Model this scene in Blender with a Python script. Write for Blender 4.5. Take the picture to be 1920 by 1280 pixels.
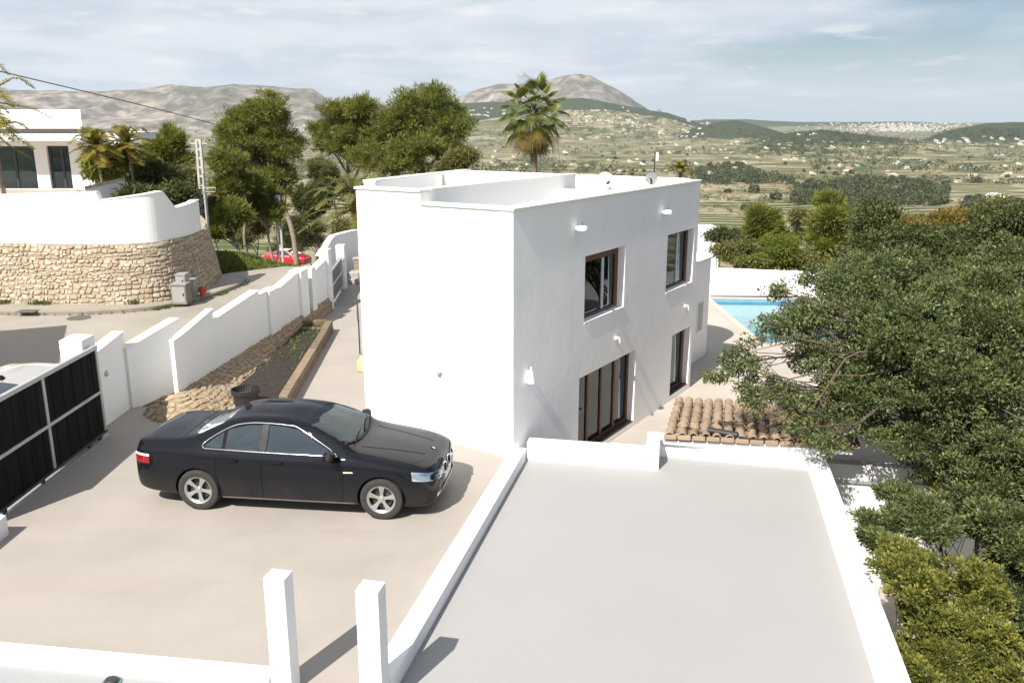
import bpy, bmesh, math, random
import numpy as np
from mathutils import Vector, Matrix
from mathutils.bvhtree import BVHTree
random.seed(7); RNG = np.random.default_rng(11)
for o in list(bpy.data.objects): bpy.data.objects.remove(o)
scene = bpy.context.scene
COL = scene.collection
R = math.radians

# ------------------------------------------------------------------ camera
FPX, HORIZ, CAMH = 1600.0, 230.0, 5.75
PITCH = math.atan((640 - HORIZ) / FPX)
cam_data = bpy.data.cameras.new("camera")
cam_data.sensor_width = 36.0
cam_data.lens = FPX / 1920 * 36.0
cam_data.clip_start = 0.1
cam_data.clip_end = 60000
camera = bpy.data.objects.new("camera", cam_data)
COL.objects.link(camera)
camera.location = (0, 0, CAMH)
camera.rotation_euler = (math.pi / 2 - PITCH, 0, 0)
scene.camera = camera

# ------------------------------------------------------------------ light
SUN_AZ, SUN_EL = R(30.8), R(47.0)            # direction the light travels towards (azimuth from +Y to +X)
sd = Vector((math.sin(SUN_AZ) * math.cos(SUN_EL), math.cos(SUN_AZ) * math.cos(SUN_EL), -math.sin(SUN_EL)))
sun_data = bpy.data.lights.new("sun", 'SUN')
sun_data.energy = 5.0
sun_data.angle = R(0.53)
sun_data.color = (1.0, 0.955, 0.89)
sun = bpy.data.objects.new("sun", sun_data)
COL.objects.link(sun)
sun.location = (-20, -30, 60)
sun.rotation_euler = sd.to_track_quat('-Z', 'Y').to_euler()

world = bpy.data.worlds.new("World")
scene.world = world
world.use_nodes = True
wt = world.node_tree
for n in list(wt.nodes): wt.nodes.remove(n)
def wn(t, **k):
    n = wt.nodes.new(t)
    for a, b in k.items(): setattr(n, a, b)
    return n
SKY_STRENGTH = 0.084
w_out = wn('ShaderNodeOutputWorld'); w_bg = wn('ShaderNodeBackground')
w_sky = wn('ShaderNodeTexSky', sky_type='NISHITA', sun_disc=False)
w_sky.sun_elevation = SUN_EL
w_sky.sun_rotation = math.pi + SUN_AZ
w_sky.altitude = 150; w_sky.air_density = 1.0; w_sky.dust_density = 1.2; w_sky.ozone_density = 1.0
tc = wn('ShaderNodeTexCoord'); sep = wn('ShaderNodeSeparateXYZ')
wt.links.new(tc.outputs['Generated'], sep.inputs[0])
def wmath(op, a, b=None, clamp=False):
    n = wn('ShaderNodeMath', operation=op, use_clamp=clamp)
    for i, v in enumerate((a, b)):
        if v is None: continue
        if isinstance(v, (int, float)): n.inputs[i].default_value = v
        else: wt.links.new(v, n.inputs[i])
    return n.outputs[0]
zc = wmath('MAXIMUM', wmath('ADD', sep.outputs[2], 0.10), 0.05)
cx = wmath('DIVIDE', sep.outputs[0], zc); cy = wmath('DIVIDE', sep.outputs[1], zc)
comb = wn('ShaderNodeCombineXYZ')
wt.links.new(cx, comb.inputs[0]); wt.links.new(cy, comb.inputs[1])
def wnoise(scale, detail, rough, off, dist=0.0):
    mp = wn('ShaderNodeMapping'); mp.inputs['Location'].default_value = off
    wt.links.new(comb.outputs[0], mp.inputs[0])
    nz = wn('ShaderNodeTexNoise'); nz.inputs['Scale'].default_value = scale
    nz.inputs['Detail'].default_value = detail; nz.inputs['Roughness'].default_value = rough
    nz.inputs['Distortion'].default_value = dist
    wt.links.new(mp.outputs[0], nz.inputs['Vector'])
    return nz.outputs['Fac']
def wramp(v, a, b):
    n = wn('ShaderNodeMapRange', interpolation_type='SMOOTHSTEP')
    n.inputs['From Min'].default_value = a; n.inputs['From Max'].default_value = b
    wt.links.new(v, n.inputs['Value'])
    return n.outputs['Result']
# a broad sheet of thin cloud, thicker to the left (-X), plus brighter small puffs
left = wmath('ADD', wmath('MULTIPLY', sep.outputs[0], -0.36), 0.10)
sheet = wramp(wmath('ADD', wnoise(0.55, 5, 0.50, (2.3, 0.7, 0.0), 0.2), left), 0.30, 0.62)
grey = wramp(wnoise(1.2, 6, 0.55, (11.3, 5.2, 0.0), 0.3), 0.36, 0.66)
puff = wramp(wnoise(2.1, 6, 0.55, (7.1, 3.4, 0.0), 0.15), 0.54, 0.74)
above = wramp(sep.outputs[2], 0.004, 0.05)
mixA = wn('ShaderNodeMix', data_type='RGBA'); mixB = wn('ShaderNodeMix', data_type='RGBA'); mixC = wn('ShaderNodeMix', data_type='RGBA')
CLOUD_SHEET = (6.2, 6.4, 6.8, 1); CLOUD_GREY = (4.9, 5.3, 5.95, 1); CLOUD_PUFF = (7.6, 7.5, 7.3, 1)
mixC.inputs['A'].default_value = CLOUD_SHEET; mixC.inputs['B'].default_value = CLOUD_GREY; wt.links.new(grey, mixC.inputs['Factor'])
wt.links.new(wmath('MULTIPLY', wmath('MULTIPLY', sheet, 0.90), above), mixA.inputs['Factor'])
tint = wn('ShaderNodeMix', data_type='RGBA', blend_type='MULTIPLY'); tint.inputs['Factor'].default_value = 1.0
wt.links.new(w_sky.outputs[0], tint.inputs['A']); tint.inputs['B'].default_value = (0.57, 0.60, 0.64, 1)
hzn = wn('ShaderNodeMix', data_type='RGBA'); wt.links.new(tint.outputs['Result'], hzn.inputs['A']); hzn.inputs['B'].default_value = (5.6, 6.5, 7.1, 1)
wt.links.new(wmath('MULTIPLY', wramp(sep.outputs[2], 0.10, 0.0), 0.70), hzn.inputs['Factor'])
wt.links.new(hzn.outputs['Result'], mixA.inputs['A']); wt.links.new(mixC.outputs['Result'], mixA.inputs['B'])
wt.links.new(wmath('MULTIPLY', wmath('MULTIPLY', puff, 0.50), above), mixB.inputs['Factor'])
wt.links.new(mixA.outputs['Result'], mixB.inputs['A']); mixB.inputs['B'].default_value = CLOUD_PUFF
wt.links.new(mixB.outputs['Result'], w_bg.inputs['Color'])
w_bg.inputs['Strength'].default_value = SKY_STRENGTH
wt.links.new(w_bg.outputs[0], w_out.inputs[0])

vs = scene.view_settings
scene.display_settings.display_device = 'sRGB'
vs.view_transform = 'Standard'; vs.look = 'None'; vs.gamma = 1.0; vs.use_curve_mapping = False
vs.exposure = 0.75
cy_ = scene.cycles
cy_.max_bounces = 8; cy_.diffuse_bounces = 4; cy_.glossy_bounces = 4; cy_.transmission_bounces = 6
cy_.transparent_max_bounces = 12; cy_.volume_bounces = 0
cy_.use_denoising = True
cy_.caustics_reflective = False; cy_.caustics_refractive = False
cy_.sample_clamp_indirect = 6.0

# ------------------------------------------------------------------ camera helpers (only used to derive world positions)
def px_dir(x, y):
    u = (x - 960) / FPX; v = -(y - 640) / FPX
    return np.array([u, math.cos(PITCH) + v * math.sin(PITCH), -math.sin(PITCH) + v * math.cos(PITCH)])
def on_z(x, y, z=0.0):
    d = px_dir(x, y); t = (z - CAMH) / d[2]
    return np.array([0, 0, CAMH]) + t * d
def at_y(x, y, Y):
    d = px_dir(x, y)
    return np.array([0, 0, CAMH]) + d * (Y / d[1])
def xz(px, Y):
    return at_y(px, HORIZ, Y)[0]

# ------------------------------------------------------------------ object helpers
def unit(a): return a/(np.linalg.norm(a, axis=-1, keepdims=True)+1e-9)

def tag(o, label=None, cat=None, group=None, kind=None):
    if label: o['label'] = label
    if cat: o['category'] = cat
    if group: o['group'] = group
    if kind: o['kind'] = kind
    return o
def empty(name, loc, label, cat, group=None, rz=0.0):
    o = bpy.data.objects.new(name, None); COL.objects.link(o)
    o.empty_display_size = 0.3
    o.location = loc; o.rotation_euler = (0, 0, rz)
    return tag(o, label, cat, group)
class MB:
    """collects polygons; vertices are given in the frame of the finished object plus 'org'"""
    def __init__(s): s.v = []; s.f = []; s.mi = []; s.m = 0
    def add(s, vs_, fs):
        b = len(s.v); s.v.extend([tuple(map(float, p)) for p in vs_])
        s.f.extend([tuple(b + i for i in f) for f in fs]); s.mi.extend([s.m] * len(fs)); return s
    def box(s, x0, x1, y0, y1, z0, z1):
        return s.add([(x0,y0,z0),(x1,y0,z0),(x1,y1,z0),(x0,y1,z0),(x0,y0,z1),(x1,y0,z1),(x1,y1,z1),(x0,y1,z1)],
            [(0,3,2,1),(4,5,6,7),(0,1,5,4),(1,2,6,5),(2,3,7,6),(3,0,4,7)])
    def obox(s, o, a, b, c, la, lb, lc):
        """box from corner o along unit vectors a,b,c"""
        o = np.array(o, float); a = np.array(a, float) * la; b = np.array(b, float) * lb; c = np.array(c, float) * lc
        V = [o, o+a, o+a+b, o+b, o+c, o+a+c, o+a+b+c, o+b+c]
        F = [(0,3,2,1),(4,5,6,7),(0,1,5,4),(1,2,6,5),(2,3,7,6),(3,0,4,7)]
        if np.dot(np.cross(a, b), c) < 0: F = [f[::-1] for f in F]
        return s.add(V, F)
    def prism(s, poly, z0, z1):
        """poly: xy list (any winding); z0,z1 numbers or lists"""
        n = len(poly)
        ar = sum(poly[i][0]*poly[(i+1)%n][1]-poly[(i+1)%n][0]*poly[i][1] for i in range(n))
        zz0 = z0 if hasattr(z0,'__len__') else [z0]*n; zz1 = z1 if hasattr(z1,'__len__') else [z1]*n
        V = [(p[0],p[1],zz0[i]) for i,p in enumerate(poly)] + [(p[0],p[1],zz1[i]) for i,p in enumerate(poly)]
        F = [tuple(range(n))[::-1], tuple(range(n,2*n))] + [(i,(i+1)%n,n+(i+1)%n,n+i) for i in range(n)]
        if ar < 0: F = [f[::-1] for f in F]
        return s.add(V, F)
    def tube(s, path, rad, n=6, cap=True, squash=None):
        path = [np.array(p, float) for p in path]
        rr = rad if hasattr(rad,'__len__') else [rad]*len(path)
        b0 = len(s.v); V = []
        up0 = np.array([0.13,0.21,0.97])
        for i,p in enumerate(path):
            t = path[min(i+1,len(path)-1)] - path[max(i-1,0)]
            t = t/(np.linalg.norm(t)+1e-9)
            a = np.cross(t, up0)
            if np.linalg.norm(a) < 0.15: a = np.cross(t, np.array([1.0,0.2,0]))
            a /= np.linalg.norm(a); b = np.cross(a,t)
            for k in range(n):
                an = 2*math.pi*k/n
                V.append(p + rr[i]*(math.cos(an)*a+math.sin(an)*b))
        F = []
        for i in range(len(path)-1):
            for k in range(n):
                F.append((i*n+k, i*n+(k+1)%n, (i+1)*n+(k+1)%n, (i+1)*n+k))
        if cap:
            F.append(tuple(range(n))[::-1]); F.append(tuple((len(path)-1)*n+k for k in range(n)))
        return s.add(V, F)
    def lathe(s, prof, c=(0,0,0), n=24, axis='z', closed=False):
        """prof: list of (radius, height)"""
        V = []
        for (r_, h) in prof:
            for k in range(n):
                an = 2*math.pi*k/n; a = r_*math.cos(an); b = r_*math.sin(an)
                if axis == 'z': V.append((c[0]+a, c[1]+b, c[2]+h))
                elif axis == 'y': V.append((c[0]+b, c[1]+h, c[2]+a))
                else: V.append((c[0]+h, c[1]+a, c[2]+b))
        m = len(prof); F = []
        for i in range(m if closed else m-1):
            j = (i+1) % m
            for k in range(n):
                F.append((i*n+k, i*n+(k+1)%n, j*n+(k+1)%n, j*n+k))
        if not closed:
            if prof[0][0] > 1e-6: F.append(tuple(range(n))[::-1])
            if prof[-1][0] > 1e-6: F.append(tuple((m-1)*n+k for k in range(n)))
        return s.add(V, F)
    def grid(s, pts, closed_u=False, flip=False):
        """pts[i][j] -> quads"""
        nu, nv = len(pts), len(pts[0]); V = [p for r_ in pts for p in r_]; F = []
        for i in range(nu - (0 if closed_u else 1)):
            for j in range(nv-1):
                a=i*nv+j; b=((i+1)%nu)*nv+j
                f=(a,b,b+1,a+1); F.append(f[::-1] if flip else f)
        return s.add(V, F)
    def build(s, name, mat, parent=None, smooth=False, org=None, bevel=0.0, fix=False, angle=35):
        me = bpy.data.meshes.new(name)
        V = np.array(s.v, float).reshape(-1,3)
        if parent is not None and org is None:
            pass
        if org is not None: V = V - np.array(org, float)
        me.from_pydata(V.tolist(), [], s.f)
        for m in (mat if isinstance(mat,(list,tuple)) else [mat]): me.materials.append(m)
        if len(set(s.mi)) > 1: me.polygons.foreach_set('material_index', s.mi)
        if fix or bevel > 0:
            bm = bmesh.new(); bm.from_mesh(me)
            bmesh.ops.remove_doubles(bm, verts=bm.verts, dist=1e-5)
            bmesh.ops.recalc_face_normals(bm, faces=bm.faces)
            if bevel > 0:
                es = [e for e in bm.edges if len(e.link_faces)==2 and e.calc_face_angle(0) > R(angle)]
                if es: bmesh.ops.bevel(bm, geom=es, offset=bevel, segments=2, affect='EDGES', clamp_overlap=True, profile=0.5)
            bm.to_mesh(me); bm.free()
        if smooth:
            me.polygons.foreach_set('use_smooth', [True]*len(me.polygons))
            if smooth == 'auto':
                try: me.set_sharp_from_angle(angle=R(angle))
                except Exception: pass
        me.update()
        o = bpy.data.objects.new(name, me); COL.objects.link(o)
        if parent is not None: o.parent = parent
        return o
def np_obj(name, V, Q, mat, parent=None, org=None, smooth=False, tri=False, attrs=None, mi=None):
    me = bpy.data.meshes.new(name)
    V = np.asarray(V, np.float32)
    if org is not None: V = V - np.array(org, np.float32)
    Q = np.asarray(Q, np.int32); k = Q.shape[1]; n = len(Q)
    me.vertices.add(len(V)); me.vertices.foreach_set('co', V.ravel())
    me.loops.add(n*k); me.loops.foreach_set('vertex_index', Q.ravel())
    me.polygons.add(n)
    me.polygons.foreach_set('loop_start', np.arange(0, n*k, k, dtype=np.int32))
    me.polygons.foreach_set('loop_total', np.full(n, k, np.int32))
    for m in (mat if isinstance(mat,(list,tuple)) else [mat]): me.materials.append(m)
    if mi is not None: me.polygons.foreach_set('material_index', np.asarray(mi, np.int32))
    if smooth: me.polygons.foreach_set('use_smooth', np.ones(n, bool))
    for nm, dat in (attrs or {}).items():
        a = me.attributes.new(nm, 'FLOAT', 'POINT'); a.data.foreach_set('value', np.asarray(dat, np.float32))
    me.update(calc_edges=True); me.validate()
    o = bpy.data.objects.new(name, me); COL.objects.link(o)
    if parent is not None: o.parent = parent
    return o
def children_of(o): return [c for c in CHILDREN.get(o.name, [])] or list(o.children)
CHILDREN = {}
def copy_tree(o, parent=None, mats=None):
    c = o.copy(); COL.objects.link(c)
    if parent is not None: c.parent = parent; c.matrix_parent_inverse = o.matrix_parent_inverse.copy()
    if mats and c.type == 'MESH':
        for sl in c.material_slots:
            if sl.material and sl.material.name in mats:
                new = mats[sl.material.name]; sl.link = 'OBJECT'; sl.material = new
    for ch in [x for x in ALLOBJ() if x.parent == o]: copy_tree(ch, c, mats)
    return c
def ALLOBJ(): return list(bpy.data.objects)

# ------------------------------------------------------------------ materials
MATS = {}
def new_mat(name):
    m = bpy.data.materials.new(name); m.use_nodes = True
    return m, m.node_tree, m.node_tree.nodes['Principled BSDF']
def lk(t, a, b): t.links.new(a, b)
def nd(t, typ, **k):
    n = t.nodes.new(typ)
    for a, b in k.items(): setattr(n, a, b)
    return n
def noise(t, scale, detail=4, rough=0.55, vec=None, coord='Object', stretch=None, dist=0.0, w=None):
    nz = nd(t, 'ShaderNodeTexNoise')
    nz.inputs['Scale'].default_value = scale; nz.inputs['Detail'].default_value = detail
    nz.inputs['Roughness'].default_value = rough; nz.inputs['Distortion'].default_value = dist
    if vec is None:
        vec = nd(t, 'ShaderNodeTexCoord').outputs[coord] if coord != 'Position' else nd(t,'ShaderNodeNewGeometry').outputs['Position']
    if stretch is not None:
        mp = nd(t, 'ShaderNodeMapping'); mp.inputs['Scale'].default_value = stretch
        lk(t, vec, mp.inputs[0]); vec = mp.outputs[0]
    lk(t, vec, nz.inputs['Vector'])
    return nz.outputs['Fac']
def ramp(t, fac, stops, interp='LINEAR'):
    r_ = nd(t, 'ShaderNodeValToRGB'); r_.color_ramp.interpolation = interp
    el = r_.color_ramp.elements
    while len(el) < len(stops): el.new(0.5)
    for e, (p, c) in zip(el, stops):
        e.position = p; e.color = (*c, 1) if len(c) == 3 else c
    lk(t, fac, r_.inputs[0]); return r_.outputs[0]
def mixc(t, fac, a, b, blend='MIX'):
    m = nd(t, 'ShaderNodeMix', data_type='RGBA', blend_type=blend)
    for s_, v in (('Factor', fac), ('A', a), ('B', b)):
        if isinstance(v, (int, float)): m.inputs[s_].default_value = v
        elif isinstance(v, (tuple, list)): m.inputs[s_].default_value = (*v, 1) if len(v)==3 else v
        else: lk(t, v, m.inputs[s_])
    return m.outputs['Result']
def mrange(t, v, a, b, c=0.0, d=1.0):
    n = nd(t, 'ShaderNodeMapRange')
    for i, x in zip(('From Min','From Max','To Min','To Max'), (a,b,c,d)): n.inputs[i].default_value = x
    lk(t, v, n.inputs['Value']); return n.outputs['Result']
def mth(t, op, a, b=None, clamp=False):
    n = nd(t, 'ShaderNodeMath', operation=op, use_clamp=clamp)
    for i, v in enumerate((a, b)):
        if v is None: continue
        if isinstance(v, (int, float)): n.inputs[i].default_value = v
        else: lk(t, v, n.inputs[i])
    return n.outputs[0]
def bump(t, h, strength=0.3, dist=0.02, prev=None):
    b = nd(t, 'ShaderNodeBump'); b.inputs['Strength'].default_value = strength; b.inputs['Distance'].default_value = dist
    lk(t, h, b.inputs['Height'])
    if prev is not None: lk(t, prev, b.inputs['Normal'])
    return b.outputs['Normal']
def simple(name, c, rough=0.6, metal=0.0, var=0.12, scale=8.0, bmp=0.0, bscale=40.0, spec=0.5, coat=0.0, dirt=None, stretch=None, per_object=0.0):
    if name in MATS: return MATS[name]
    m, t, p = new_mat(name)
    f = noise(t, scale, 5, 0.6, coord='Object', stretch=stretch)
    dark = tuple(x*(1-var) for x in c); light = tuple(min(1, x*(1+var)) for x in c)
    col = ramp(t, f, [(0.3, dark), (0.7, light)])
    if dirt:
        f2 = noise(t, scale*0.23, 6, 0.65, coord='Object')
        col = mixc(t, mrange(t, f2, 0.5, 0.75, 0, dirt[1]), col, dirt[0])
    if per_object:
        oi = nd(t, 'ShaderNodeObjectInfo')
        hs = nd(t, 'ShaderNodeHueSaturation'); lk(t, col, hs.inputs['Color'])
        lk(t, mrange(t, oi.outputs['Random'], 0, 1, 1-per_object, 1+per_object), hs.inputs['Value'])
        col = hs.outputs[0]
    lk(t, col, p.inputs['Base Color'])
    p.inputs['Roughness'].default_value = rough; p.inputs['Metallic'].default_value = metal
    p.inputs['Specular IOR Level'].default_value = spec
    if coat: p.inputs['Coat Weight'].default_value = coat; p.inputs['Coat Roughness'].default_value = 0.03
    if bmp: lk(t, bump(t, noise(t, bscale, 4, 0.6, coord='Object'), bmp, 0.01), p.inputs['Normal'])
    MATS[name] = m
    return m
def foliage(name, cols, rough=0.6, trans=0.25, spec=0.3):
    """leaf material: colour varies leaf to leaf through the 'tone' attribute"""
    if name in MATS: return MATS[name]
    m, t, p = new_mat(name)
    at = nd(t, 'ShaderNodeAttribute', attribute_name='tone')
    n_ = len(cols)
    col = ramp(t, at.outputs['Fac'], [(i/(n_-1), c) for i, c in enumerate(cols)])
    lk(t, col, p.inputs['Base Color']); p.inputs['Roughness'].default_value = rough
    p.inputs['Specular IOR Level'].default_value = spec
    tr = nd(t, 'ShaderNodeBsdfTranslucent'); lk(t, mixc(t, 0.5, col, (0.30,0.34,0.03), 'MIX'), tr.inputs['Color'])
    mx = nd(t, 'ShaderNodeMixShader'); mx.inputs[0].default_value = trans
    out = [n for n in t.nodes if n.type == 'OUTPUT_MATERIAL'][0]
    lk(t, p.outputs[0], mx.inputs[1]); lk(t, tr.outputs[0], mx.inputs[2]); lk(t, mx.outputs[0], out.inputs[0])
    MATS[name] = m
    return m
def glass(name, tint=(0.6,0.75,0.72), ior=1.5, rough=0.0, boost=1.0):
    if name in MATS: return MATS[name]
    m, t, p = new_mat(name)
    out = [n for n in t.nodes if n.type == 'OUTPUT_MATERIAL'][0]
    fr = nd(t, 'ShaderNodeFresnel'); fr.inputs['IOR'].default_value = ior
    tr = nd(t, 'ShaderNodeBsdfTransparent'); tr.inputs['Color'].default_value = (*tint, 1)
    gl = nd(t, 'ShaderNodeBsdfGlossy'); gl.inputs['Roughness'].default_value = rough
    gl.inputs['Color'].default_value = (0.80,0.92,0.98,1)
    mx = nd(t, 'ShaderNodeMixShader')
    lk(t, mth(t, 'MULTIPLY', fr.outputs[0], boost, clamp=True), mx.inputs[0])
    lk(t, tr.outputs[0], mx.inputs[1]); lk(t, gl.outputs[0], mx.inputs[2]); lk(t, mx.outputs[0], out.inputs[0])
    MATS[name] = m
    return m
def plaster(name, c=(0.82,0.82,0.81), mottle=0.0, streak=0.04, grime=0.10):
    if name in MATS: return MATS[name]
    m, t, p = new_mat(name)
    pos = nd(t, 'ShaderNodeNewGeometry').outputs['Position']
    a = noise(t, 0.9, 5, 0.6, vec=pos); b = noise(t, 5.0, 5, 0.6, vec=pos)
    st = noise(t, 3.0, 4, 0.6, vec=pos, stretch=(1.6, 1.6, 0.12))
    col = ramp(t, a, [(0.3, tuple(x*0.955 for x in c)), (0.7, c)])
    col = mixc(t, mrange(t, st, 0.55, 0.8, 0, streak*2.2), col, (0.52,0.50,0.46))
    g = noise(t, 0.35, 7, 0.7, vec=pos)
    col = mixc(t, mrange(t, g, 0.56, 0.8, 0, grime), col, (0.55,0.51,0.45))
    lk(t, col, p.inputs['Base Color']); p.inputs['Roughness'].default_value = 0.85; p.inputs['Specular IOR Level'].default_value = 0.2
    nrm = bump(t, noise(t, 55, 3, 0.6, vec=pos), 0.12, 0.006)
    nrm = bump(t, noise(t, 2.2, 6, 0.62, vec=pos, dist=0.6), 0.55 if mottle else 0.25, mottle if mottle else 0.01, nrm)
    lk(t, nrm, p.inputs['Normal'])
    MATS[name] = m
    return m
# ================================================================== TERRAIN
def vnoise(x, y, seed=0):
    """smooth value noise, numpy"""
    xi = np.floor(x).astype(np.int64); yi = np.floor(y).astype(np.int64)
    fx = x - xi; fy = y - yi
    fx = fx*fx*(3-2*fx); fy = fy*fy*(3-2*fy)
    def h(a, b):
        n = (a*374761393 + b*668265263 + seed*974634541) & 0x7fffffff
        n = ((n ^ (n >> 13)) * 1274126177) & 0x7fffffff
        return ((n ^ (n >> 16)) & 0xffff) / 65535.0
    return (h(xi,yi)*(1-fx)+h(xi+1,yi)*fx)*(1-fy) + (h(xi,yi+1)*(1-fx)+h(xi+1,yi+1)*fx)*fy
def fbm(x, y, seed=0, oct=5, ridged=False):
    s = 0; a = 0.5; t = 0
    for i in range(oct):
        n = vnoise(x*2**i + 17.3*i, y*2**i + 9.1*i, seed+i)
        if ridged: n = 1 - np.abs(2*n-1)
        s = s + a*n; t += a; a *= 0.5
    return s/t
def sstep(x, a, b):
    t = np.clip((x-a)/(b-a), 0, 1); return t*t*(3-2*t)
# crest lines of the far hills: (image column of the crest, row) used to place them at their real distance
HILLS = [ # name, crest distance, foot distance, back distance, kind, profile
 ('rock', 7600, 5600, 9500, 1.0, 0.0, [(-400,180),(-150,172),(40,171),(75,172),(150,173),(240,172),(300,165),(330,161),(390,167),(440,161),(500,163),(545,168),(590,168),(612,185),(645,208),(700,240)]),
 ('rock', 9500, 7600, 11500, 1.0, 0.0, [(690,238),(740,222),(800,212),(840,204),(862,190),(880,176),(905,167),(940,159),(1000,160),(1040,150),(1060,144),(1085,141),(1105,145),(1130,157),(1160,171),(1190,191),(1215,206),(1245,222),(1280,240)]),
 ('wood', 6500, 5300, 8000, 0.0, 1.0, [(640,240),(720,222),(800,200),(860,195),(900,193),(980,192),(1060,186),(1090,184),(1120,190),(1160,198),(1200,204),(1250,212),(1290,224),(1312,231),(1345,240),(1400,250)]),
 ('wood', 4800, 4100, 5600, 0.0, 0.75, [(1270,256),(1300,240),(1350,227),(1380,225),(1410,232),(1440,240),(1475,250)]),
 ('wood', 3400, 2750, 4300, 0.0, 0.7, [(1390,270),(1440,258),(1490,247),(1540,243),(1600,249),(1660,256),(1720,263),(1800,272)]),
 ('wood', 4300, 3700, 5400, 0.0, 1.0, [(1730,262),(1765,250),(1800,240),(1850,231),(1900,229),(1960,230),(2100,228),(2400,240)]),
 ('far', 10500, 8300, 13500, 0.15, 0.55, [(1200,250),(1280,228),(1330,224),(1400,224),(1450,227),(1500,229),(1600,229),(1700,228),(1780,231),(1850,233),(2000,231),(2500,231)]),
 ('far', 5600, 4700, 6600, 0.0, 0.25, [(820,245),(900,226),(960,215),(1060,208),(1130,206),(1180,212),(1250,222),(1300,236),(1340,250)]),
]
def terrain_h(x, y):
    x = np.asarray(x, float); y = np.asarray(y, float)
    r = np.hypot(x, y)
    wd_ = np.maximum(r-40, 0)*0.6
    left = 1 - sstep(x, -5.0-wd_, -2.0+wd_)
    hn = -0.16*left + -2.7*(1-left)
    l2 = 1 - sstep(x/(r+1), -0.45, 0.35)
    fl_ = np.interp(r, [0,34,45,100,250,420,620], [0,0,1.5,10.5,46,82,98])
    fr_ = np.interp(r, [0,38,60,150,300,450,620], [0,0,5,32,68,90,98])
    fall = fl_*l2 + fr_*(1-l2)
    base = hn - fall
    base += (fbm(x/260, y/260, 3, 4)-0.5)*14*sstep(r, 150, 700)
    base += (fbm(x/1500, y/1500, 8, 3)-0.5)*36*sstep(r, 800, 2500)
    base += 95*sstep(r, 6500, 13500)
    h = base.copy(); rock = np.zeros_like(h); wood = np.zeros_like(h)
    front = y > 1.0
    ys = np.where(front, y, 1.0)
    px = 960 + (FPX*math.cos(PITCH) + 410*math.sin(PITCH))*x/ys
    for kind, Yc, Yf, Yb, rk, wd, prof in HILLS:
        P = np.array(prof, float)
        row = np.interp(px, P[:,0], P[:,1], left=300, right=300)
        hc = CAMH + Yc*np.tan(np.arctan2(HORIZ-row, 1652.0))
        up = np.clip((y-Yf)/(Yc-Yf), 0, 1); dn = np.clip((Yb-y)/(Yb-Yc), 0, 1)
        cr = np.where(y < Yc, up**1.25*(1.0), dn*dn*(3-2*dn))
        amt = np.clip(hc-base, 0, None)*cr*front
        nz = fbm(x/420, y/420, 21+int(Yc) % 7, 6, True)
        wv = up*(1-up)*4
        amt = amt*(1 + (nz-0.62)*0.75*wv) + (fbm(x/130, y/130, 5, 3)-0.5)*amt*0.05
        new = base + amt
        sel = new > h
        k = np.clip(amt/45, 0, 1)
        rock = np.where(sel, rk*k, rock); wood = np.where(sel, wd*k, wood)
        h = np.where(sel, new, h)
    return h, rock, wood
def ground_z(x, y):
    return float(terrain_h(np.array([x]), np.array([y]))[0][0])

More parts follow.
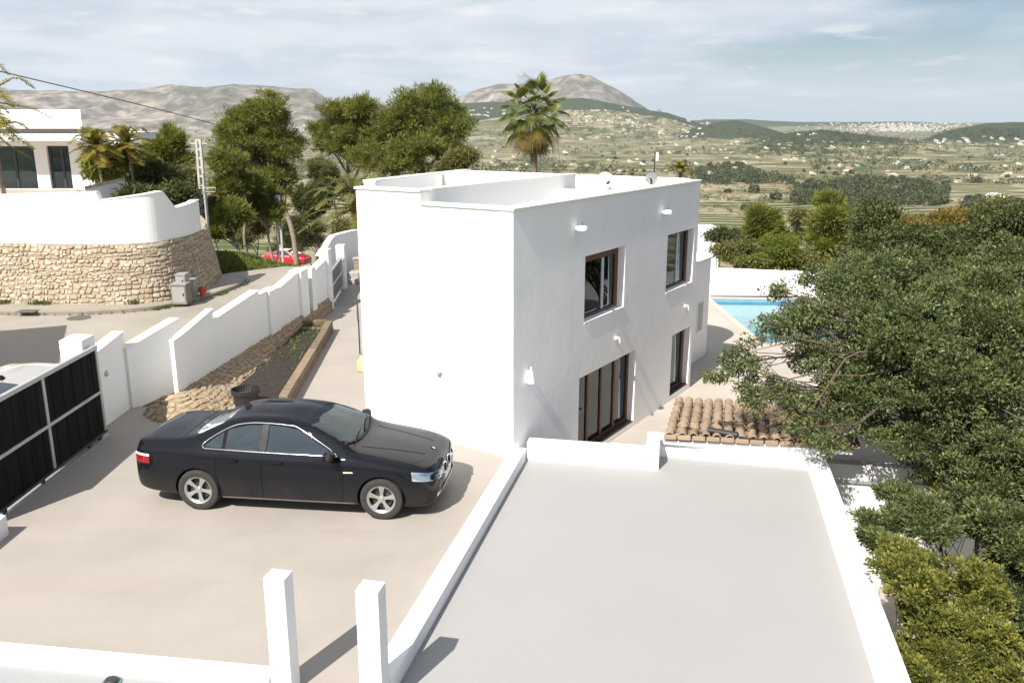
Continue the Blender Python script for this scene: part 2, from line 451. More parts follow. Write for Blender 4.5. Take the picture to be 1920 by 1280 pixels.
def terrain_material():
    m, t, p = new_mat('valley_ground')
    pos = nd(t, 'ShaderNodeNewGeometry').outputs['Position']
    def mapped(sc, rot=0.0, loc=(0,0,0)):
        mp = nd(t, 'ShaderNodeMapping'); mp.inputs['Scale'].default_value = sc; mp.inputs['Rotation'].default_value = (0,0,rot)
        mp.inputs['Location'].default_value = loc
        lk(t, pos, mp.inputs[0]); return mp.outputs[0]
    wob = nd(t, 'ShaderNodeVectorMath', operation='ADD')
    nzc = nd(t, 'ShaderNodeTexNoise'); nzc.inputs['Scale'].default_value = 1/70; lk(t, pos, nzc.inputs['Vector'])
    sc_ = nd(t, 'ShaderNodeVectorMath', operation='SCALE'); lk(t, nzc.outputs['Color'], sc_.inputs[0]); sc_.inputs['Scale'].default_value = 40
    lk(t, pos, wob.inputs[0]); lk(t, sc_.outputs[0], wob.inputs[1])
    def vor(sx, sy, rot, feat='F1'):
        mp = nd(t, 'ShaderNodeMapping'); mp.inputs['Scale'].default_value = (1/sx, 1/sy, 0.0); mp.inputs['Rotation'].default_value = (0,0,rot)
        lk(t, wob.outputs[0], mp.inputs[0])
        v = nd(t, 'ShaderNodeTexVoronoi', feature=feat); v.inputs['Scale'].default_value = 1.0
        lk(t, mp.outputs[0], v.inputs['Vector']); return v
    v1 = vor(95, 60, 0.35); s1 = nd(t, 'ShaderNodeSeparateColor'); lk(t, v1.outputs['Color'], s1.inputs[0])
    e1_ = vor(95, 60, 0.35, 'DISTANCE_TO_EDGE')
    parcel = ramp(t, s1.outputs[0], [(0.0,(0.055,0.070,0.022)),(0.2,(0.150,0.135,0.066)),(0.36,(0.044,0.062,0.018)),(0.5,(0.225,0.186,0.112)),(0.62,(0.085,0.094,0.036)),(0.76,(0.29,0.245,0.158)),(0.88,(0.062,0.086,0.024)),(1.0,(0.18,0.130,0.080))], 'CONSTANT')
    # terraces: pale dry-stone banks between strips
    wv = nd(t, 'ShaderNodeTexWave', wave_type='BANDS', bands_direction='Y', wave_profile='SIN')
    wv.inputs['Scale'].default_value = 0.010; wv.inputs['Distortion'].default_value = 5.0; wv.inputs['Detail'].default_value = 3.0; wv.inputs['Detail Scale'].default_value = 0.25
    lk(t, pos, wv.inputs['Vector'])
    patch = noise(t, 1/180, 3, 0.5, vec=pos)
    bank = mth(t, 'MULTIPLY', mrange(t, wv.outputs['Fac'], 0.76, 0.92), mrange(t, patch, 0.36, 0.50))
    col = mixc(t, bank, parcel, (0.344,0.288,0.194))
    edge = mth(t, 'MULTIPLY', mrange(t, e1_.outputs['Distance'], 0.075, 0.02), mrange(t, noise(t, 1/120, 3, 0.5, vec=pos), 0.45, 0.6))
    col = mixc(t, mth(t,'MULTIPLY',edge,0.75), col, (0.327,0.284,0.202))
    # scrub
    sc1 = noise(t, 1/11, 5, 0.65, vec=pos); sc2 = noise(t, 1/240, 4, 0.6, vec=pos)
    scr = mth(t, 'MULTIPLY', mrange(t, sc1, 0.50, 0.58), mrange(t, sc2, 0.40, 0.62), clamp=True)
    col = mixc(t, mth(t,'MULTIPLY',scr,0.85), col, (0.052,0.060,0.026))
    gr = noise(t, 1/35, 6, 0.65, vec=pos)
    col = mixc(t, mrange(t, gr, 0.35, 0.7, 0.0, 0.25), col, (0.150,0.138,0.075))
    # forest and rock
    fa = nd(t, 'ShaderNodeAttribute', attribute_name='wood').outputs['Fac']
    ra = nd(t, 'ShaderNodeAttribute', attribute_name='rock').outputs['Fac']
    fn = noise(t, 1/28, 5, 0.7, vec=pos)
    fcol = ramp(t, noise(t, 1/14, 4, 0.6, vec=pos), [(0.3,(0.019,0.028,0.014)),(0.6,(0.052,0.062,0.026)),(0.8,(0.082,0.086,0.039))])
    ff = mth(t, 'GREATER_THAN', mth(t, 'ADD', fa, mth(t, 'MULTIPLY', mth(t,'SUBTRACT',fn,0.5), 1.5)), 0.42)
    col = mixc(t, ff, col, fcol)
    rn = noise(t, 1/150, 8, 0.68, vec=pos); rn2 = noise(t, 1/620, 5, 0.6, vec=pos)
    rcol = ramp(t, rn, [(0.30,(0.066,0.067,0.050)),(0.46,(0.141,0.127,0.105)),(0.58,(0.279,0.236,0.194)),(0.75,(0.409,0.341,0.283))])
    rcol = mixc(t, mrange(t, rn2, 0.46, 0.62, 0, 0.75), rcol, (0.082,0.082,0.052))
    col = mixc(t, mrange(t, ra, 0.15, 0.5), col, rcol)
    lk(t, col, p.inputs['Base Color']); p.inputs['Roughness'].default_value = 0.95; p.inputs['Specular IOR Level'].default_value = 0.1
    lk(t, bump(t, sc1, 0.5, 3.0), p.inputs['Normal'])
    return m
az = np.concatenate([np.linspace(-math.pi, -R(36), 60, endpoint=False), np.linspace(-R(36), R(36), 600, endpoint=False), np.linspace(R(36), math.pi, 60, endpoint=False)])
rr = np.concatenate([np.geomspace(3, 400, 60, endpoint=False), np.geomspace(400, 15000, 260)])
A_, R_ = np.meshgrid(az, rr, indexing='xy')
X_ = R_*np.sin(A_); Y_ = R_*np.cos(A_)
H_, rock_, wood_ = terrain_h(X_.ravel(), Y_.ravel())
na, nr = len(az), len(rr)
V = np.column_stack([X_.ravel(), Y_.ravel(), H_])
V = np.vstack([V, [[0,0,-2.7]]])
ii, jj = np.meshgrid(np.arange(nr-1), np.arange(na), indexing='ij'); j2 = (jj+1) % na
Q = np.column_stack([(ii*na+jj).ravel(), ((ii+1)*na+jj).ravel(), ((ii+1)*na+j2).ravel(), (ii*na+j2).ravel()])[:, ::-1]
cap = np.column_stack([np.full(na, len(V)-1), np.arange(na), (np.arange(na)+1) % na, (np.arange(na)+1) % na])
terr = np_obj('terrain', V, Q, terrain_material(), attrs={'rock': np.append(rock_,0), 'wood': np.append(wood_,0)}, smooth=True)
tag(terr, 'broad cultivated valley with terraced fields, wooded rises and bare mountains on the horizon', None, kind='structure')

# ------------------------------------------------------------------ haze
MB_h = MB(); MB_h.box(-14900, 14900, -14900, 14900, -190, 640)
hz_m = bpy.data.materials.new('haze_air'); hz_m.use_nodes = True; ht = hz_m.node_tree
for n in list(ht.nodes):
    if n.type != 'OUTPUT_MATERIAL': ht.nodes.remove(n)
pv = ht.nodes.new('ShaderNodeVolumePrincipled'); pv.inputs['Density'].default_value = 3.3e-5
pv.inputs['Color'].default_value = (0.76, 0.88, 1.0, 1); pv.inputs['Anisotropy'].default_value = 0.15
ho = [n for n in ht.nodes if n.type=='OUTPUT_MATERIAL'][0]
ht.links.new(pv.outputs[0], ho.inputs['Volume'])
USE_HAZE = True
if USE_HAZE:
    haze = MB_h.build('haze', hz_m); haze['kind'] = 'stuff'
    haze['label'] = 'thin pale haze over the far valley and mountains'
# ================================================================== ARCHITECTURE
WHITE = plaster('white_plaster')
WHITE_ROUGH = plaster('trowelled_plaster', (0.90,0.90,0.90), grime=0.05, mottle=0.015)
COPING = plaster('cream_coping', (0.78,0.745,0.68), streak=0.08, grime=0.25)
WOOD = simple('brown_wood', (0.105,0.043,0.022), 0.45, var=0.3, scale=6, stretch=(8,8,0.8))
DARKM = simple('dark_metal', (0.030,0.031,0.033), 0.5, var=0.2)
GALV = simple('galvanised_steel', (0.55,0.56,0.57), 0.4, 0.6, var=0.12)
PANE = glass('window_glass', (0.42,0.50,0.50), 1.52, 0.0, 1.2)
def concrete(name, c, stain=0.35, sc=1.0, streak_rot=0.6):
    m, t, p = new_mat(name)
    pos = nd(t, 'ShaderNodeNewGeometry').outputs['Position']
    a = noise(t, 0.7*sc, 6, 0.62, vec=pos); b = noise(t, 3.2*sc, 6, 0.65, vec=pos); f = noise(t, 60, 4, 0.7, vec=pos)
    col = ramp(t, a, [(0.28, tuple(x*(1-0.14*min(1,stain/0.35)) for x in c)), (0.5, c), (0.74, tuple(min(1,x*(1+0.10*min(1,stain/0.35))) for x in c))])
    mp = nd(t, 'ShaderNodeMapping'); mp.inputs['Rotation'].default_value = (0,0,streak_rot); mp.inputs['Scale'].default_value = (0.35*sc, 2.6*sc, 1)
    lk(t, pos, mp.inputs[0])
    st = noise(t, 1.0, 6, 0.66, vec=mp.outputs[0])
    col = mixc(t, mrange(t, st, 0.52, 0.72, 0, stain*0.75), col, tuple(x*y for x,y in zip(c,(0.72,0.66,0.58))))
    col = mixc(t, mrange(t, b, 0.55, 0.75, 0, stain*0.55), col, tuple(x*y for x,y in zip(c,(0.82,0.74,0.62))))
    warm = noise(t, 0.33*sc, 4, 0.6, vec=mp.outputs[0])
    col = mixc(t, mrange(t, warm, 0.5, 0.7, 0, stain*0.7), col, tuple(x*y for x,y in zip(c,(0.95,0.86,0.72))))
    sp = noise(t, 7.0*sc, 2, 0.5, vec=pos)
    col = mixc(t, mrange(t, sp, 0.775, 0.80, 0, 0.35 if stain > 0.2 else 0.0), col, tuple(x*0.55 for x in c))
    lk(t, col, p.inputs['Base Color'])
    lk(t, mrange(t, a, 0.3, 0.7, 0.55, 0.8), p.inputs['Roughness']); p.inputs['Specular IOR Level'].default_value = 0.3
    lk(t, bump(t, f, 0.15, 0.004, bump(t, b, 0.2, 0.01)), p.inputs['Normal'])
    MATS[name] = m
    return m
DRIVE = concrete('driveway_concrete', (0.322,0.290,0.257), 0.22)
DECKM = concrete('deck_concrete', (0.42,0.375,0.325), 0.3)
SLABM = concrete('grey_slab', (0.302,0.297,0.289), 0.07, 0.6)
ROADM = concrete('road_surface', (0.295,0.265,0.225), 0.4, 0.5)
PAVEM = concrete('pavement_concrete', (0.29,0.26,0.22), 0.6, 1.5)
KERBM = concrete('kerb_concrete', (0.25,0.225,0.19), 0.7, 2.0)
GREYS = concrete('grey_roof', (0.30,0.31,0.31), 0.25, 0.6)

# ---- house frame
HA = R(32.6)
E1 = np.array([math.sin(HA), math.cos(HA), 0.0]); E2 = np.array([-math.cos(HA), math.sin(HA), 0.0]); UP = np.array([0,0,1.0])
C0 = np.array([0.02, 14.12, 0.0])
def hp(a, b, z=0.0): return C0 + a*E1 + b*E2 + z*UP
def on_plane(x, y, c, n):
    d = px_dir(x, y); o = np.array([0,0,CAMH]); t = np.dot(np.array(c)-o, n)/np.dot(d, n); return o + t*d
def wallp(x, y):   # pixel -> (s along the right wall, z)
    P = on_plane(x, y, C0, E2); return float(np.dot(P-C0, E1)), float(P[2])
HORG = hp(2, 2, -1.0)
house = empty('white_house', HORG, 'white flat-roofed villa with brown windows between the parked black car and the pool', 'house')
def hbuild(mb, name, mat, parent=None, **k):
    o = mb.build(name, mat, parent or house, org=HORG, **k); return o

holes = [(2.58,4.38,1.93,3.26),(6.66,8.36,1.85,3.23),(2.43,5.10,-0.86,0.85),(7.22,8.44,-0.84,0.72)]
RECESS = 0.24
def holed_wall(mb, o, a, up, out, L, z0, z1, hs, th, rec):
    """wall face at o along a, outward normal out, with recessed openings"""
    o = np.array(o, float)
    S = sorted({0.0, L, *[h[0] for h in hs], *[h[1] for h in hs]}); Z = sorted({z0, z1, *[h[2] for h in hs], *[h[3] for h in hs]})
    P = lambda s_, z, d=0.0: o + s_*a + z*up - d*out
    flip = np.dot(np.cross(a, up), out) < 0
    def q(p):
        mb.add(p, [(0,1,2,3)[::-1] if flip else (0,1,2,3)])
    for i in range(len(S)-1):
        for j in range(len(Z)-1):
            sm = (S[i]+S[i+1])/2; zm = (Z[j]+Z[j+1])/2
            if any(h[0]<sm<h[1] and h[2]<zm<h[3] for h in hs): continue
            q([P(S[i],Z[j]),P(S[i+1],Z[j]),P(S[i+1],Z[j+1]),P(S[i],Z[j+1])])
    for (s0,s1,za,zb) in hs:
        q([P(s0,za),P(s0,za,rec),P(s0,zb,rec),P(s0,zb)][::-1]); q([P(s1,za),P(s1,zb),P(s1,zb,rec),P(s1,za,rec)][::-1])
        q([P(s0,za),P(s1,za),P(s1,za,rec),P(s0,za,rec)][::-1]); q([P(s0,zb),P(s0,zb,rec),P(s1,zb,rec),P(s1,zb)][::-1])
    # top, ends
    q([P(0,z1),P(L,z1),P(L,z1,th),P(0,z1,th)]); q([P(0,z0),P(0,z1),P(0,z1,th),P(0,z0,th)]); q([P(L,z0),P(L,z0,th),P(L,z1,th),P(L,z1)])
mb = MB(); holed_wall(mb, C0, E1, UP, -E2, 8.6, -2.9, 4.34, holes, 0.25, RECESS)
hbuild(mb, 'wall', WHITE_ROUGH)
mb = MB(); mb.obox(hp(0.0, 0.25, 3.2), E1, E2, UP, 8.6, 0.004, 1.139)      # inner face of the right parapet
mb.obox(hp(0.003, 0.252, -2.9), E1, E2, UP, 0.25, 1.68, 7.239)             # front wall, low part
mb.obox(hp(0.0, 1.93, -2.9), E1, E2, UP, 0.25, 1.52, 7.46)                 # front wall, high part
hbuild(mb, 'wall', WHITE)
mb = MB(); mb.add([hp(0.003,0.0,-2.9),hp(0.003,0.252,-2.9),hp(0.003,0.252,4.34),hp(0.003,0,4.34)], [(0,1,2,3),(3,2,1,0)][:1])
hbuild(mb, 'wall', WHITE)
ls = hp(0,3.45); le = hp(8.6,7.2); ld = (le-ls)/np.linalg.norm(le-ls); lnr = np.array([ld[1],-ld[0],0]); LL = np.linalg.norm(le-ls)
mb = MB()
pz = [4.64, 4.40]
k0 = 0.46/LL
a0 = ls; a1 = ls + ld*0.46; b0 = a0 + lnr*0.22; b1 = a1 + lnr*0.22
mb.prism([a0[:2],a1[:2],b1[:2],b0[:2]], -2.9, 4.558)
c1 = le; d1 = le + lnr*0.22
mb.prism([a1[:2],c1[:2],d1[:2],b1[:2]], -2.9, [pz[0]+.02,pz[1],pz[1],pz[0]+.02])
mb.obox(hp(8.38,0.25,-2.9), E1, E2, UP, 0.22, 6.85, 7.28)                  # rear wall
hbuild(mb, 'wall', WHITE)
# roof floors, partition, cross wall
mb = MB()
fl = [hp(0.2,0.2),hp(8.4,0.2),hp(8.4,7.0),hp(0.2,3.4)]
mb.prism([p[:2] for p in fl], 3.45, 3.72)
hbuild(mb, 'roof', plaster('roof_white', (0.72,0.71,0.69), grime=0.3))
mb = MB()
mb.prism([hp(0.24,2.1)[:2],hp(5.7,2.1)[:2],hp(5.7,5.7)[:2],hp(0.24,3.35)[:2]], 3.7, 4.15)
hbuild(mb, 'upper_roof', plaster('roof_white'))
mb = MB(); mb.obox(hp(0.25,1.93,3.72), E1, E2, UP, 5.45, 0.2, 0.86)
mb.obox(hp(5.5,2.13,3.72), E1, E2, UP, 0.2, 3.45, 0.84)
hbuild(mb, 'parapet', WHITE)
mb = MB(); mb.obox(hp(5.0,0.254,3.72), E1, E2, UP, 0.15, 1.674, 0.585)
hbuild(mb, 'parapet', WHITE)
# copings (proud of the walls)
mb = MB()
mb.obox(hp(-0.03,-0.03,4.342), E1, E2, UP, 8.66, 0.31, 0.045)
mb.obox(hp(-0.03,0.282,4.342), E1, E2, UP, 0.31, 1.646, 0.045)
mb.obox(hp(-0.03,1.93,4.562), E1, E2, UP, 0.31, 1.55, 0.045)
mb.obox(hp(0.282,1.915,4.582), E1, E2, UP, 5.44, 0.23, 0.035)
mb.obox(hp(8.35,0.284,4.382), E1, E2, UP, 0.28, 6.9, 0.03)
hbuild(mb, 'coping', COPING, bevel=0.008)
mb = MB()
a1_ = a1 - lnr*0.02; c1_ = c1 - lnr*0.02; d1_ = d1 + lnr*.02; b1_ = b1 + lnr*.02
mb.prism([a1_[:2],c1_[:2],d1_[:2],b1_[:2]], [4.662,4.402,4.402,4.662], [4.70,4.44,4.44,4.70])
hbuild(mb, 'coping', COPING)
mb = MB(); mb.lathe([(0.0,0),(0.03,0),(0.03,0.28),(0.05,0.28),(0.05,0.32),(0,0.33)], hp(1.2,0.75,3.72), 10); hbuild(mb, 'roof_vent', GALV)

# windows: brown frame > pane, white stile
def window(s0, s1, z0, z1, kind):
    mbf = MB(); fw = 0.085; dep = 0.07; d0 = RECESS - 0.075
    def bar(sa, sb, za, zb, dd=dep, off=0.0): mbf.obox(hp(sa, d0+off, za), E1, E2, UP, sb-sa, dd, zb-za)
    top = 0.17 if kind == 'big' else 0.07
    bar(s0, s1, z1-top, z1); bar(s0, s1, z0, z0+fw); bar(s0, s0+fw, z0+fw, z1-top); bar(s1-fw*(1.6 if kind!='slide' else 1), s1, z0+fw, z1-top)
    panes = []
    if kind in ('big', 'small'):
        sm = s0 + (s1-s0)*0.60
        panes = [(s0+fw, sm), (sm+0.09, s1-fw*1.6)]
        bar(s1-fw*1.6-0.17, s1-fw*1.6, z0+fw, z1-top, 0.03, 0.04)
    elif kind == 'slide':
        n = 4; w = (s1-s0-2*fw)/n
        for i in range(1, n): bar(s0+fw+i*w-0.045, s0+fw+i*w+0.045, z0+fw, z1-top)
        panes = [(s0+fw+i*w+(0.045 if i else 0), s0+fw+(i+1)*w-(0.045 if i < n-1 else 0)) for i in range(n)]
    else:
        panes = [(s0+fw, s1-fw*1.6)]
    fr = hbuild(mbf, 'window_frame' if kind in ('big','small') else 'door_frame', WOOD, bevel=0.006)
    if kind in ('big','small'):
        st = MB(); sm = s0 + (s1-s0)*0.60
        st.obox(hp(sm, d0+0.012, z0+fw), E1, E2, UP, 0.09, 0.04, z1-top-z0-fw)
        hbuild(st, 'sash', simple('stile_reflection', (0.55,0.62,0.68), 0.5), fr)  # blue-white is reflected light painted onto the stile
    for (a, b) in panes:
        pm = MB(); pm.obox(hp(a, d0+0.03, z0+fw), E1, E2, UP, b-a, 0.008, z1-top-z0-fw)
        hbuild(pm, 'pane', PANE, fr)
    return fr
f1 = window(*holes[0], 'big'); f2 = window(*holes[1], 'small'); f3 = window(*holes[2], 'slide'); f4 = window(*holes[3], 'door')
PANE_REFL = simple('pane_reflection', (0.42,0.44,0.46), 0.9, var=0.15, scale=3, stretch=(6,6,0.3))  # added pleated sheets; their grey stands in for reflections in the panes
for (s0,s1,z0,z1), nfold in ((holes[2], 46), (holes[3], 18)):
    mb = MB(); g = []
    for i in range(nfold*2+1):
        s_ = s0+0.05+(s1-s0-0.1)*i/(nfold*2); d = 0.40 + (0.03 if i % 2 else -0.01)
        g.append([hp(s_, d, z0+0.12), hp(s_, d, z1+0.2)])
    mb.grid(g); hbuild(mb, 'veil', PANE_REFL, smooth=True)
for (s0,s1,z0,z1) in (holes[2], holes[3]):    # dark stone thresholds
    mb = MB(); mb.obox(hp(s0+0.004, 0.004, z0-0.02), E1, E2, UP, s1-s0-0.008, RECESS, 0.045)
    hbuild(mb, 'door_sill', simple('dark_sill', (0.035,0.026,0.022), 0.5))
for (s0,s1,z0,z1) in (holes[0], holes[1]):
    mb = MB(); mb.obox(hp(s0+0.003, -0.012, z0-0.004), E1, E2, UP, (s1-s0)*0.72, RECESS+0.02, 0.03)
    mb.obox(hp(s0+0.003+(s1-s0)*0.76, -0.012, z0-0.004), E1, E2, UP, (s1-s0)*0.235, RECESS+0.02, 0.03)
    hbuild(mb, 'window_sill', WHITE)
# dark room behind the panes
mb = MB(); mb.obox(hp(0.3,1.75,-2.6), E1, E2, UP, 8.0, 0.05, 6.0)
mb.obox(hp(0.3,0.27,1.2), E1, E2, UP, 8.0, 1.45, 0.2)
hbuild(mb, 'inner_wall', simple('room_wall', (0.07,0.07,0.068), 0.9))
# wing with rounded end at the far side
def wing_poly(grow=0.0):
    P = [hp(8.45,0.80-grow)] + [hp(11.75+(1.25+grow)*math.sin(a), 2.05-(1.25+grow)*math.cos(a)) for a in np.linspace(0,math.pi,28)] + [hp(8.45,3.30+grow)]
    return [p[:2] for p in P]
m = MB(); m.prism(wing_poly(), -2.9, 1.93); tower = hbuild(m, 'wing_wall', WHITE_ROUGH, smooth='auto')
m = MB(); po = wing_poly(0.03); pi_ = wing_poly(-0.24); n_ = len(po)
m.add([(*p,1.932) for p in po]+[(*p,1.932) for p in pi_]+[(*p,1.985) for p in po]+[(*p,1.985) for p in pi_], [(2*n_+i,2*n_+i+1,3*n_+i+1,3*n_+i) for i in range(n_-1)]+[(i,i+1,2*n_+i+1,2*n_+i) for i in range(n_-1)]+[(n_+i+1,n_+i,3*n_+i,3*n_+i+1) for i in range(n_-1)]); hbuild(m, 'coping', COPING, tower, fix=True, smooth='auto')
Pa_ = on_plane(1307, 594, hp(0,0.8), E2); Pb_ = on_plane(1316, 594, hp(0,0.8), E2); ww_ = float(np.linalg.norm(Pb_-Pa_))
zt_ = on_plane(1311, 569, hp(0,0.8), E2)[2]; zb_ = on_plane(1311, 619, hp(0,0.8), E2)[2]
m = MB(); q_ = np.array([Pa_[0],Pa_[1],zb_])
for (a_,b_,c_,d_) in ((-0.05,ww_+0.05,-0.05,0.0),(-0.05,ww_+0.05,zt_-zb_,zt_-zb_+0.05),(-0.05,0.0,0.0,zt_-zb_),(ww_,ww_+0.05,0.0,zt_-zb_)): m.obox(q_+E1*a_+UP*c_+E2*0.01, E1, -E2, UP, b_-a_, 0.028, d_-c_)
sw = hbuild(m, 'slit_window', WHITE, tower)
m = MB(); m.obox(q_+E2*0.005, E1, -E2, UP, ww_, 0.012, zt_-zb_); hbuild(m, 'pane', simple('slit_pane', (0.42,0.42,0.43), 0.6), sw)
# ---- house lamps and aerials (things fixed on the house)
def wall_lamp(x, y, label, up=True, size=0.10, kind='dome'):
    s_, z = wallp(x, y); c = hp(s_, -0.004, z)
    if kind == 'cone':
        t = empty('wall_lamp', c, label, 'wall lamp', 'white lamps on the shaded house wall')
        mb = MB(); prof = [(0.0,0.17),(0.012,0.17),(0.075,-0.12),(0.068,-0.12),(0.0,0.10)]
        mb.lathe(prof, (0,0,0), 16); sh = mb.build('lamp_shade', WHITE, t, smooth='auto')
        sh.location = tuple(-E2*0.07)
        mb = MB(); mb.obox(-E1*0.02 + UP*0.0, E1, -E2, UP, 0.04, 0.06, 0.1); mb.build('bracket', WHITE, t)
        return t
    t = empty('wall_lamp', c, label, 'wall lamp', 'white lamps on the shaded house wall')
    mb = MB(); mb.obox(-E1*0.03 - UP*0.03, E1, -E2, UP, 0.06, 0.10 if kind=='dome' else 0.05, 0.06); mb.build('bracket', WHITE, t)
    mb = MB()
    if kind == 'dome':
        mb.lathe([(0.0,0.05),(0.06,0.045),(0.095,0.02),(0.10,-0.035),(0.085,-0.04),(0.0,-0.02)], tuple(-E2*0.14), 18)
        mb.build('lamp_head', WHITE, t, smooth='auto')
        mb = MB(); mb.tube([-E2*0.14+UP*0.05, -E2*0.14+UP*0.11], 0.008, 5); mb.build('aerial_stub', DARKM, t)
    else:
        mb.tube([-E2*0.03, -E2*0.09+UP*0.01, -E2*0.11-UP*0.05, -E2*0.11-UP*0.16], [0.022,0.026,0.024,0.02], 8)
        mb.build('lamp_head', simple('pale_plastic', (0.62,0.62,0.62), 0.4), t, smooth=True)
    return t
wall_lamp(1079, 427, 'white wall lamp above the nearer upper window')
wall_lamp(1241, 397, 'white wall lamp above the farther upper window near the roof corner')
wall_lamp(1153, 633, 'small curved wall spout between the nearer upper window and the wide glass doors', kind='spout')
wall_lamp(1283, 573, 'small curved wall spout above the narrow glass door', kind='spout')
wall_lamp(989, 704, 'white cone wall lamp near the corner beside the wide glass doors', kind='cone')
P = on_plane(824, 697, C0, E1); c = P
t = empty('wall_lamp', c, 'small bowl lamp alone on the sunlit front wall behind the black car', 'wall lamp')
mb = MB(); mb.lathe([(0.0,-0.04),(0.03,-0.035),(0.055,-0.005),(0.06,0.02),(0.05,0.02),(0.0,-0.01)], tuple(-E1*0.045), 14); mb.build('lamp_head', simple('pale_plastic', (0.62,0.62,0.62), 0.4), t, smooth='auto')
mb = MB(); mb.obox(-E2*0.02-UP*0.03, E2, -E1, UP, 0.04, 0.03, 0.05); mb.build('bracket', GALV, t)

def dish(c, rad, face, label, tint, mast=None):
    t = empty('satellite_dish', c, label, 'satellite dish', 'satellite dishes on the villa roof')
    face = np.array(face, float); face /= np.linalg.norm(face)
    M = Vector(face).to_track_quat('Z','Y').to_matrix().to_4x4()
    mb = MB(); prof = [(0.001,0.0)] + [(rad*k/6, 0.22*rad*(k/6)**2) for k in range(1,7)] + [(rad*0.985,0.22*rad-0.012),(rad*0.5,0.22*rad*0.25-0.014),(0.001,-0.014)]
    mb.lathe(prof, (0,0,0), 28); o = mb.build('reflector', tint, t, smooth='auto')
    o.matrix_local = Matrix.Translation((0,0,rad*0.9+0.15)) @ M
    ctr = np.array([0,0,rad*0.9+0.15]); tip = ctr + face*rad*1.1 - UP*rad*0.25
    mb = MB(); mb.tube([ctr - UP*rad*0.85 + face*0.02, tip - UP*0.05, tip], 0.012, 6); mb.tube([ctr + face*0.05 + np.array([face[1],-face[0],0])*rad*0.9, tip], 0.007, 5); mb.build('feed_arm', GALV, t)
    mb = MB(); mb.tube([tip, tip - face*0.10], [0.03,0.036], 10); mb.build('feed_horn', DARKM, t)
    mb = MB(); mb.tube([(0,0,0), ctr - face*0.06], 0.022, 8); mb.tube([(-0.18,0,0.0),(0.18,0.02,0.0)], 0.02, 6); mb.build('mount', GALV, t)
    if mast:
        mb = MB(); mb.tube([(0.05,0,0), (0.055,0,mast)], 0.016, 8); o = mb.build('mast', DARKM, t)
        mb = MB(); mb.obox((0.075,-0.03,mast-0.22), (1,0,0),(0,1,0),(0,0,1), 0.06,0.06,0.2); mb.build('antenna_box', WHITE, t, bevel=0.01)
    return t
DISHM = simple('dish_cream', (0.74,0.66,0.58), 0.5, var=0.06, scale=4)
cz_ = at_y(1112, 351, hp(6.1,1.45)[1]); dish(hp(6.1, 1.38, 4.06), 0.23, (0.30,-0.85,0.30), 'cream satellite dish in the middle of the villa roof', DISHM)
dish(hp(7.4, 0.78, 4.16), 0.155, (-0.45,-0.85,0.25), 'small grey satellite dish with tall dark mast by the roof edge', simple('dish_grey', (0.20,0.20,0.20), 0.5), 0.92)

def smooth_curve(pts, n):
    P = np.array(pts, float); d = np.r_[0, np.cumsum(np.linalg.norm(np.diff(P,axis=0),axis=1))]
    m = len(P); out = []
    for u in np.linspace(0, d[-1], n):
        i = min(max(np.searchsorted(d, u)-1, 0), m-2); t = (u-d[i])/(d[i+1]-d[i]+1e-9)
        p0 = P[max(i-1,0)]; p1 = P[i]; p2 = P[i+1]; p3 = P[min(i+2,m-1)]
        out.append(0.5*((2*p1)+(-p0+p2)*t+(2*p0-5*p1+4*p2-p3)*t*t+(-p0+3*p1-3*p2+p3)*t**3))
    return np.array(out)
def strip_normals(P):
    t = np.gradient(P, axis=0); t /= np.linalg.norm(t,axis=1)[:,None]; return np.column_stack([t[:,1], -t[:,0]])   # right-hand side = towards the road
# ---- driveway block
DRV = [(-8.35,6.6),(-1.56,6.6),(-1.29,7.84),(-0.05,13.77),(0.02,14.12),(-2.89,15.97),(-1.55,25.2),(-0.6,40),(-5.0,40),(-6.3,31),(-5.85,26.8),(-6.9,17.0),(-8.35,16.9)]
mb = MB(); mb.prism(DRV, -2.95, 0.0); o = mb.build('driveway', DRIVE); tag(o, 'smooth beige concrete driveway with faint stains running past the house', kind='structure')
# shallow expansion joints and hairline scuffs are left to the material; road outside
RD = [(-40,2),(-8.36,2),(-8.36,16.9),(-8.05,18.0),(-7.1,19.5),(-6.3,27),(-6.35,31),(-6.1,35.0),(-9.4,35.0),(-11.2,33.4),(-12.2,31.5),(-11.8,28.5),(-13,27.6),(-18,27.6),(-40,28)]
mb = MB(); mb.prism(RD, -0.5, -0.012); o = mb.build('road', ROADM); tag(o, 'pale worn concrete road curving past the stone wall', kind='structure')
m = MB(); cl = smooth_curve([(-7.8,34.6),(-8.6,41),(-11.5,54),(-16,70),(-21,88),(-28,110)], 40); nl = strip_normals(cl)
m.grid([[ (*(cl[i]+nl[i]*w_), ground_z(*(cl[i]+nl[i]*w_))+0.10) for w_ in (1.8,0.6,-0.6,-1.8)] for i in range(40)]); o = m.build('lower_road', ROADM, smooth=True, fix=True); tag(o, 'road dropping away towards the red car and the pines', kind='structure')
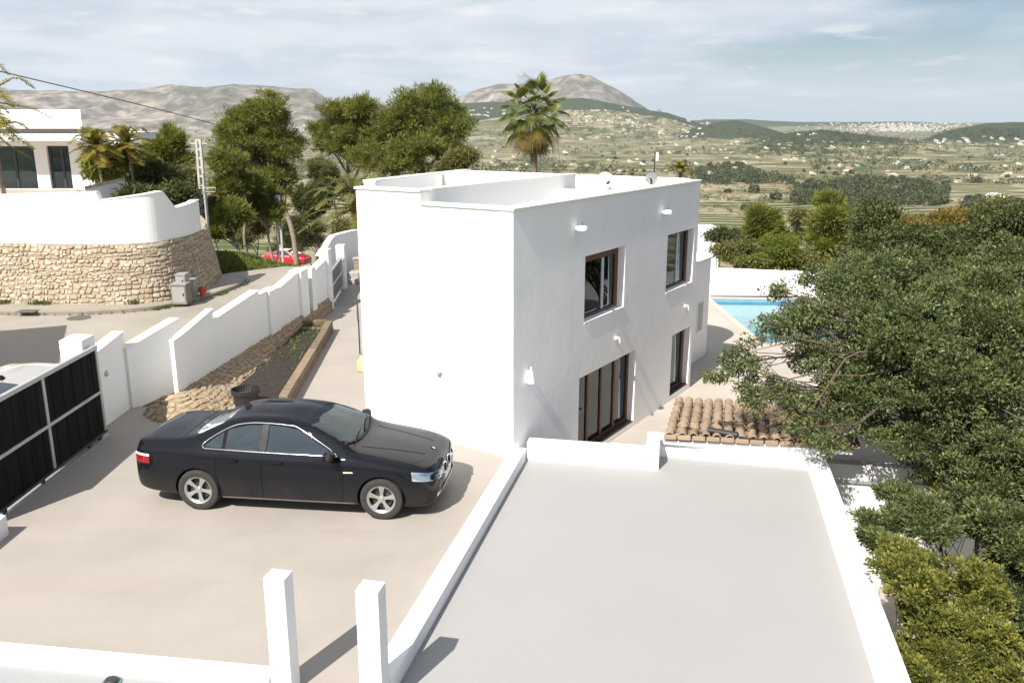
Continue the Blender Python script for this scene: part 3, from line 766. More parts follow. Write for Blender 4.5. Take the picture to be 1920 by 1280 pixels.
# ---- pavement with kerb
kerb = smooth_curve([(-34,26.2),(-24,26.0),(-18,25.95),(-14.3,25.75),(-12.6,25.95),(-11.3,26.6),(-10.35,28.2),(-9.95,29.9),(-9.88,31.0),(-10.1,31.75),(-10.6,32.2)], 90)
base = smooth_curve([(-34,27.2),(-24,27.1),(-18,27.05),(-15.0,26.85),(-13.0,26.72),(-11.9,26.95),(-11.15,27.55),(-10.78,28.7),(-10.72,29.9),(-10.85,31.2),(-11.4,33.0),(-12.4,35.5),(-14.0,38.5)], 240)
kn = strip_normals(kerb)
mb = MB(); inn = kerb - kn*0.16
mb.grid([[ (*kerb[i],-0.2),(*kerb[i],0.10),(*(kerb[i]-kn[i]*0.02),0.12),(*inn[i],0.122) ] for i in range(len(kerb))], flip=True)
o = mb.build('kerb', KERBM, smooth='auto'); tag(o, 'dirty concrete kerb along the pavement', kind='structure')
pol = [tuple(p) for p in inn] + [(-11.1,32.3)] + [tuple(p) for p in base[:215][::-1] - 0]
mb = MB(); mb.prism(pol, -0.25, 0.118); o = mb.build('pavement', PAVEM); tag(o, 'narrow pale pavement at the foot of the stone wall', kind='structure')
mb = MB()
for (x,y) in ((148,596),):
    c = on_z(x,y,-0.01); mb.lathe([(0.0,0.0),(0.34,0.0),(0.34,0.012),(0.0,0.014)], (c[0],c[1],-0.012), 24)
o = mb.build('manhole_cover', simple('cast_iron', (0.10,0.085,0.075), 0.7), smooth='auto'); tag(o, 'round rusty manhole cover in the road just below the kerb', 'manhole cover')
mb = MB(); c = on_z(52,583,0.12); mb.obox((c[0]-0.3,c[1]-0.2,0.115),(1,0,0),(0,1,0),(0,0,1),0.6,0.4,0.014)
o = mb.build('manhole_cover', simple('cast_iron', (0.10,0.085,0.075), 0.7)); tag(o, 'square brown inspection cover set in the pavement', 'manhole cover')

# ---- stone retaining wall of the neighbour
SW_H = 2.0; BAT = 0.40
def stone_mat(name, cols):
    m, t, p = new_mat(name)
    oi = nd(t, 'ShaderNodeObjectInfo').outputs['Random']; pos = nd(t, 'ShaderNodeNewGeometry')
    rnd = mth(t, 'FRACT', mth(t, 'ADD', oi, pos.outputs['Random Per Island']))
    col = ramp(t, rnd, [(i/(len(cols)-1), c) for i, c in enumerate(cols)])
    col = mixc(t, mrange(t, noise(t, 9, 5, 0.65, vec=pos.outputs['Position']), 0.4, 0.75, 0, 0.5), col, (0.25,0.215,0.17))
    lk(t, col, p.inputs['Base Color']); p.inputs['Roughness'].default_value = 0.9; p.inputs['Specular IOR Level'].default_value = 0.2
    lk(t, bump(t, noise(t, 25, 5, 0.65, vec=pos.outputs['Position']), 0.5, 0.02), p.inputs['Normal'])
    return m
STONE = stone_mat('limestone', [(0.42,0.345,0.245),(0.50,0.43,0.33),(0.36,0.29,0.20),(0.46,0.385,0.27),(0.53,0.47,0.38),(0.40,0.31,0.20),(0.38,0.26,0.17),(0.49,0.42,0.31),(0.33,0.28,0.215)])
MORTAR = simple('mortar', (0.30,0.25,0.185), 0.95, var=0.3, scale=6)
STONE2 = stone_mat('rubble', [(0.311,0.230,0.144),(0.357,0.270,0.173),(0.270,0.201,0.127),(0.368,0.293,0.201),(0.299,0.230,0.150)])
CORE = simple('earth_mortar', (0.27,0.205,0.135), 0.95, var=0.4, scale=9, bmp=0.6, bscale=20)
stone_meshes = []
for k in range(9):
    bm = bmesh.new()
    rs = np.random.default_rng(50+k)
    n = rs.integers(5, 8); ang = np.sort((np.arange(n)+rs.uniform(-0.3,0.3,n))*2*math.pi/n)
    ring = [(0.5*np.sign(math.cos(a))*abs(math.cos(a))**0.5*rs.uniform(0.76,1.04), 0.5*np.sign(math.sin(a))*abs(math.sin(a))**0.5*rs.uniform(0.76,1.04)) for a in ang]
    v0 = [bm.verts.new((x, 0.0, z)) for x, z in ring]
    v1 = [bm.verts.new((x*0.97, -0.6, z*0.97)) for x, z in ring]
    v2 = [bm.verts.new((x*0.72, -1.0+rs.uniform(-0.15,0.15), z*0.70)) for x, z in ring]
    for i in range(n):
        j = (i+1) % n; bm.faces.new((v0[i],v0[j],v1[j],v1[i])); bm.faces.new((v1[i],v1[j],v2[j],v2[i]))
    bm.faces.new(v2); bmesh.ops.recalc_face_normals(bm, faces=bm.faces)
    me = bpy.data.meshes.new('stone'); bm.to_mesh(me); bm.free(); me.materials.append(STONE); stone_meshes.append(me)
bn = strip_normals(base)
arc = np.r_[0, np.cumsum(np.linalg.norm(np.diff(base,axis=0),axis=1))]
def wall_pt(s_, z, out=0.0):
    x = np.interp(s_, arc, base[:,0]); y = np.interp(s_, arc, base[:,1]); n = np.array([np.interp(s_, arc, bn[:,0]), np.interp(s_, arc, bn[:,1])])
    n /= np.linalg.norm(n); q = np.array([x,y]) - n*(BAT*z/SW_H) + n*out
    return np.array([q[0],q[1],z]), n
SWORG = np.array([-12.5,27.0,0.0])
swall = empty('stone_retaining_wall', SWORG, 'tall curved rubble stone retaining wall with white parapet across the road', 'wall')
mb = MB(); ss = np.linspace(0, arc[-1], 200)
mb.grid([[wall_pt(s_,z)[0] for z in (-0.1,0.7,1.4,SW_H)] + [wall_pt(s_,SW_H,-0.4)[0]] for s_ in ss], flip=True)
mb.build('mortar_face', MORTAR, swall, org=SWORG, smooth='auto')
stones = []
z = 0.02; rs = np.random.default_rng(5); row = 0
s_lo = arc[np.argmin(np.abs(base[:,0]+18.5))]; s_hi = arc[-1]
while z < SW_H-0.06:
    hgt = rs.uniform(0.085,0.165); hgt = min(hgt, SW_H-z)
    s_ = s_lo + rs.uniform(0,0.2)
    while s_ < s_hi:
        w = rs.uniform(0.09,0.30)
        stones.append((s_+w/2, min(SW_H-0.06, z+hgt/2+0.035*math.sin(s_*2.1+row*1.3)+rs.uniform(-.025,.025)), w*1.0, hgt*rs.uniform(0.80,1.25))); s_ += w
    z += hgt; row += 1
def px_of(P):
    d = np.array(P)-np.array([0,0,CAMH]); cz = d[1]*math.cos(PITCH)-d[2]*math.sin(PITCH); cyy = d[1]*math.sin(PITCH)+d[2]*math.cos(PITCH)
    return 960+FPX*d[0]/cz, 640-FPX*cyy/cz
vis = []
for i, (s_, zz, w, h_) in enumerate(stones):
    P, n = wall_pt(s_, zz); c = np.dot(-n, P[:2]/np.linalg.norm(P[:2])); x, y = px_of(P)
    vis.append((w*h_*max(c,0.02)/(P[1]**2) if 0 < x < 420 and c > 0 else 0.0))
order = np.argsort(-np.array(vis)); single = set(order[:300].tolist())
rv, rf = [], []
bvo = 0
for i, (s_, zz, w, h_) in enumerate(stones):
    P, n = wall_pt(s_, zz)
    nn = Vector((n[0], n[1], BAT/SW_H)).normalized(); tx = Vector((-n[1], n[0], 0)); up_ = nn.cross(tx) * -1
    if up_.z < 0: up_ = -up_
    xax = (-nn).cross(up_).normalized()
    M = Matrix((( xax.x, -nn.x, up_.x, P[0]-SWORG[0]),(xax.y,-nn.y,up_.y,P[1]-SWORG[1]),(xax.z,-nn.z,up_.z,P[2]-SWORG[2]),(0,0,0,1)))
    M = M @ Matrix.Rotation(rs.uniform(-.22,.22), 4, 'Y') @ Matrix.Diagonal((w, rs.uniform(0.018,0.05), h_, 1))
    me = stone_meshes[i % 9]
    if i in single:
        o = bpy.data.objects.new('stone', me); COL.objects.link(o); o.parent = swall; o.matrix_local = M
    else:
        for v in me.vertices: rv.append(tuple(M @ v.co))
        for p in me.polygons: rf.append(tuple(bvo+k for k in p.vertices))
        bvo += len(me.vertices)
me = bpy.data.meshes.new('stonework'); me.from_pydata(rv, [], rf); me.materials.append(STONE)
o = bpy.data.objects.new('stonework', me); COL.objects.link(o); o.parent = swall; o['kind'] = 'stuff'
# white stepped parapet on top
def par_top(x):
    P = [(-800,3.2),(0,3.50),(187,3.62),(188.01,3.37),(305,3.57),(326,2.97),(378,3.06),(500,3.1)]
    return np.interp(x, [p[0] for p in P], [p[1] for p in P])
g = []; gi = []
s_end = None
for s_ in np.linspace(0, arc[-1], 420):
    P, n = wall_pt(s_, SW_H); x, y = px_of((P[0]-n[0]*0.05,P[1]-n[1]*.05,3.2))
    back = n[1] > 0.05 and P[1] > 30.3
    if back and s_end is None: s_end = s_
    zt = par_top(x) if s_end is None else 3.06
    if s_end is not None and s_ > s_end+0.5: break
    f = np.array([P[0]-n[0]*0.02, P[1]-n[1]*0.02]); b = f - n*0.24
    g.append([(*f,1.985),(*f,zt),(*(f+n*0.02),zt+0.003),(*(f+n*0.02),zt+0.035),(*(b-n*0.02),zt+0.035),(*b,zt),(*b,1.985)])
mb = MB(); mb.grid(g, flip=True); n_ = len(g[-1]); mb.add(g[-1], [tuple(range(n_))])
mb.build('parapet', WHITE, swall, org=SWORG)
# terrace behind
mb = MB(); tb = [tuple(wall_pt(s_, SW_H, -0.2)[0][:2]) for s_ in np.linspace(2, arc[np.argmin(np.abs(base[:,0]+12.6)+(base[:,1]>29)*9)], 60)]
mb.prism(tb + [(-16.6,37.5),(-19.6,49),(-45,54),(-45,28)], -0.3, 2.42); o = mb.build('neighbour_terrace', simple('terrace_tiles', (0.40,0.345,0.285), 0.7, var=0.12, scale=3)); tag(o, 'raised beige terrace behind the white parapet', kind='structure')
# meter boxes, hydrant
def px_box(name, x0, x1, y0, y1, Y, dep, mat, label, cat, **k):
    a = at_y(x0, y1, Y); b = at_y(x1, y0, Y)
    t = MB(); t.box(a[0], b[0], Y, Y+dep, a[2], b[2]); o = t.build(name, mat, org=((a[0]+b[0])/2, Y+dep/2, a[2]), bevel=0.012)
    o.location = ((a[0]+b[0])/2, Y+dep/2, a[2]); return tag(o, label, cat)
BOXM = simple('grey_box_paint', (0.30,0.295,0.28), 0.6, var=0.08, scale=3)
def meter(x0, x1, y0, y1, Y, dep, label, mat, door=True, cat='meter box'):
    a = at_y(x0, y1, Y); b = at_y(x1, y0, Y); org = ((a[0]+b[0])/2, Y, a[2]); w = b[0]-a[0]; h_ = b[2]-a[2]
    t = empty('meter_box', org, label, cat)
    m = MB(); m.box(-w/2, w/2, 0, dep, 0, h_); m.build('cabinet', mat, t, bevel=0.01)
    m = MB(); m.box(-w/2-0.02, w/2+0.02, -0.02, dep+0.02, h_, h_+0.05); m.build('cap', simple('meter_cap', (0.26,0.25,0.23), 0.9), t)
    m = MB(); m.box(-w/2+0.04, w/2-0.04, -0.012, 0, 0.06, h_-0.06); dd = m.build('door', BOXM, t)
    m = MB(); m.box(w/2-0.10, w/2-0.07, -0.03, -0.012, h_*0.45, h_*0.6); m.build('handle', DARKM, dd)
meter(323, 347, 535, 571, 26.95, 0.5, 'low rendered meter cabinet standing out from the stone wall', simple('render_beige', (0.22,0.195,0.16), 0.9))
meter(330, 346, 517, 537, 27.25, 0.4, 'pale meter box set above the low cabinet on the stone wall', BOXM)
meter(353, 362, 527, 559, 27.9, 0.35, 'narrow white meter cabinet between the low cabinet and the red hydrant', BOXM)
hy = on_z(380, 555, 0.12)
t = empty('hydrant', (hy[0],hy[1],0.12), 'short red hydrant on the pavement by the stone wall', 'hydrant')
REDP = simple('red_paint', (0.42,0.035,0.025), 0.45, var=0.15)
m = MB(); m.lathe([(0.10,0),(0.10,0.03),(0.085,0.04),(0.085,0.22),(0.095,0.23),(0.09,0.28),(0.05,0.33),(0,0.34)], (0,0,0), 16); m.build('body', REDP, t, smooth='auto')
m = MB(); m.tube([(-0.13,0,0.17),(0.13,0,0.17)], 0.035, 8); m.build('outlet', REDP, t)

# ---- gate
GX = -7.70
gt = empty('sliding_gate', (GX,13.4,0), 'dark board sliding gate with pale metal frame on the left of the driveway', 'gate')
GORG = (GX,13.4,0)
GB = simple('dark_boards', (0.010,0.009,0.008), 0.85, spec=0.12, var=0.45, scale=5, stretch=(6,6,0.5), per_object=0.25)
ys_ = [15.24,13.36,11.48]
m = MB()
for y in ys_: m.box(GX-0.03,GX+0.035,y-0.035 if y<15 else y-0.07,y+0.035 if y<15 else y, 0.13,1.70)
m.box(GX-0.034,GX+0.039,11.40,15.25,1.70,1.775); m.box(GX-0.032,GX+0.037,11.44,15.17,0.86,0.915); 
m.build('frame', simple('pale_gate_metal', (0.42,0.43,0.44), 0.45, 0.3, var=0.08), gt, org=GORG, bevel=0.006)
m = MB(); m.box(GX-0.04,GX+0.04,11.40,15.25,0.085,0.13); m.build('bottom_rail', DARKM, gt, org=GORG)
for a, b in ((11.52,13.32),(13.40,15.16)):
    for z0, z1 in ((0.13,0.86),(0.915,1.70)):
        nb = 10; w = (b-a)/nb
        for i in range(nb):
            m = MB(); m.box(GX-0.012, GX+0.012+0.006*(i%2), a+i*w+0.004, a+(i+1)*w-0.004, z0+0.002, z1-0.002); m.build('board', GB, gt, org=GORG)
for y in (11.9,13.0,14.6,15.0):
    m = MB(); m.lathe([(0.0,-0.02),(0.045,-0.02),(0.045,0.02),(0.0,0.02)], (GX,y,0.045), 14, axis='x'); m.build('roller', DARKM, gt, org=GORG, smooth='auto')
m = MB(); m.box(GX-0.05,GX+0.05,8.9,15.3,-0.004,0.012); o = m.build('gate_track', GALV); tag(o, 'flat steel gate track laid in the driveway under the dark gate', 'gate track')
def pillar(name, x0, x1, y0, y1, h_, label, cap=0.0, cat='pillar', group=None, z0=-0.05, rz=0.0, th=0.0):
    cx_, cy2 = (x0+x1)/2, (y0+y1)/2; w, d = (x1-x0)/2, (y1-y0)/2
    m = MB(); m.box(-w,w,-d,d,z0,h_)
    if cap: m.add([(-w,-d,h_),(w,-d,h_),(w,d,h_),(-w,d,h_),(0,0,h_+cap)], [(0,1,4),(1,2,4),(2,3,4),(3,0,4)])
    o = m.build(name, WHITE, bevel=0.012); o.location = (cx_,cy2,0); o.rotation_euler = (0,0,rz)
    return tag(o, label, cat, group)
pillar('gate_pillar', -8.22, -7.80, 14.98, 15.46, 1.92, 'white gate pillar with low pointed cap behind the end of the dark gate', 0.07, 'gate pillar')
pillar('gate_pillar', -7.72, -7.26, 10.55, 11.25, 0.30, 'low white stub wall at the left edge where the gate ends', 0.0, 'gate pillar')
S13 = R(-13)
pillar('garden_pillar', -2.49, -2.26, 7.70, 7.90, 1.32, 'white square post at the end of the low wall, left of the pair', 0, 'post', 'pair of white posts by the slab', rz=R(-12))
pillar('garden_pillar', -1.52, -1.28, 7.46, 7.68, 1.32, 'white square post beside the grey slab, right of the pair', 0, 'post', 'pair of white posts by the slab', rz=R(-12))

# ---- boundary wall
W0 = np.array([-6.85,16.6,0.0]); W1 = np.array([-5.75,26.6,0.0]); WD = (W1-W0)/np.linalg.norm(W1-W0); WN = np.array([WD[1],-WD[0],0])   # WN points to the path
BORG = np.array([-6.9,20.0,0.0])
bw = empty('boundary_wall', BORG, 'long white saw-toothed boundary wall on a rubble stone base beside the planter', 'wall')
def wall_seg(p, q, z0a, z0b, za, zb, th=0.22, name='wall_panel', cop=True):
    p = np.array(p,float); q = np.array(q,float); d = (q-p)/np.linalg.norm(q-p); n = np.array([d[1],-d[0]])
    a, b, c_, e_ = p, q, q-n*th, p-n*th
    m = MB(); m.prism([a,b,c_,e_], [z0a,z0b,z0b,z0a], [za,zb,zb,za]); o = m.build(name, WHITE, bw, org=BORG, bevel=0.01)
    if cop:
        a2, b2, c2, e2_ = a+n*0.015-d*0.01, b+n*0.015+d*0.005, c_-n*0.015+d*0.005, e_-n*0.015-d*0.01
        m = MB(); m.prism([a2,b2,c2,e2_], [za+0.002,zb+0.002,zb+0.002,za+0.002], [za+0.03,zb+0.03,zb+0.03,za+0.03]); m.build('coping', COPING, o, org=BORG, bevel=0.006)
    return o
def ab(s_, off=0.0): return (W0 + WD*s_ + WN*off)[:2]
wall_seg((-7.94,15.50),(-7.94,16.92), -0.05,-0.05, 1.45,1.60)
wall_seg((-7.88,16.86),(-7.42,18.5), -0.05,-0.05, 1.25,1.52)
wall_seg(ab(0.10),ab(0.42), -0.05,-0.05,1.46,1.49, 0.09,'wall_pier')
wall_seg(ab(0.425,-0.02),ab(1.98,-0.03), 0.0,0.0, 1.47,1.72, 0.14)
wall_seg(ab(1.985,-0.035),ab(4.55,-0.035), 0.0,0.0, 1.46,1.64)
wall_seg(ab(4.555,-0.04),ab(5.08,-0.04), 0,0, 1.52,1.52)
wall_seg(ab(5.085,0.03),ab(5.75,0.03), 0,0, 1.50,1.50, 0.3,'wall_pier')
wall_seg(ab(5.755,-0.03),ab(7.36,-0.03), 0,0, 1.42,1.62)
wall_seg(ab(7.365,0.06),ab(7.95,0.06), 0,0, 1.64,1.64, 0.35,'wall_pier')
wall_seg(ab(8.25,0.06),ab(8.62,0.06), 0,0, 1.58,1.58, 0.35,'wall_pier')
wall_seg(ab(8.625,-0.03),ab(9.85,-0.03), 0,0, 1.40,1.60)
wall_seg(ab(9.855,0.05),ab(10.18,0.05), -0.05,-0.05, 1.90,1.90, 0.3,'gate_pier')
m = MB(); m.obox((*ab(7.955,-0.1),0.0), WD, -WN, UP, 0.29, 0.05, 1.42); dr = m.build('door', GALV, bw, org=BORG)
m = MB(); m.obox((*ab(7.99,-0.06),0.75), WD, WN, UP, 0.03, 0.04, 0.12); m.build('handle', DARKM, dr, org=BORG)
# rubble slope under the wall: an earth core with individual stones
def out_(s_): return float(np.interp(s_, [0.4,3.0,5.2,6.8,8.0,9.9], [0.95,0.80,0.52,0.34,0.20,0.14]))
tops_ = [(-7.46,16.80,0.05),(-7.15,16.66,0.30),(*ab(0.10,-0.02),0.37),(*ab(0.12,-0.02),0.37),(*ab(0.15,-0.02),0.375)]
feet_ = [(-7.58,16.55,-0.02),(-7.28,16.16,-0.02),(-6.85,15.93,-0.02),(-6.38,15.95,-0.02),(-6.04,16.22,-0.02)]
for s_ in np.linspace(0.55,9.86,26): tops_.append((*ab(s_,-0.02),0.375)); feet_.append((*ab(s_,out_(s_)),-0.02))
prs = smooth_curve(np.hstack([np.array(tops_), np.array(feet_)]), 160)
plen = np.r_[0, np.cumsum(np.linalg.norm(np.diff(0.5*(prs[:,:3]+prs[:,3:]),axis=0),axis=1))]
def rub(u, v):
    q = np.array([np.interp(u, plen, prs[:,k]) for k in range(6)]); P = q[3:]*(1-v)+q[:3]*v; P[2] += 0.07*math.sin(math.pi*v)*min(1,(q[2]+0.02)/0.3); return P
m = MB(); m.grid([[rub(u,v) for v in np.linspace(0,1,7)] for u in np.linspace(0,plen[-1],110)], flip=True); m.build('base_core', CORE, bw, org=BORG, smooth=True)
rs = np.random.default_rng(9); rub_meshes = []
for me in stone_meshes[:7]:
    m2 = me.copy(); m2.materials.clear(); m2.materials.append(STONE2); m2.name = 'stone'; rub_meshes.append(m2)
rst = []
for row in range(13):
    u = rs.uniform(0,0.1)
    while u < plen[-1]-0.05:
        w = rs.uniform(0.10,0.28); um = u+w/2; sl = np.linalg.norm(rub(um,1)-rub(um,0)); n_rows = max(2, int(round(sl/0.13)))
        if row < n_rows:
            v = (row+0.5)/n_rows + rs.uniform(-.03,.03); P = rub(um,v); tu = unit(rub(um+0.05,v)-rub(um-0.05,v)); tv = unit(rub(um,min(1,v+.05))-rub(um,max(0,v-.05))); n = unit(np.cross(tu,tv)); n = n if n[2] > 0 else -n
            z_ = unit(np.cross(tu, n)); z_ = z_ if np.dot(z_,tv) > 0 else -z_; x_ = np.cross(-n, z_)
            M = Matrix(((x_[0],-n[0],z_[0],P[0]-BORG[0]),(x_[1],-n[1],z_[1],P[1]-BORG[1]),(x_[2],-n[2],z_[2],P[2]-BORG[2]),(0,0,0,1))) @ Matrix.Rotation(rs.uniform(-.5,.5),4,'Y') @ Matrix.Diagonal((w*1.0, rs.uniform(0.012,0.035), sl/n_rows*rs.uniform(0.85,1.2), 1))
            rst.append((P[1], M))
        u += w
rst.sort(key=lambda a: a[0]); rv, rf, bvo = [], [], 0
for k, (_, M) in enumerate(rst):
    me = rub_meshes[k % 7]
    if k < 300:
        o = bpy.data.objects.new('stone', me); COL.objects.link(o); o.parent = bw; o.matrix_local = M
    else:
        for v in me.vertices: rv.append(tuple(M @ v.co))
        for p in me.polygons: rf.append(tuple(bvo+q for q in p.vertices))
        bvo += len(me.vertices)
if rv:
    me = bpy.data.meshes.new('rubble'); me.from_pydata(rv, [], rf); me.materials.append(STONE2); o = bpy.data.objects.new('rubble', me); COL.objects.link(o); o.parent = bw; o['kind'] = 'stuff'
# ---- second gate: grey vertical boards
g0 = np.array([-5.83,26.95,0.0]); g1 = np.array([-6.05,29.85,0.0]); gd = (g1-g0)/np.linalg.norm(g1-g0); gl_ = np.linalg.norm(g1-g0)
g2 = empty('grey_gate', (g0+g1)/2, 'weathered grey board gate in the white wall beyond the planter', 'gate'); G2O = (g0+g1)/2
GREYW = simple('grey_boards', (0.20,0.195,0.185), 0.8, var=0.35, scale=4, stretch=(5,5,0.4), per_object=0.2)
gn_ = np.array([gd[1],-gd[0],0])
m = MB()
for z in (0.12,0.62,1.10): m.obox(g0+UP*z, gd, gn_, UP, gl_, 0.05, 0.06)
for u in (0.0, gl_-0.05): m.obox(g0+gd*u+UP*0.05+gn_*0.001, gd, gn_, UP, 0.05, 0.06, 1.18)
m.build('frame', GALV, g2, org=G2O)
nb = 20; w = gl_/nb
for i in range(nb):
    m = MB(); m.obox(g0+gd*(i*w+0.012)+UP*0.06-gn_*0.03, gd, gn_, UP, w-0.024, 0.025, 1.10+0.01*(i%3)); m.build('board', GREYW, g2, org=G2O)
m = MB()
fw_ = empty('white_end_wall', (-5.9,30.6,0), 'white wall with rounded shoulders at the far end of the path', 'wall')
m.obox((-6.22,29.95,-0.05),(1,0,0),(0,1,0),(0,0,1),0.3,0.3,1.62)
m.build('gate_pier', WHITE, fw_, org=(-5.9,30.6,0), bevel=0.02)
cv = smooth_curve([(-6.5,28.9),(-6.55,30.2),(-6.5,31.6),(-5.9,33.4),(-4.8,34.8),(-3.2,36)], 30); nn_ = strip_normals(cv)
tp = np.interp(np.arange(30), [0,4,9,15,22,29], [1.35,1.45,1.72,1.72,1.55,1.5])
m = MB(); m.grid([[(*cv[i],-0.1),(*cv[i],tp[i]),(*(cv[i]-nn_[i]*0.22),tp[i]),(*(cv[i]-nn_[i]*0.22),-0.1)] for i in range(30)], flip=True); m.build('wall_panel', WHITE, fw_, org=(-5.9,30.6,0))
# rubble pile / steps and beige block by the far path
def slab_steps():
    t = empty('stone_steps', (-5.75,31.4,0), 'two grey stone steps below the white end wall', 'steps')
    for i,(w,h_) in enumerate(((0.9,0.18),(0.5,0.40))):
        m = MB(); m.box(-0.45+i*0.1,0.35,-w/2,w/2,0,h_); m.build('step', simple('grey_stone', (0.33,0.31,0.28), 0.9), t, bevel=0.03)
slab_steps()
c = on_z(668,525,0.0); t = empty('brick_barbecue', (c[0]+0.25,c[1]+0.2,0), 'small ochre brick barbecue at the end of the path', 'barbecue')
for i in range(5):
    for j in range(3):
        m = MB(); m.box(-0.35+j*0.235,-0.35+j*0.235+0.222,0,0.3,i*0.15,i*0.15+0.138); m.build('brick', STONE2, t, bevel=0.01)
m = MB(); m.box(-0.4,0.4,-0.03,0.35,0.75,0.80); m.build('top_slab', simple('grey_stone', (0.33,0.31,0.28), 0.9), t)
# ---- railing left of the house
rp = on_z(675,664,0.0); rq = on_z(671,602,0.0)
t = empty('handrail', rp, 'thin dark metal handrail standing on the path left of the house', 'railing')
m = MB()
for u in (0,1): 
    P = (rq-rp)*u; m = MB(); m.tube([P+UP*-0.02, P+UP*0.86], 0.018, 8); m.build('post', DARKM, t)
m = MB(); m.tube([UP*0.86-(rq-rp)*0.03, (rq-rp)*1.02+UP*0.88], 0.02, 8); m.tube([UP*0.45, (rq-rp)+UP*0.45], 0.010, 6); m.build('rail', DARKM, t)
m = MB(); c = on_z(678,697,0.0); m.box(-0.12,0.25,-0.25,0.25,0,0.28); o = m.build('sandstone_block', simple('ochre_stone', (0.55,0.43,0.27), 0.85, var=0.2, scale=4), bevel=0.03); o.location = (c[0]+0.02,c[1]+0.2,0); tag(o, 'ochre sandstone block on the path against the house corner', 'stone block')

# ---- planter of timber sleepers
pl_o = np.array([-5.2,20.0,0.0])
plt = empty('planter', pl_o, 'long soil planter edged with weathered timber sleepers along the white wall', 'planter')
SLEEP = simple('weathered_sleeper', (0.17,0.125,0.08), 0.9, var=0.4, scale=3, stretch=(1.2,9,9), bmp=0.4, bscale=30, per_object=0.25)
r0 = np.array([-4.62,16.75,0]); r1 = np.array([-5.08,23.6,0]); rd = (r1-r0)/np.linalg.norm(r1-r0); rl = np.linalg.norm(r1-r0); rn_ = np.array([-rd[1],rd[0],0])
for lay in (0,1):
    n = 3; off = 0.0 if lay == 0 else -0.6
    cuts = [0, rl*0.36, rl*0.70, rl] if lay == 0 else [0, rl*0.2, rl*0.55, rl*0.86, rl]
    for i in range(len(cuts)-1):
        m = MB(); j = random.uniform(-0.015,0.015)
        m.obox(r0+rd*(cuts[i]+0.01)+rn_*(j+0.01*lay)+UP*(lay*0.16), rd, rn_, UP, cuts[i+1]-cuts[i]-0.02, 0.19, 0.155+random.uniform(-.01,.01)); m.build('sleeper', SLEEP, plt, org=pl_o, bevel=0.014)
en = ab(7.0,0.16); ev = np.array([*en,0])-(r1+rd*0.0); el_ = np.linalg.norm(ev); ev /= el_; evn = np.array([-ev[1],ev[0],0])
for lay in (0,1):
    m = MB(); m.obox(r1+UP*(lay*0.165)-rd*0.02+ev*0.2, ev, rd, UP, el_-0.2, 0.19, 0.155); m.build('sleeper', SLEEP, plt, org=pl_o, bevel=0.014)
m = MB(); m.obox(r1-rd*0.55+ev*0.2+UP*0.10, ev, rd, UP, el_-0.25, 0.16, 0.13); m.build('sleeper', SLEEP, plt, org=pl_o, bevel=0.014)
SOIL = simple('dark_soil', (0.024,0.017,0.012), 0.95, var=0.5, scale=12, bmp=1.0, bscale=9)
m = MB(); gs = []
for i in range(40):
    u = i/39; R0 = r0+rd*(rl*u)+rn_*0.16; L0 = np.array([*ab(0.75+6.4*u,out_(0.75+6.4*u)-0.12),0])
    gs.append([tuple(R0*(1-k)+L0*k+UP*(0.17+0.05*math.sin(i*1.7+k*9)*math.sin(k*3.1)+0.06*k)) for k in np.linspace(0,1,8)])
m.grid(gs); m.build('soil', SOIL, plt, org=pl_o, smooth=True)
# pot
t = empty('plant_pot', (-5.42,16.55,0), 'large black plastic plant pot standing behind the black car roof', 'plant pot')
POTM = simple('black_plastic', (0.018,0.018,0.018), 0.55, var=0.2)
m = MB(); m.lathe([(0.20,0.0),(0.255,0.44),(0.285,0.44),(0.29,0.52),(0.27,0.525),(0.262,0.46),(0.25,0.40)], (0,0,0), 32); m.build('tub', POTM, t, smooth='auto')
m = MB(); m.lathe([(0.25,0.40),(0.15,0.42),(0.0,0.43)], (0,0,0), 20); m.build('soil', SOIL, t, smooth=True)
m = MB()
for k in range(5): m.tube([(0.03*k-0.06,0.02*k-0.04,0.42),(0.05*k-0.1,0.04*k-0.06,0.50+0.02*k)], [0.006,0.003], 5)
m.build('dry_stem', simple('dry_stem', (0.16,0.13,0.08), 0.9), t)

# ---- grey roof slab with white parapets
def line(p, q, y): p=np.array(p); q=np.array(q); return p+(q-p)*(y-p[1])/(q[1]-p[1])
LI = [(0.24,14.16),(-1.20,7.93)]; RI = [(5.11,13.73),(3.88,7.93)]
li0, li1 = np.array(LI[0]), line(*LI, 2.0); ri0, ri1 = np.array(RI[0]), line(*RI, 2.0)
SORG = np.array([2.0,9.0,-3.0])
gar = empty('flat_roof_block', SORG, 'flat-roofed block with grey concrete roof and white parapets in front of the villa', 'building')
m = MB(); m.prism([li1,ri1,ri0+(0.05,0.1),(2.70,14.40),(2.44,13.78),li0], -2.95, -0.05); m.build('roof', SLABM, gar, org=SORG)
sdir = (li0-li1)/np.linalg.norm(li0-li1); sn = np.array([sdir[1],-sdir[0]])
def par(p, q, th, z0, z1, side, name='parapet', mat=None):
    p=np.array(p,float); q=np.array(q,float); d=(q-p)/np.linalg.norm(q-p); n=np.array([d[1],-d[0]])*side
    m = MB(); m.prism([p,q,q+n*th,p+n*th], z0, z1); return m.build(name, mat or WHITE, gar, org=SORG, bevel=0.014)
lo = line(*LI, 7.72)
par(li0+(0.02,0.08), lo, 0.262, -2.9, 0.15, 1)       # left
par(lo-sdir*0.003, li1, 0.262, -2.9, 0.06, 1)
par(ri0+sdir*0.02, ri1, 0.30, -2.9, 0.15, -1)        # right
par((0.262,14.153),(2.30,13.765), 0.25, -2.9, 0.29, -1)
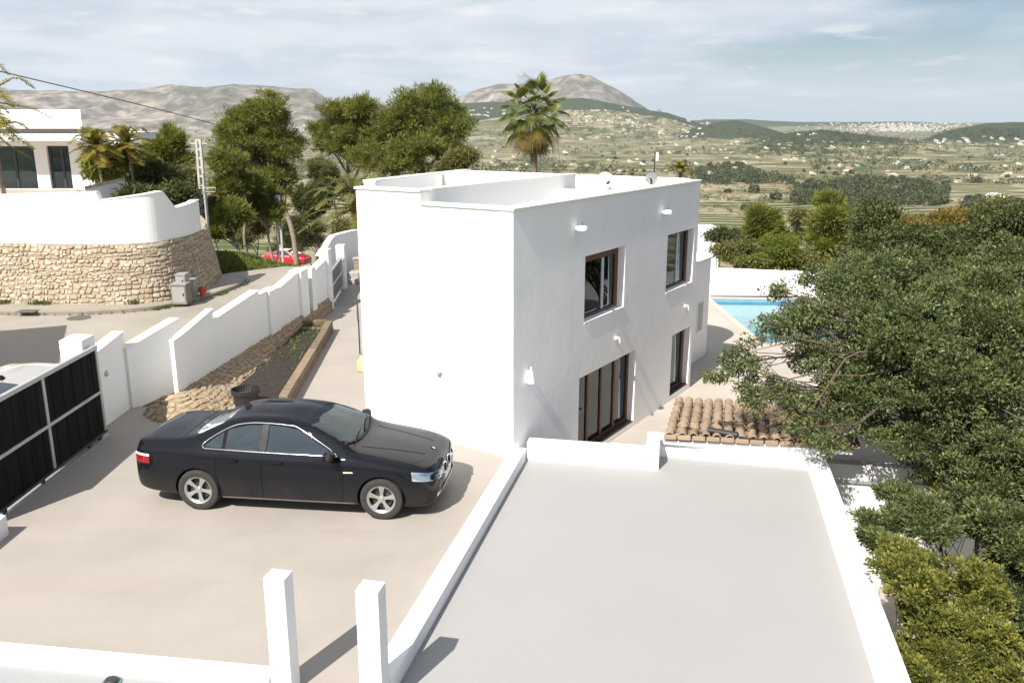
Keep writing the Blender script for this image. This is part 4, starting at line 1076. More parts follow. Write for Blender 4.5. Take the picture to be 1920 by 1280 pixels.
m = MB(); m.obox((2.305,13.735,-2.9),(0.98,-0.19,0),(0.19,0.98,0),UP,0.225,0.60,3.33); m.build('pier', WHITE, gar, org=SORG, bevel=0.014)
par((2.635,14.33),(5.36,13.66), 0.12, -2.9, 0.115, -1, 'ledge')
par((2.66,14.455),(5.42,13.775), 0.16, -2.9, 0.30, -1)
# low wall and second roof at the lower left
lw = empty('low_wall', (-4.2,8.3,0), 'low white wall with pale top at the lower left edge of the driveway', 'wall')
p0 = on_z(-260,1178,0.16)[:2]; p1 = np.array([-2.50,7.93]); d = (p1-p0)/np.linalg.norm(p1-p0); n = np.array([d[1],-d[0]])
m = MB(); m.prism([p0,p1,p1+n*0.20,p0+n*0.20], -1.0, 0.16); m.build('wall_panel', WHITE, lw, org=(-4.2,8.3,0), bevel=0.012)
m = MB(); m.prism([p0+n*0.205,p1+n*0.205,p1+n*0.235,p0+n*0.235], -1.0, 0.13); m.build('coping', COPING, lw, org=(-4.2,8.3,0))
m = MB(); m.prism([p0+n*0.2,p1+n*0.2+(0.05,0),(-1.7,6.55),(-2.4,2.5),(-12,2.5),(-12,9.5)], -1.0, 0.035); o = m.build('lower_roof', GREYS); tag(o, 'strip of grey flat roof below the low white wall', kind='structure')
c = on_z(209,1277,0.05); t = empty('roof_drain', (c[0],c[1],0.035), 'small dark round drain cover on the grey roof at the bottom edge', 'drain')
m = MB(); m.lathe([(0.075,0),(0.075,0.03),(0.06,0.05),(0,0.055)], (0,0,0), 20); m.build('cover', DARKM, t, smooth='auto')
m = MB(); m.lathe([(0.10,0),(0.10,0.012),(0.08,0.014),(0,0.014)], (0,0,0), 20); m.build('flange', simple('green_plastic', (0.10,0.22,0.18), 0.5), t, smooth='auto')

# ---- pool deck, pool, pool wall
DZ = -0.97
DECK = [(2.2,14.6),(5.6,14.2),(17.0,18.0),(20,34.0),(7.6,33.9),(2.0,31.0),(-1.55,25.3),(0.1,14.6)]
pool = [(7.86,31.9),(7.93,26.1),(10.95,26.0),(11.3,32.75),(7.85,33.0)]
PO = [(7.85,32.95),(7.93,26.15),(10.9,26.3),(11.3,32.75)]
bm = bmesh.new()
vo = [bm.verts.new((*p, DZ)) for p in DECK]; vi = [bm.verts.new((*p, DZ)) for p in PO]
eds = [bm.edges.new((vo[i], vo[(i+1)%len(vo)])) for i in range(len(vo))] + [bm.edges.new((vi[i], vi[(i+1)%4])) for i in range(4)]
bmesh.ops.triangle_fill(bm, use_beauty=True, use_dissolve=False, edges=eds)
for f in bm.faces:
    if f.normal.z < 0: f.normal_flip()
side = [e for e in bm.edges if len(e.link_faces)==1 and e.verts[0] in vo and e.verts[1] in vo]
ex = bmesh.ops.extrude_edge_only(bm, edges=side)
for v in [x for x in ex['geom'] if isinstance(x, bmesh.types.BMVert)]: v.co.z = -2.95
me = bpy.data.meshes.new('pool_deck'); bm.to_mesh(me); bm.free(); me.materials.append(DECKM)
o = bpy.data.objects.new('pool_deck', me); COL.objects.link(o); tag(o, 'pale concrete deck around the pool', kind='structure')
pt = empty('swimming_pool', (9.5,29.5,DZ), 'blue swimming pool with a pale shallow shelf beside the white garden wall', 'swimming pool'); PORG = (9.5,29.5,DZ)
TILEB = simple('pool_tile', (0.17,0.35,0.46), 0.4, var=0.08, scale=3)
m = MB(); zf = -2.0
m.add([(*p,zf) for p in PO], [(3,2,1,0)][:1] if False else [(0,1,2,3)])
for i in range(4):
    a, b = PO[i], PO[(i+1)%4]; m.add([(*a,DZ-0.01),(*b,DZ-0.01),(*b,zf),(*a,zf)], [(0,1,2,3)])
m.build('basin', TILEB, pt, org=PORG)
m = MB(); m.prism([(7.87,32.9),(7.90,30.9),(11.17,30.75),(11.27,32.7)], zf+0.004, -1.18); m.build('shelf', simple('pale_tile', (0.52,0.60,0.58), 0.5), pt, org=PORG)
wm, wt2, wp = new_mat('pool_water'); wo = [x for x in wt2.nodes if x.type=='OUTPUT_MATERIAL'][0]
fr = nd(wt2,'ShaderNodeFresnel'); fr.inputs['IOR'].default_value = 1.33
tr = nd(wt2,'ShaderNodeBsdfTransparent'); tr.inputs['Color'].default_value = (0.60,0.82,0.90,1)
gl2 = nd(wt2,'ShaderNodeBsdfGlossy'); gl2.inputs['Roughness'].default_value = 0.03
nb_ = bump(wt2, noise(wt2, 5, 4, 0.6, coord='Object'), 0.25, 0.03); lk(wt2, nb_, gl2.inputs['Normal']); lk(wt2, nb_, fr.inputs['Normal'])
mx = nd(wt2,'ShaderNodeMixShader'); lk(wt2, fr.outputs[0], mx.inputs[0]); lk(wt2, tr.outputs[0], mx.inputs[1]); lk(wt2, gl2.outputs[0], mx.inputs[2]); lk(wt2, mx.outputs[0], wo.inputs[0])
m = MB(); m.add([(*p,-1.08) for p in PO], [(0,1,2,3)]); m.build('water', wm, pt, org=PORG)
m = MB()
for i in range(4):
    a, b = np.array(PO[i]), np.array(PO[(i+1)%4]); d = (b-a)/np.linalg.norm(b-a); n = np.array([-d[1],d[0]])
    m.prism([a-n*0.02-d*0.25,b-n*0.02+d*0.0,b-n*0.27,a-n*0.27-d*0.25], DZ-0.03, DZ+0.025+0.003*i)
m.build('edge_coping', concrete('pool_coping', (0.47,0.42,0.355), 0.2), pt, org=PORG)
pw = empty('pool_wall', (10.5,33.4,DZ), 'plain white garden wall behind the swimming pool', 'wall')
m = MB(); m.prism([(4.5,33.35),(8.2,33.32),(14.2,33.25),(19.8,33.1),(19.8,33.35),(14.2,33.5),(8.2,33.57),(4.5,33.6)], -1.6, [0.28,0.17,-0.08,-0.2,-0.2,-0.08,0.17,0.28]); m.build('wall_panel', WHITE, pw, org=(10.5,33.4,DZ))
m = MB(); m.prism([(7.9,33.30),(11.3,33.26),(11.3,33.29),(7.9,33.33)], DZ+0.001, DZ+0.06); m.build('dark_base', DARKM, pw, org=(10.5,33.4,DZ))
# ---- canopy roof of barrel tiles
cn = empty('tiled_canopy', (4.2,15.8,DZ), 'small lean-to roof of weathered barrel tiles between the grey slab and the pool deck', 'tiled roof'); CORG = np.array([4.2,15.8,DZ])
A0 = on_z(1243,822,0.30); A1 = on_z(1600,842,0.30); B0 = on_z(1264,754,-0.02); B1 = on_z(1590,770,-0.02)
A1 = A0 + (A1-A0)*1.0; B1 = B0 + (A1-A0)
def cnp(u, v): return (A0*(1-u)+A1*u)*(1-v) + (B0*(1-u)+B1*u)*v
TILE = stone_mat('clay_tile', [(0.34,0.235,0.15),(0.40,0.295,0.20),(0.29,0.20,0.13),(0.36,0.27,0.185),(0.32,0.245,0.17),(0.42,0.30,0.19),(0.26,0.19,0.13)])
bm_len = np.linalg.norm(B0-A0)
ncol = int(round(np.linalg.norm(A1-A0)/0.205)); nrow = 7
def tile_mesh(concave=False):
    r_ = 0.088; m = MB(); g = []
    for t_ in (0.0, 0.5, 1.0):
        rad = r_*(1.0-0.16*t_)       # wider at the lower end
        g.append([(rad*math.cos(a)*(1), -t_, rad*math.sin(a)*(-0.75 if concave else 0.95)) for a in np.linspace(0, math.pi, 8)])
    gi = [[(x*0.86, y, z*0.86) for (x,y,z) in row_] for row_ in g]
    m.grid(g, flip=concave); m.grid(gi, flip=not concave)
    m.add(g[0]+gi[0], [(k,k+1,8+k+1,8+k) for k in range(7)]); m.add(g[-1]+gi[-1], [(k+1,k,8+k,8+k+1) for k in range(7)])
    me = bpy.data.meshes.new('tile'); me.from_pydata(m.v, [], m.f); me.materials.append(TILE); 
    me.polygons.foreach_set('use_smooth', [True]*len(me.polygons)); me.update()
    try: me.set_sharp_from_angle(angle=R(50))
    except Exception: pass
    return me
tm = tile_mesh(); tmc = tile_mesh(True)
ax = (A1-A0)/np.linalg.norm(A1-A0); dn = (B0-A0)/bm_len; nz_ = np.cross(ax, dn); nz_ = nz_ if nz_[2] > 0 else -nz_
step = bm_len/nrow
rs = np.random.default_rng(3)
for c_ in range(ncol):
    for r_ in range(nrow):
        for kind in (0, 1):
            u = (c_ + (0.5 if kind == 0 else 1.0))*0.205
            P = A0 + ax*u + dn*(step*(r_+1)+0.03) + nz_*((0.035 if kind == 0 else 0.05) + 0.012 + rs.uniform(-0.006,0.006))
            o = bpy.data.objects.new('tile', tm if kind == 0 else tmc); COL.objects.link(o); o.parent = cn
            yv = dn; tilt = 0.05
            M = Matrix(((ax[0],yv[0],nz_[0],P[0]-CORG[0]),(ax[1],yv[1],nz_[1],P[1]-CORG[1]),(ax[2],yv[2],nz_[2],P[2]-CORG[2]),(0,0,0,1)))
            o.matrix_local = M @ Matrix.Rotation(rs.uniform(-.05,.05),4,'Z') @ Matrix.Rotation(-tilt,4,'X') @ Matrix.Diagonal((1,step+0.07,1,1))
m = MB(); m.add([A0-UP*0.03,A1-UP*0.03,B1-UP*0.03,B0-UP*0.03,A0-UP*0.10,A1-UP*0.10,B1-UP*0.10,B0-UP*0.10], [(0,1,2,3),(7,6,5,4),(0,4,5,1),(1,5,6,2),(2,6,7,3),(3,7,4,0)]); m.build('roof_board', WHITE, cn, org=CORG, fix=True)
# row of flat edging tiles along the wall
nE = 13
for i in range(nE):
    L_ = np.linalg.norm(A1-A0)/nE; P = A0 + ax*(i*L_+0.012) + UP*0.01 - dn*0.075
    m = MB(); m.obox(P, ax, dn, UP, L_-0.024, 0.12, 0.075); m.build('edge_tile', TILE, cn, org=CORG, bevel=0.008)
m = MB(); m.prism([(B0-dn*0.25)[:2],(B1-dn*0.25)[:2],(B1-dn*0.5)[:2],(B0-dn*0.5)[:2]], -2.9, -0.12); m.build('wall', WHITE, cn, org=CORG)
# black roll and cables lying on the tiles
BLK = simple('black_rubber', (0.015,0.016,0.017), 0.55)
Pa = on_z(1326,806,0.42); Pb = on_z(1384,816,0.42)
t = empty('black_tube', (Pa+Pb)/2, 'thick black cylinder with cable ends lying across the tiles', 'cylinder')
m = MB(); mid = (Pa+Pb)/2; m.tube([Pa-mid, (Pa-mid)*0.96, (Pb-mid)*0.96, Pb-mid], [0.035,0.06,0.06,0.045], 14); m.build('sleeve', BLK, t, smooth='auto')
m = MB(); m.tube([on_z(x,y,0.40)-mid for x,y in ((1288,800),(1300,806),(1314,812),(1328,806))], 0.012, 6); m.build('cable_end', BLK, t, smooth=True)
def cable(pts, label, rad=0.011, z=0.25):
    P = smooth_curve([on_z(x,y,zz+0.13)[:3] for x,y,zz in pts], 50)
    m = MB(); m.tube(P, rad, 6); o = m.build('cable', BLK, org=P[0], smooth=True); o.location = tuple(P[0]); tag(o, label, 'cable')
cable([(1336,793,0.16),(1365,790,0.17),(1400,791,0.17),(1440,793,0.16),(1500,797,0.16),(1540,800,0.15)], 'thin black cable running across the middle of the tiled canopy')
cable([(1384,818,0.30),(1410,822,0.28),(1440,823,0.28),(1480,818,0.27),(1510,812,0.24)], 'black cable leading from the cylinder towards the tree branches')
# ---- lower yard right of the slab
YW = empty('yard_wall', (7.5,14.8,-2.7), 'white yard wall with thin ledge dappled by tree shade right of the slab', 'wall')
m = MB(); m.prism([(5.46,14.47),(12.5,13.2),(12.55,13.42),(5.8,14.64)], -2.9, -0.22); m.build('wall_panel', WHITE, YW, org=(7.5,14.8,-2.7))
m = MB(); m.prism([(5.7,14.38),(12.5,13.14),(12.52,13.2),(5.72,14.44)], -0.56, -0.50); m.build('ledge', GALV, YW, org=(7.5,14.8,-2.7))
m = MB(); m.prism([(4.6,11.4),(6.2,9.6),(13,11),(12.5,13.2),(5.7,14.4),(5.35,12.9)], -2.9, -2.58); o = m.build('yard_floor', DECKM); tag(o, 'pale paved yard below the grey slab', kind='structure')
c = on_z(1609,1000,-2.3); t = empty('terracotta_pot', (c[0]+0.05,c[1]-0.2,-2.62), 'terracotta pot half hidden between the parapet and the yellow-green shrub', 'plant pot')
m = MB(); m.lathe([(0.16,0),(0.24,0.42),(0.27,0.42),(0.275,0.5),(0.25,0.5),(0.23,0.40),(0,0.38)], (0,0,0), 24); m.build('tub', simple('terracotta', (0.40,0.14,0.07), 0.8), t, smooth='auto')
# small white block beyond the tower
m = MB(); c0 = at_y(1311,427,46); c1 = at_y(1343,490,46); m.box(0,c1[0]-c0[0],0,1.6,-4.5,c0[2]+0.0); o = m.build('garden_store', WHITE); o.location = (c0[0],46,0); tag(o, 'small white box-like outbuilding beyond the rounded tower', 'outbuilding')
c0_ = MB(); c0_.box(c1[0]-c0[0]+0.004,c1[0]-c0[0]+0.14,0.1,1.4,-4.5,c0[2]-0.05); q_ = c0_.build('pillar_strip', COPING, o)

# ---- neighbour house
NO = np.array([-22.5,45.0,2.42])
nh = empty('neighbour_house', NO, 'modern white house with deep flat canopy above the stone wall at the left', 'house')
def nb_(mb_, name, mat, parent=None, **k): return mb_.build(name, mat, parent or nh, org=NO, **k)
xr = xz(164,44.6)
m = MB(); xL = -33.0
hs = [(xz(-40,44.6)-xL, xz(56,44.6)-xL, 0.02, 2.16), (xz(80,44.6)-xL, xz(122,44.6)-xL, 0.02, 2.18), (xz(147,44.6)-xL, xz(157,44.6)-xL, 0.9, 2.05)]
holed_wall(m, (xL,44.6,2.42), np.array([1.0,0,0]), UP, np.array([0,-1.0,0]), xr-xL, 0.0, 2.45, hs, 0.3, 0.25); nb_(m, 'wall', WHITE)
m = MB(); m.prism([(xr-0.3,44.9),(xr-0.001,44.9),(xr*52/44.9-0.1,52),(xr*52/44.9-0.4,52)],2.42,4.86); m.box(xL,xr-0.3,49.8,50.0,2.42,4.86); m.box(xz(60,44.9)-0.1,xz(60,44.9)+0.1,44.9,49.8,2.42,4.86); nb_(m, 'inner_wall', WHITE)
for (a,b,z0,z1), nm in zip(hs, ('sliding_door','door','window')):
    fm = MB(); X0, X1 = xL+a, xL+b; Z0, Z1 = 2.42+z0, 2.42+z1; f_ = 0.09 if nm != 'window' else 0.04
    fm.box(X0,X1,44.76,44.84,Z1-f_,Z1); fm.box(X0,X1,44.76,44.84,Z0,Z0+0.05)
    for xx in ([X0, X0+(X1-X0)*0.55, X1-f_] if nm!='window' else [X0,X1-f_]): fm.box(xx,xx+f_*1.4,44.755,44.85,Z0,Z1)
    fo = nb_(fm, nm, DARKM); pm = MB(); pm.box(X0,X1,44.79,44.80,Z0,Z1); nb_(pm, 'pane', PANE, fo)
def flank(x1, y0, y1, z0, z1):
    q = MB(); q.prism([(xL,y0),(x1,y0),(x1*y1/y0-0.1,y1),(xL,y1)], z0, z1); return q
xc = xz(148,43.9); m = flank(xc,43.9,52,4.87,5.20); nb_(m, 'canopy', WHITE, bevel=0.01)
m = MB()
for k in range(14):
    xx = xz(-40+k*15, 42.2); m.box(xx,xx+0.16,43.35,43.89,4.9,5.05)
m.box(xL,xz(148,43.2),43.2,43.34,4.88,5.22); nb_(m, 'pergola_beam', WHITE)
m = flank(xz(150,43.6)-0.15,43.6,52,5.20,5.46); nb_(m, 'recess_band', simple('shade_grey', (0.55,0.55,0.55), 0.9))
m = flank(xz(153,43.0),43.0,52,5.46,6.36); nb_(m, 'upper_block', WHITE, bevel=0.01)
m = MB(); m.box(xz(150,45.5),xz(246,45.5),45.5,48.5,4.88,5.26); nb_(m, 'side_canopy', WHITE, bevel=0.01)
for x in (238,): 
    m = MB(); m.box(xz(x,46)-0.12,xz(x,46)+0.12,46,46.24,2.42,4.88); nb_(m, 'post', WHITE)
m = MB(); m.box(xz(168,45),xz(176,45),45.0,45.3,2.42,4.88); nb_(m, 'post', WHITE)
tw = empty('terrace_wall', (xz(170,36),36,2.4), 'low white terrace wall with stone capping in front of the neighbour house', 'wall'); TWO = (xz(170,36),36,2.4)
xa, xb = xz(140,35), xz(224,37)
m = MB(); m.prism([(xa,35.2),(xb,36.6),(xb,36.9),(xa,35.5)], 2.3, [3.12,3.36,3.36,3.12]); nbx = m.build('wall_panel', WHITE, tw, org=TWO)
for i in range(6):
    u0, u1 = i/6, (i+1)/6-0.01; X0 = xa+(xb-xa)*u0; X1 = xa+(xb-xa)*u1; y0 = 35.15+1.4*u0; y1 = 35.15+1.4*u1; za = 3.12+0.24*u0; zb = 3.12+0.24*u1
    m = MB(); m.prism([(X0,y0),(X1,y1),(X1,y1+0.4),(X0,y0+0.4)], [za+0.003,zb+0.003]*1+[zb+0.003,za+0.003], [za+0.12,zb+0.12,zb+0.12,za+0.12]); m.build('cap_stone', STONE, tw, org=TWO)
for i in range(3):
    X0 = xz(115+i*7,35); m = MB(); m.box(X0,X0+0.15,34.95,35.3,2.3,3.05+0.03*(i%2)); m.build('pier_stone', STONE, tw, org=TWO)
# unseen house added outside the frame, shaped to cast shade on the road
RO = np.array([-17.5,16.5,0.0])
on_ = empty('added_shade_house', RO, 'unseen white house added to cast the shadow on the road', 'house')
rq_ = [(-12.9,14.6),(-15.5,20.3),(-22.3,17.2),(-19.7,11.5)]
m = MB(); m.prism(rq_, -0.1, 4.6); m.build('wall', WHITE, on_, org=RO)
m = MB(); cq = np.mean(np.array(rq_),axis=0); m.prism([tuple(cq+(np.array(p)-cq)*1.05) for p in rq_], 4.6, 4.85); m.build('roof', COPING, on_, org=RO)
da = np.array([-15.5+12.9,20.3-14.6,0.0]); da /= np.linalg.norm(da); dn_ = np.array([da[1],-da[0],0])
for k in (1.0,3.8):
    m = MB(); m.obox(np.array([-12.9,14.6,1.0])+da*k+dn_*0.0, da, dn_, UP, 1.4, 0.06, 1.3); wf = m.build('window', WOOD, on_, org=RO); m = MB(); m.obox(np.array([-12.9,14.6,1.08])+da*(k+.08)+dn_*0.061, da, dn_, UP, 1.24, 0.01, 1.14); m.build('pane', PANE, wf, org=RO)
# ================================================================== CARS
def pchip(xs, ys, x):
    xs = np.array(xs, float); ys = np.array(ys, float)
    o = np.argsort(xs); xs, ys = xs[o], ys[o]
    h = np.diff(xs); d = np.diff(ys)/h; m = np.zeros(len(xs))
    for i in range(1, len(xs)-1):
        if d[i-1]*d[i] > 0:
            w1 = 2*h[i]+h[i-1]; w2 = h[i]+2*h[i-1]; m[i] = (w1+w2)/(w1/d[i-1]+w2/d[i])
    m[0], m[-1] = d[0], d[-1]
    x = np.clip(x, xs[0], xs[-1]); i = np.clip(np.searchsorted(xs, x)-1, 0, len(xs)-2)
    t = (x-xs[i])/h[i]; t2 = t*t; t3 = t2*t
    return (2*t3-3*t2+1)*ys[i]+(t3-2*t2+t)*h[i]*m[i]+(-2*t3+3*t2)*ys[i+1]+(t3-t2)*h[i]*m[i+1]
def sh(x): return float(np.interp(x, [-2.42,-2.05,-1.85,-1.40,-0.45,0.62,0.95,1.55,2.12,2.42], [-2.42,-2.02,-1.70,-1.19,-0.27,0.88,1.17,1.65,2.12,2.42]))
SX = [2.42,2.39,2.30,2.12,1.85,1.55,1.2,0.95,0.70,0.40,0.10,-0.3,-0.7,-1.05,-1.35,-1.65,-1.85,-2.1,-2.28,-2.37,-2.42]
SX = [sh(x) for x in SX]
ST = dict(
 zb=[.33,.24,.19,.17,.17,.18,.18,.18,.18,.18,.18,.18,.18,.18,.18,.19,.20,.22,.25,.29,.36],
 yw=[.52,.665,.79,.862,.896,.910,.916,.918,.920,.921,.922,.922,.921,.919,.914,.904,.890,.862,.810,.73,.60],
 zsh=[.57,.62,.69,.750,.795,.83,.858,.872,.880,.888,.895,.903,.910,.918,.926,.934,.938,.930,.905,.865,.79],
 zbelt=[.60,.665,.755,.815,.855,.892,.930,.955,.963,.968,.973,.978,.984,.992,1.000,1.010,1.012,.995,.965,.92,.83],
 yb=[.46,.60,.715,.775,.805,.818,.826,.830,.832,.833,.833,.833,.833,.831,.826,.814,.800,.768,.715,.64,.51],
 zt=[.615,.685,.785,.85,.893,.932,.972,1.010,1.145,1.275,1.356,1.386,1.380,1.340,1.236,1.115,1.080,1.064,1.040,.975,.855],
 yt=[.36,.475,.565,.61,.632,.648,.665,.70,.672,.632,.592,.572,.572,.586,.618,.662,.692,.690,.650,.58,.45],
 zc=[.625,.70,.805,.872,.920,.962,1.000,1.028,1.172,1.315,1.412,1.468,1.462,1.412,1.290,1.150,1.112,1.098,1.070,1.00,.87])
def section(x, inset=0.0, zb=None, sub=5):
    g = {k: float(pchip(SX, v, x)) for k, v in ST.items()}
    yw, b = g['yw']-inset, (g['zb'] if zb is None else zb)
    pts = [(0,b),(yw*0.80,b),(yw*0.955,b+0.05),(yw*0.995,max(b+0.16,0.40)),(yw,max(b+0.2,0.60)),(yw-0.012,g['zsh']-0.05),(yw-0.030,g['zsh']),(g['yb']-inset,g['zbelt']-inset*0.3),(g['yt']-inset*0.7,g['zt']-inset),(g['yt']*0.55,g['zt']*0.35+g['zc']*0.65-inset),(0,g['zc']-inset)]
    if zb is not None and zb > 0.6:
        pts = [(0,b),(yw*0.7,b),(yw*0.9,b+0.02),(yw*0.93,b+0.04),(yw*0.95,b+0.06),(yw*0.95,b+0.08),(yw*0.94,b+0.12),(g['yb']-inset,g['zbelt']+0.02),(g['yt']-inset*0.7,g['zt']-inset),(g['yt']*0.55,g['zt']*0.35+g['zc']*0.65-inset),(0,g['zc']-inset)]
    P = np.array(pts, float); out = [P[0]]
    n = len(P)
    for i in range(n-1):
        p0 = P[i-1] if i else np.array([-P[1][0],P[1][1]]); p3 = P[i+2] if i+2 < n else np.array([-P[n-2][0],P[n-2][1]])
        p1, p2 = P[i], P[i+1]; s_ = sub
        for k in range(1, s_+1):
            t = k/s_; ten = 0.42
            m1 = ten*(p2-p0); m2 = ten*(p3-p1)
            # limit the tangents so that sharp creases stay tight
            L = np.linalg.norm(p2-p1); 
            for mm in (m1, m2):
                q = np.linalg.norm(mm)
                if q > L*1.2: mm *= L*1.2/q
            t2, t3 = t*t, t*t*t
            out.append((2*t3-3*t2+1)*p1+(t3-2*t2+t)*m1+(-2*t3+3*t2)*p2+(t3-t2)*m2)
    return np.array(out)
def loft(xs, inset=0.0, zbf=None):
    rings = []
    for x in xs:
        h = section(x, inset, None if zbf is None else zbf(x))
        full = [(x,-p[0],p[1]) for p in h] + [(x,p[0],p[1]) for p in h[-2:0:-1]]
        rings.append(full)
    n = len(rings[0]); V = [p for r_ in rings for p in r_]; F = []
    for i in range(len(rings)-1):
        for k in range(n): F.append((i*n+k, i*n+(k+1)%n, (i+1)*n+(k+1)%n, (i+1)*n+k))
    c0 = len(V); V.append((xs[0], 0, np.mean([p[2] for p in rings[0]]))); c1 = len(V); V.append((xs[-1], 0, np.mean([p[2] for p in rings[-1]])))
    for k in range(n):
        F.append((c0, (k+1)%n, k)); m_ = (len(rings)-1)*n; F.append((c1, m_+k, m_+(k+1)%n))
    bm = bmesh.new(); vv = [bm.verts.new(p) for p in V]
    for f in F:
        try: bm.faces.new([vv[i] for i in f])
        except ValueError: pass
    bmesh.ops.recalc_face_normals(bm, faces=bm.faces)
    return bm
def bm_obj(bm, name):
    me = bpy.data.meshes.new(name); bm.to_mesh(me); o = bpy.data.objects.new(name, me); COL.objects.link(o); return o
def poly_cutter(poly, axis, a, b):
    """extrude a polygon: axis 'y' -> poly in (x,z); axis 'z' -> poly in (x,y)"""
    bm = bmesh.new(); n = len(poly)
    mk = (lambda p, t: (p[0], t, p[1])) if axis == 'y' else (lambda p, t: (p[0], p[1], t))
    v0 = [bm.verts.new(mk(p, a)) for p in poly]; v1 = [bm.verts.new(mk(p, b)) for p in poly]
    bm.faces.new(v0); bm.faces.new(v1[::-1])
    for i in range(n): bm.faces.new((v0[i], v0[(i+1)%n], v1[(i+1)%n], v1[i]))
    bmesh.ops.recalc_face_normals(bm, faces=bm.faces)
    return bm_obj(bm, 'cutter')
def round_poly(P, r=0.04, n=4):
    P = [np.array(p, float) for p in P]; out = []
    for i in range(len(P)):
        a, b, c = P[i-1], P[i], P[(i+1)%len(P)]
        u = (a-b); lu = np.linalg.norm(u); v = (c-b); lv = np.linalg.norm(v); q = min(r, lu*0.45, lv*0.45)
        p0 = b+u/lu*q; p1 = b+v/lv*q
        for k in range(n+1):
            t = k/n; out.append((1-t)**2*p0+2*t*(1-t)*b+t*t*p1)
    return out
AX_F, AX_R, TYR = 1.585, -1.303, 0.332
def make_car(name, label, cat, group=None):
    paint = MATS.get('black_car_paint')
    if paint is None:
        paint, t, p = new_mat('black_car_paint'); MATS['black_car_paint'] = paint
        dust = noise(t, 3.5, 6, 0.65); pos = nd(t, 'ShaderNodeTexCoord').outputs['Object']; sx = nd(t,'ShaderNodeSeparateXYZ'); lk(t, pos, sx.inputs[0])
        low = mrange(t, sx.outputs[2], 0.62, 0.16, 0.0, 1.0)
        dd = mth(t, 'MULTIPLY', mth(t, 'ADD', mth(t,'MULTIPLY',low,0.09), 0.003), mrange(t, dust, 0.3, 0.7, 0.3, 1.2))
        lk(t, mixc(t, dd, (0.0045,0.0052,0.008), (0.26,0.225,0.18)), p.inputs['Base Color'])
        p.inputs['Roughness'].default_value = 0.45; p.inputs['Coat Weight'].default_value = 0.62; p.inputs['Coat Roughness'].default_value = 0.012; p.inputs['Coat IOR'].default_value = 1.45
        p.inputs['Specular IOR Level'].default_value = 0.02
        lk(t, bump(t, noise(t, 0.8, 2, 0.5), 0.02, 0.05), p.inputs['Coat Normal'])
    CHROME = simple('chrome', (0.80,0.80,0.80), 0.12, 1.0, var=0.02)
    RUB = simple('tyre_rubber', (0.028,0.026,0.024), 0.8, var=0.25, scale=14)
    ALLOY = simple('alloy', (0.50,0.495,0.485), 0.32, 0.85, var=0.12, scale=5)
    BLKP = simple('black_trim', (0.010,0.010,0.011), 0.5, spec=0.2)
    INT = simple('car_interior', (0.050,0.050,0.053), 0.8, var=0.2)
    SEAT = simple('car_seat', (0.22,0.215,0.20), 0.8, var=0.15)
    LENS = glass('lamp_lens', (0.92,0.95,0.97), 1.5, 0.02, 1.4)
    WIN = glass('side_glass', (0.24,0.30,0.29), 1.52, 0.0, 4.2); WSH = glass('windscreen_glass', (0.58,0.78,0.66), 1.52, 0.0, 1.0)
    REFL = simple('lamp_reflector', (0.75,0.76,0.78), 0.18, 0.9, var=0.05); REDL = simple('red_lens', (0.24,0.008,0.012), 0.15, var=0.1, coat=0.6); WHL = simple('white_lens', (0.72,0.72,0.70), 0.2, coat=0.5); AMB = simple('amber_lens', (0.72,0.60,0.42), 0.25, coat=0.5)
    root = empty(name, (0,0,0), label, cat, group)
    xs = np.unique(np.concatenate([np.linspace(2.42,2.2,9), np.linspace(2.2,-2.2,66), np.linspace(-2.2,-2.42,9)]))[::-1]
    bm = loft(xs); bvh = BVHTree.FromBMesh(bm); bvh_n = bm
    body = bm_obj(bm, 'body')
    cav = bm_obj(loft(np.linspace(1.18,-1.56,30), 0.035, lambda x: (0.34 if x < 1.0 else 0.62) if x > -0.55 else (0.80 if x < -0.8 else 0.34+0.46*(-0.55-x)/0.25)), 'cutter')
    SIDE = dict(front=[(0.60,0.985),(0.50,1.055),(0.06,1.295),(-0.12,1.332),(-0.385,1.345),(-0.385,0.992)],
                rear=[(-0.485,0.994),(-0.485,1.346),(-0.72,1.338),(-0.98,1.285),(-1.06,1.255),(-1.06,1.008)],
                quarter=[(-1.105,1.010),(-1.105,1.236),(-1.28,1.135),(-1.40,1.045),(-1.385,1.022)])
    SIDE = {k: round_poly([(sh(a),b) for a,b in v], 0.035) for k, v in SIDE.items()}
    ws = round_poly([(0.86,0.0),(0.80,0.45),(0.70,0.66),(0.60,0.672),(0.20,0.565),(0.15,0.30),(0.14,0.0),(0.15,-0.30),(0.20,-0.565),(0.60,-0.672),(0.70,-0.66),(0.80,-0.45)], 0.05)
    rw = round_poly([(-1.10,0.0),(-1.12,0.35),(-1.16,0.53),(-1.52,0.62),(-1.59,0.58),(-1.63,0.30),(-1.64,0.0),(-1.63,-0.30),(-1.59,-0.58),(-1.52,-0.62),(-1.16,-0.53),(-1.12,-0.35)], 0.05)
    ws = [(sh(a),b) for a,b in ws]; rw = [(sh(a),b) for a,b in rw]
    cutters = [cav] + [poly_cutter(v, 'y', -1.3, 1.3) for v in SIDE.values()] + [poly_cutter(ws, 'z', 0.97, 2.0), poly_cutter(rw, 'z', 1.02, 2.0)]
    for ax in (AX_F, AX_R):
        for s_ in (1, -1):
            m = MB(); m.lathe([(0.368,0.0),(0.368,0.62)], (ax, 0.0, TYR+0.005), 40, axis='y'); c_ = m.build('cutter', BLKP, fix=True)
            c_.data.transform(Matrix.Translation((0, 0.64 if s_ > 0 else -1.26, 0))); cutters.append(c_)
    dg = None
    for i, c_ in enumerate(cutters):
        md = body.modifiers.new('cut%d' % i, 'BOOLEAN'); md.operation = 'DIFFERENCE'; md.object = c_; md.solver = 'EXACT'
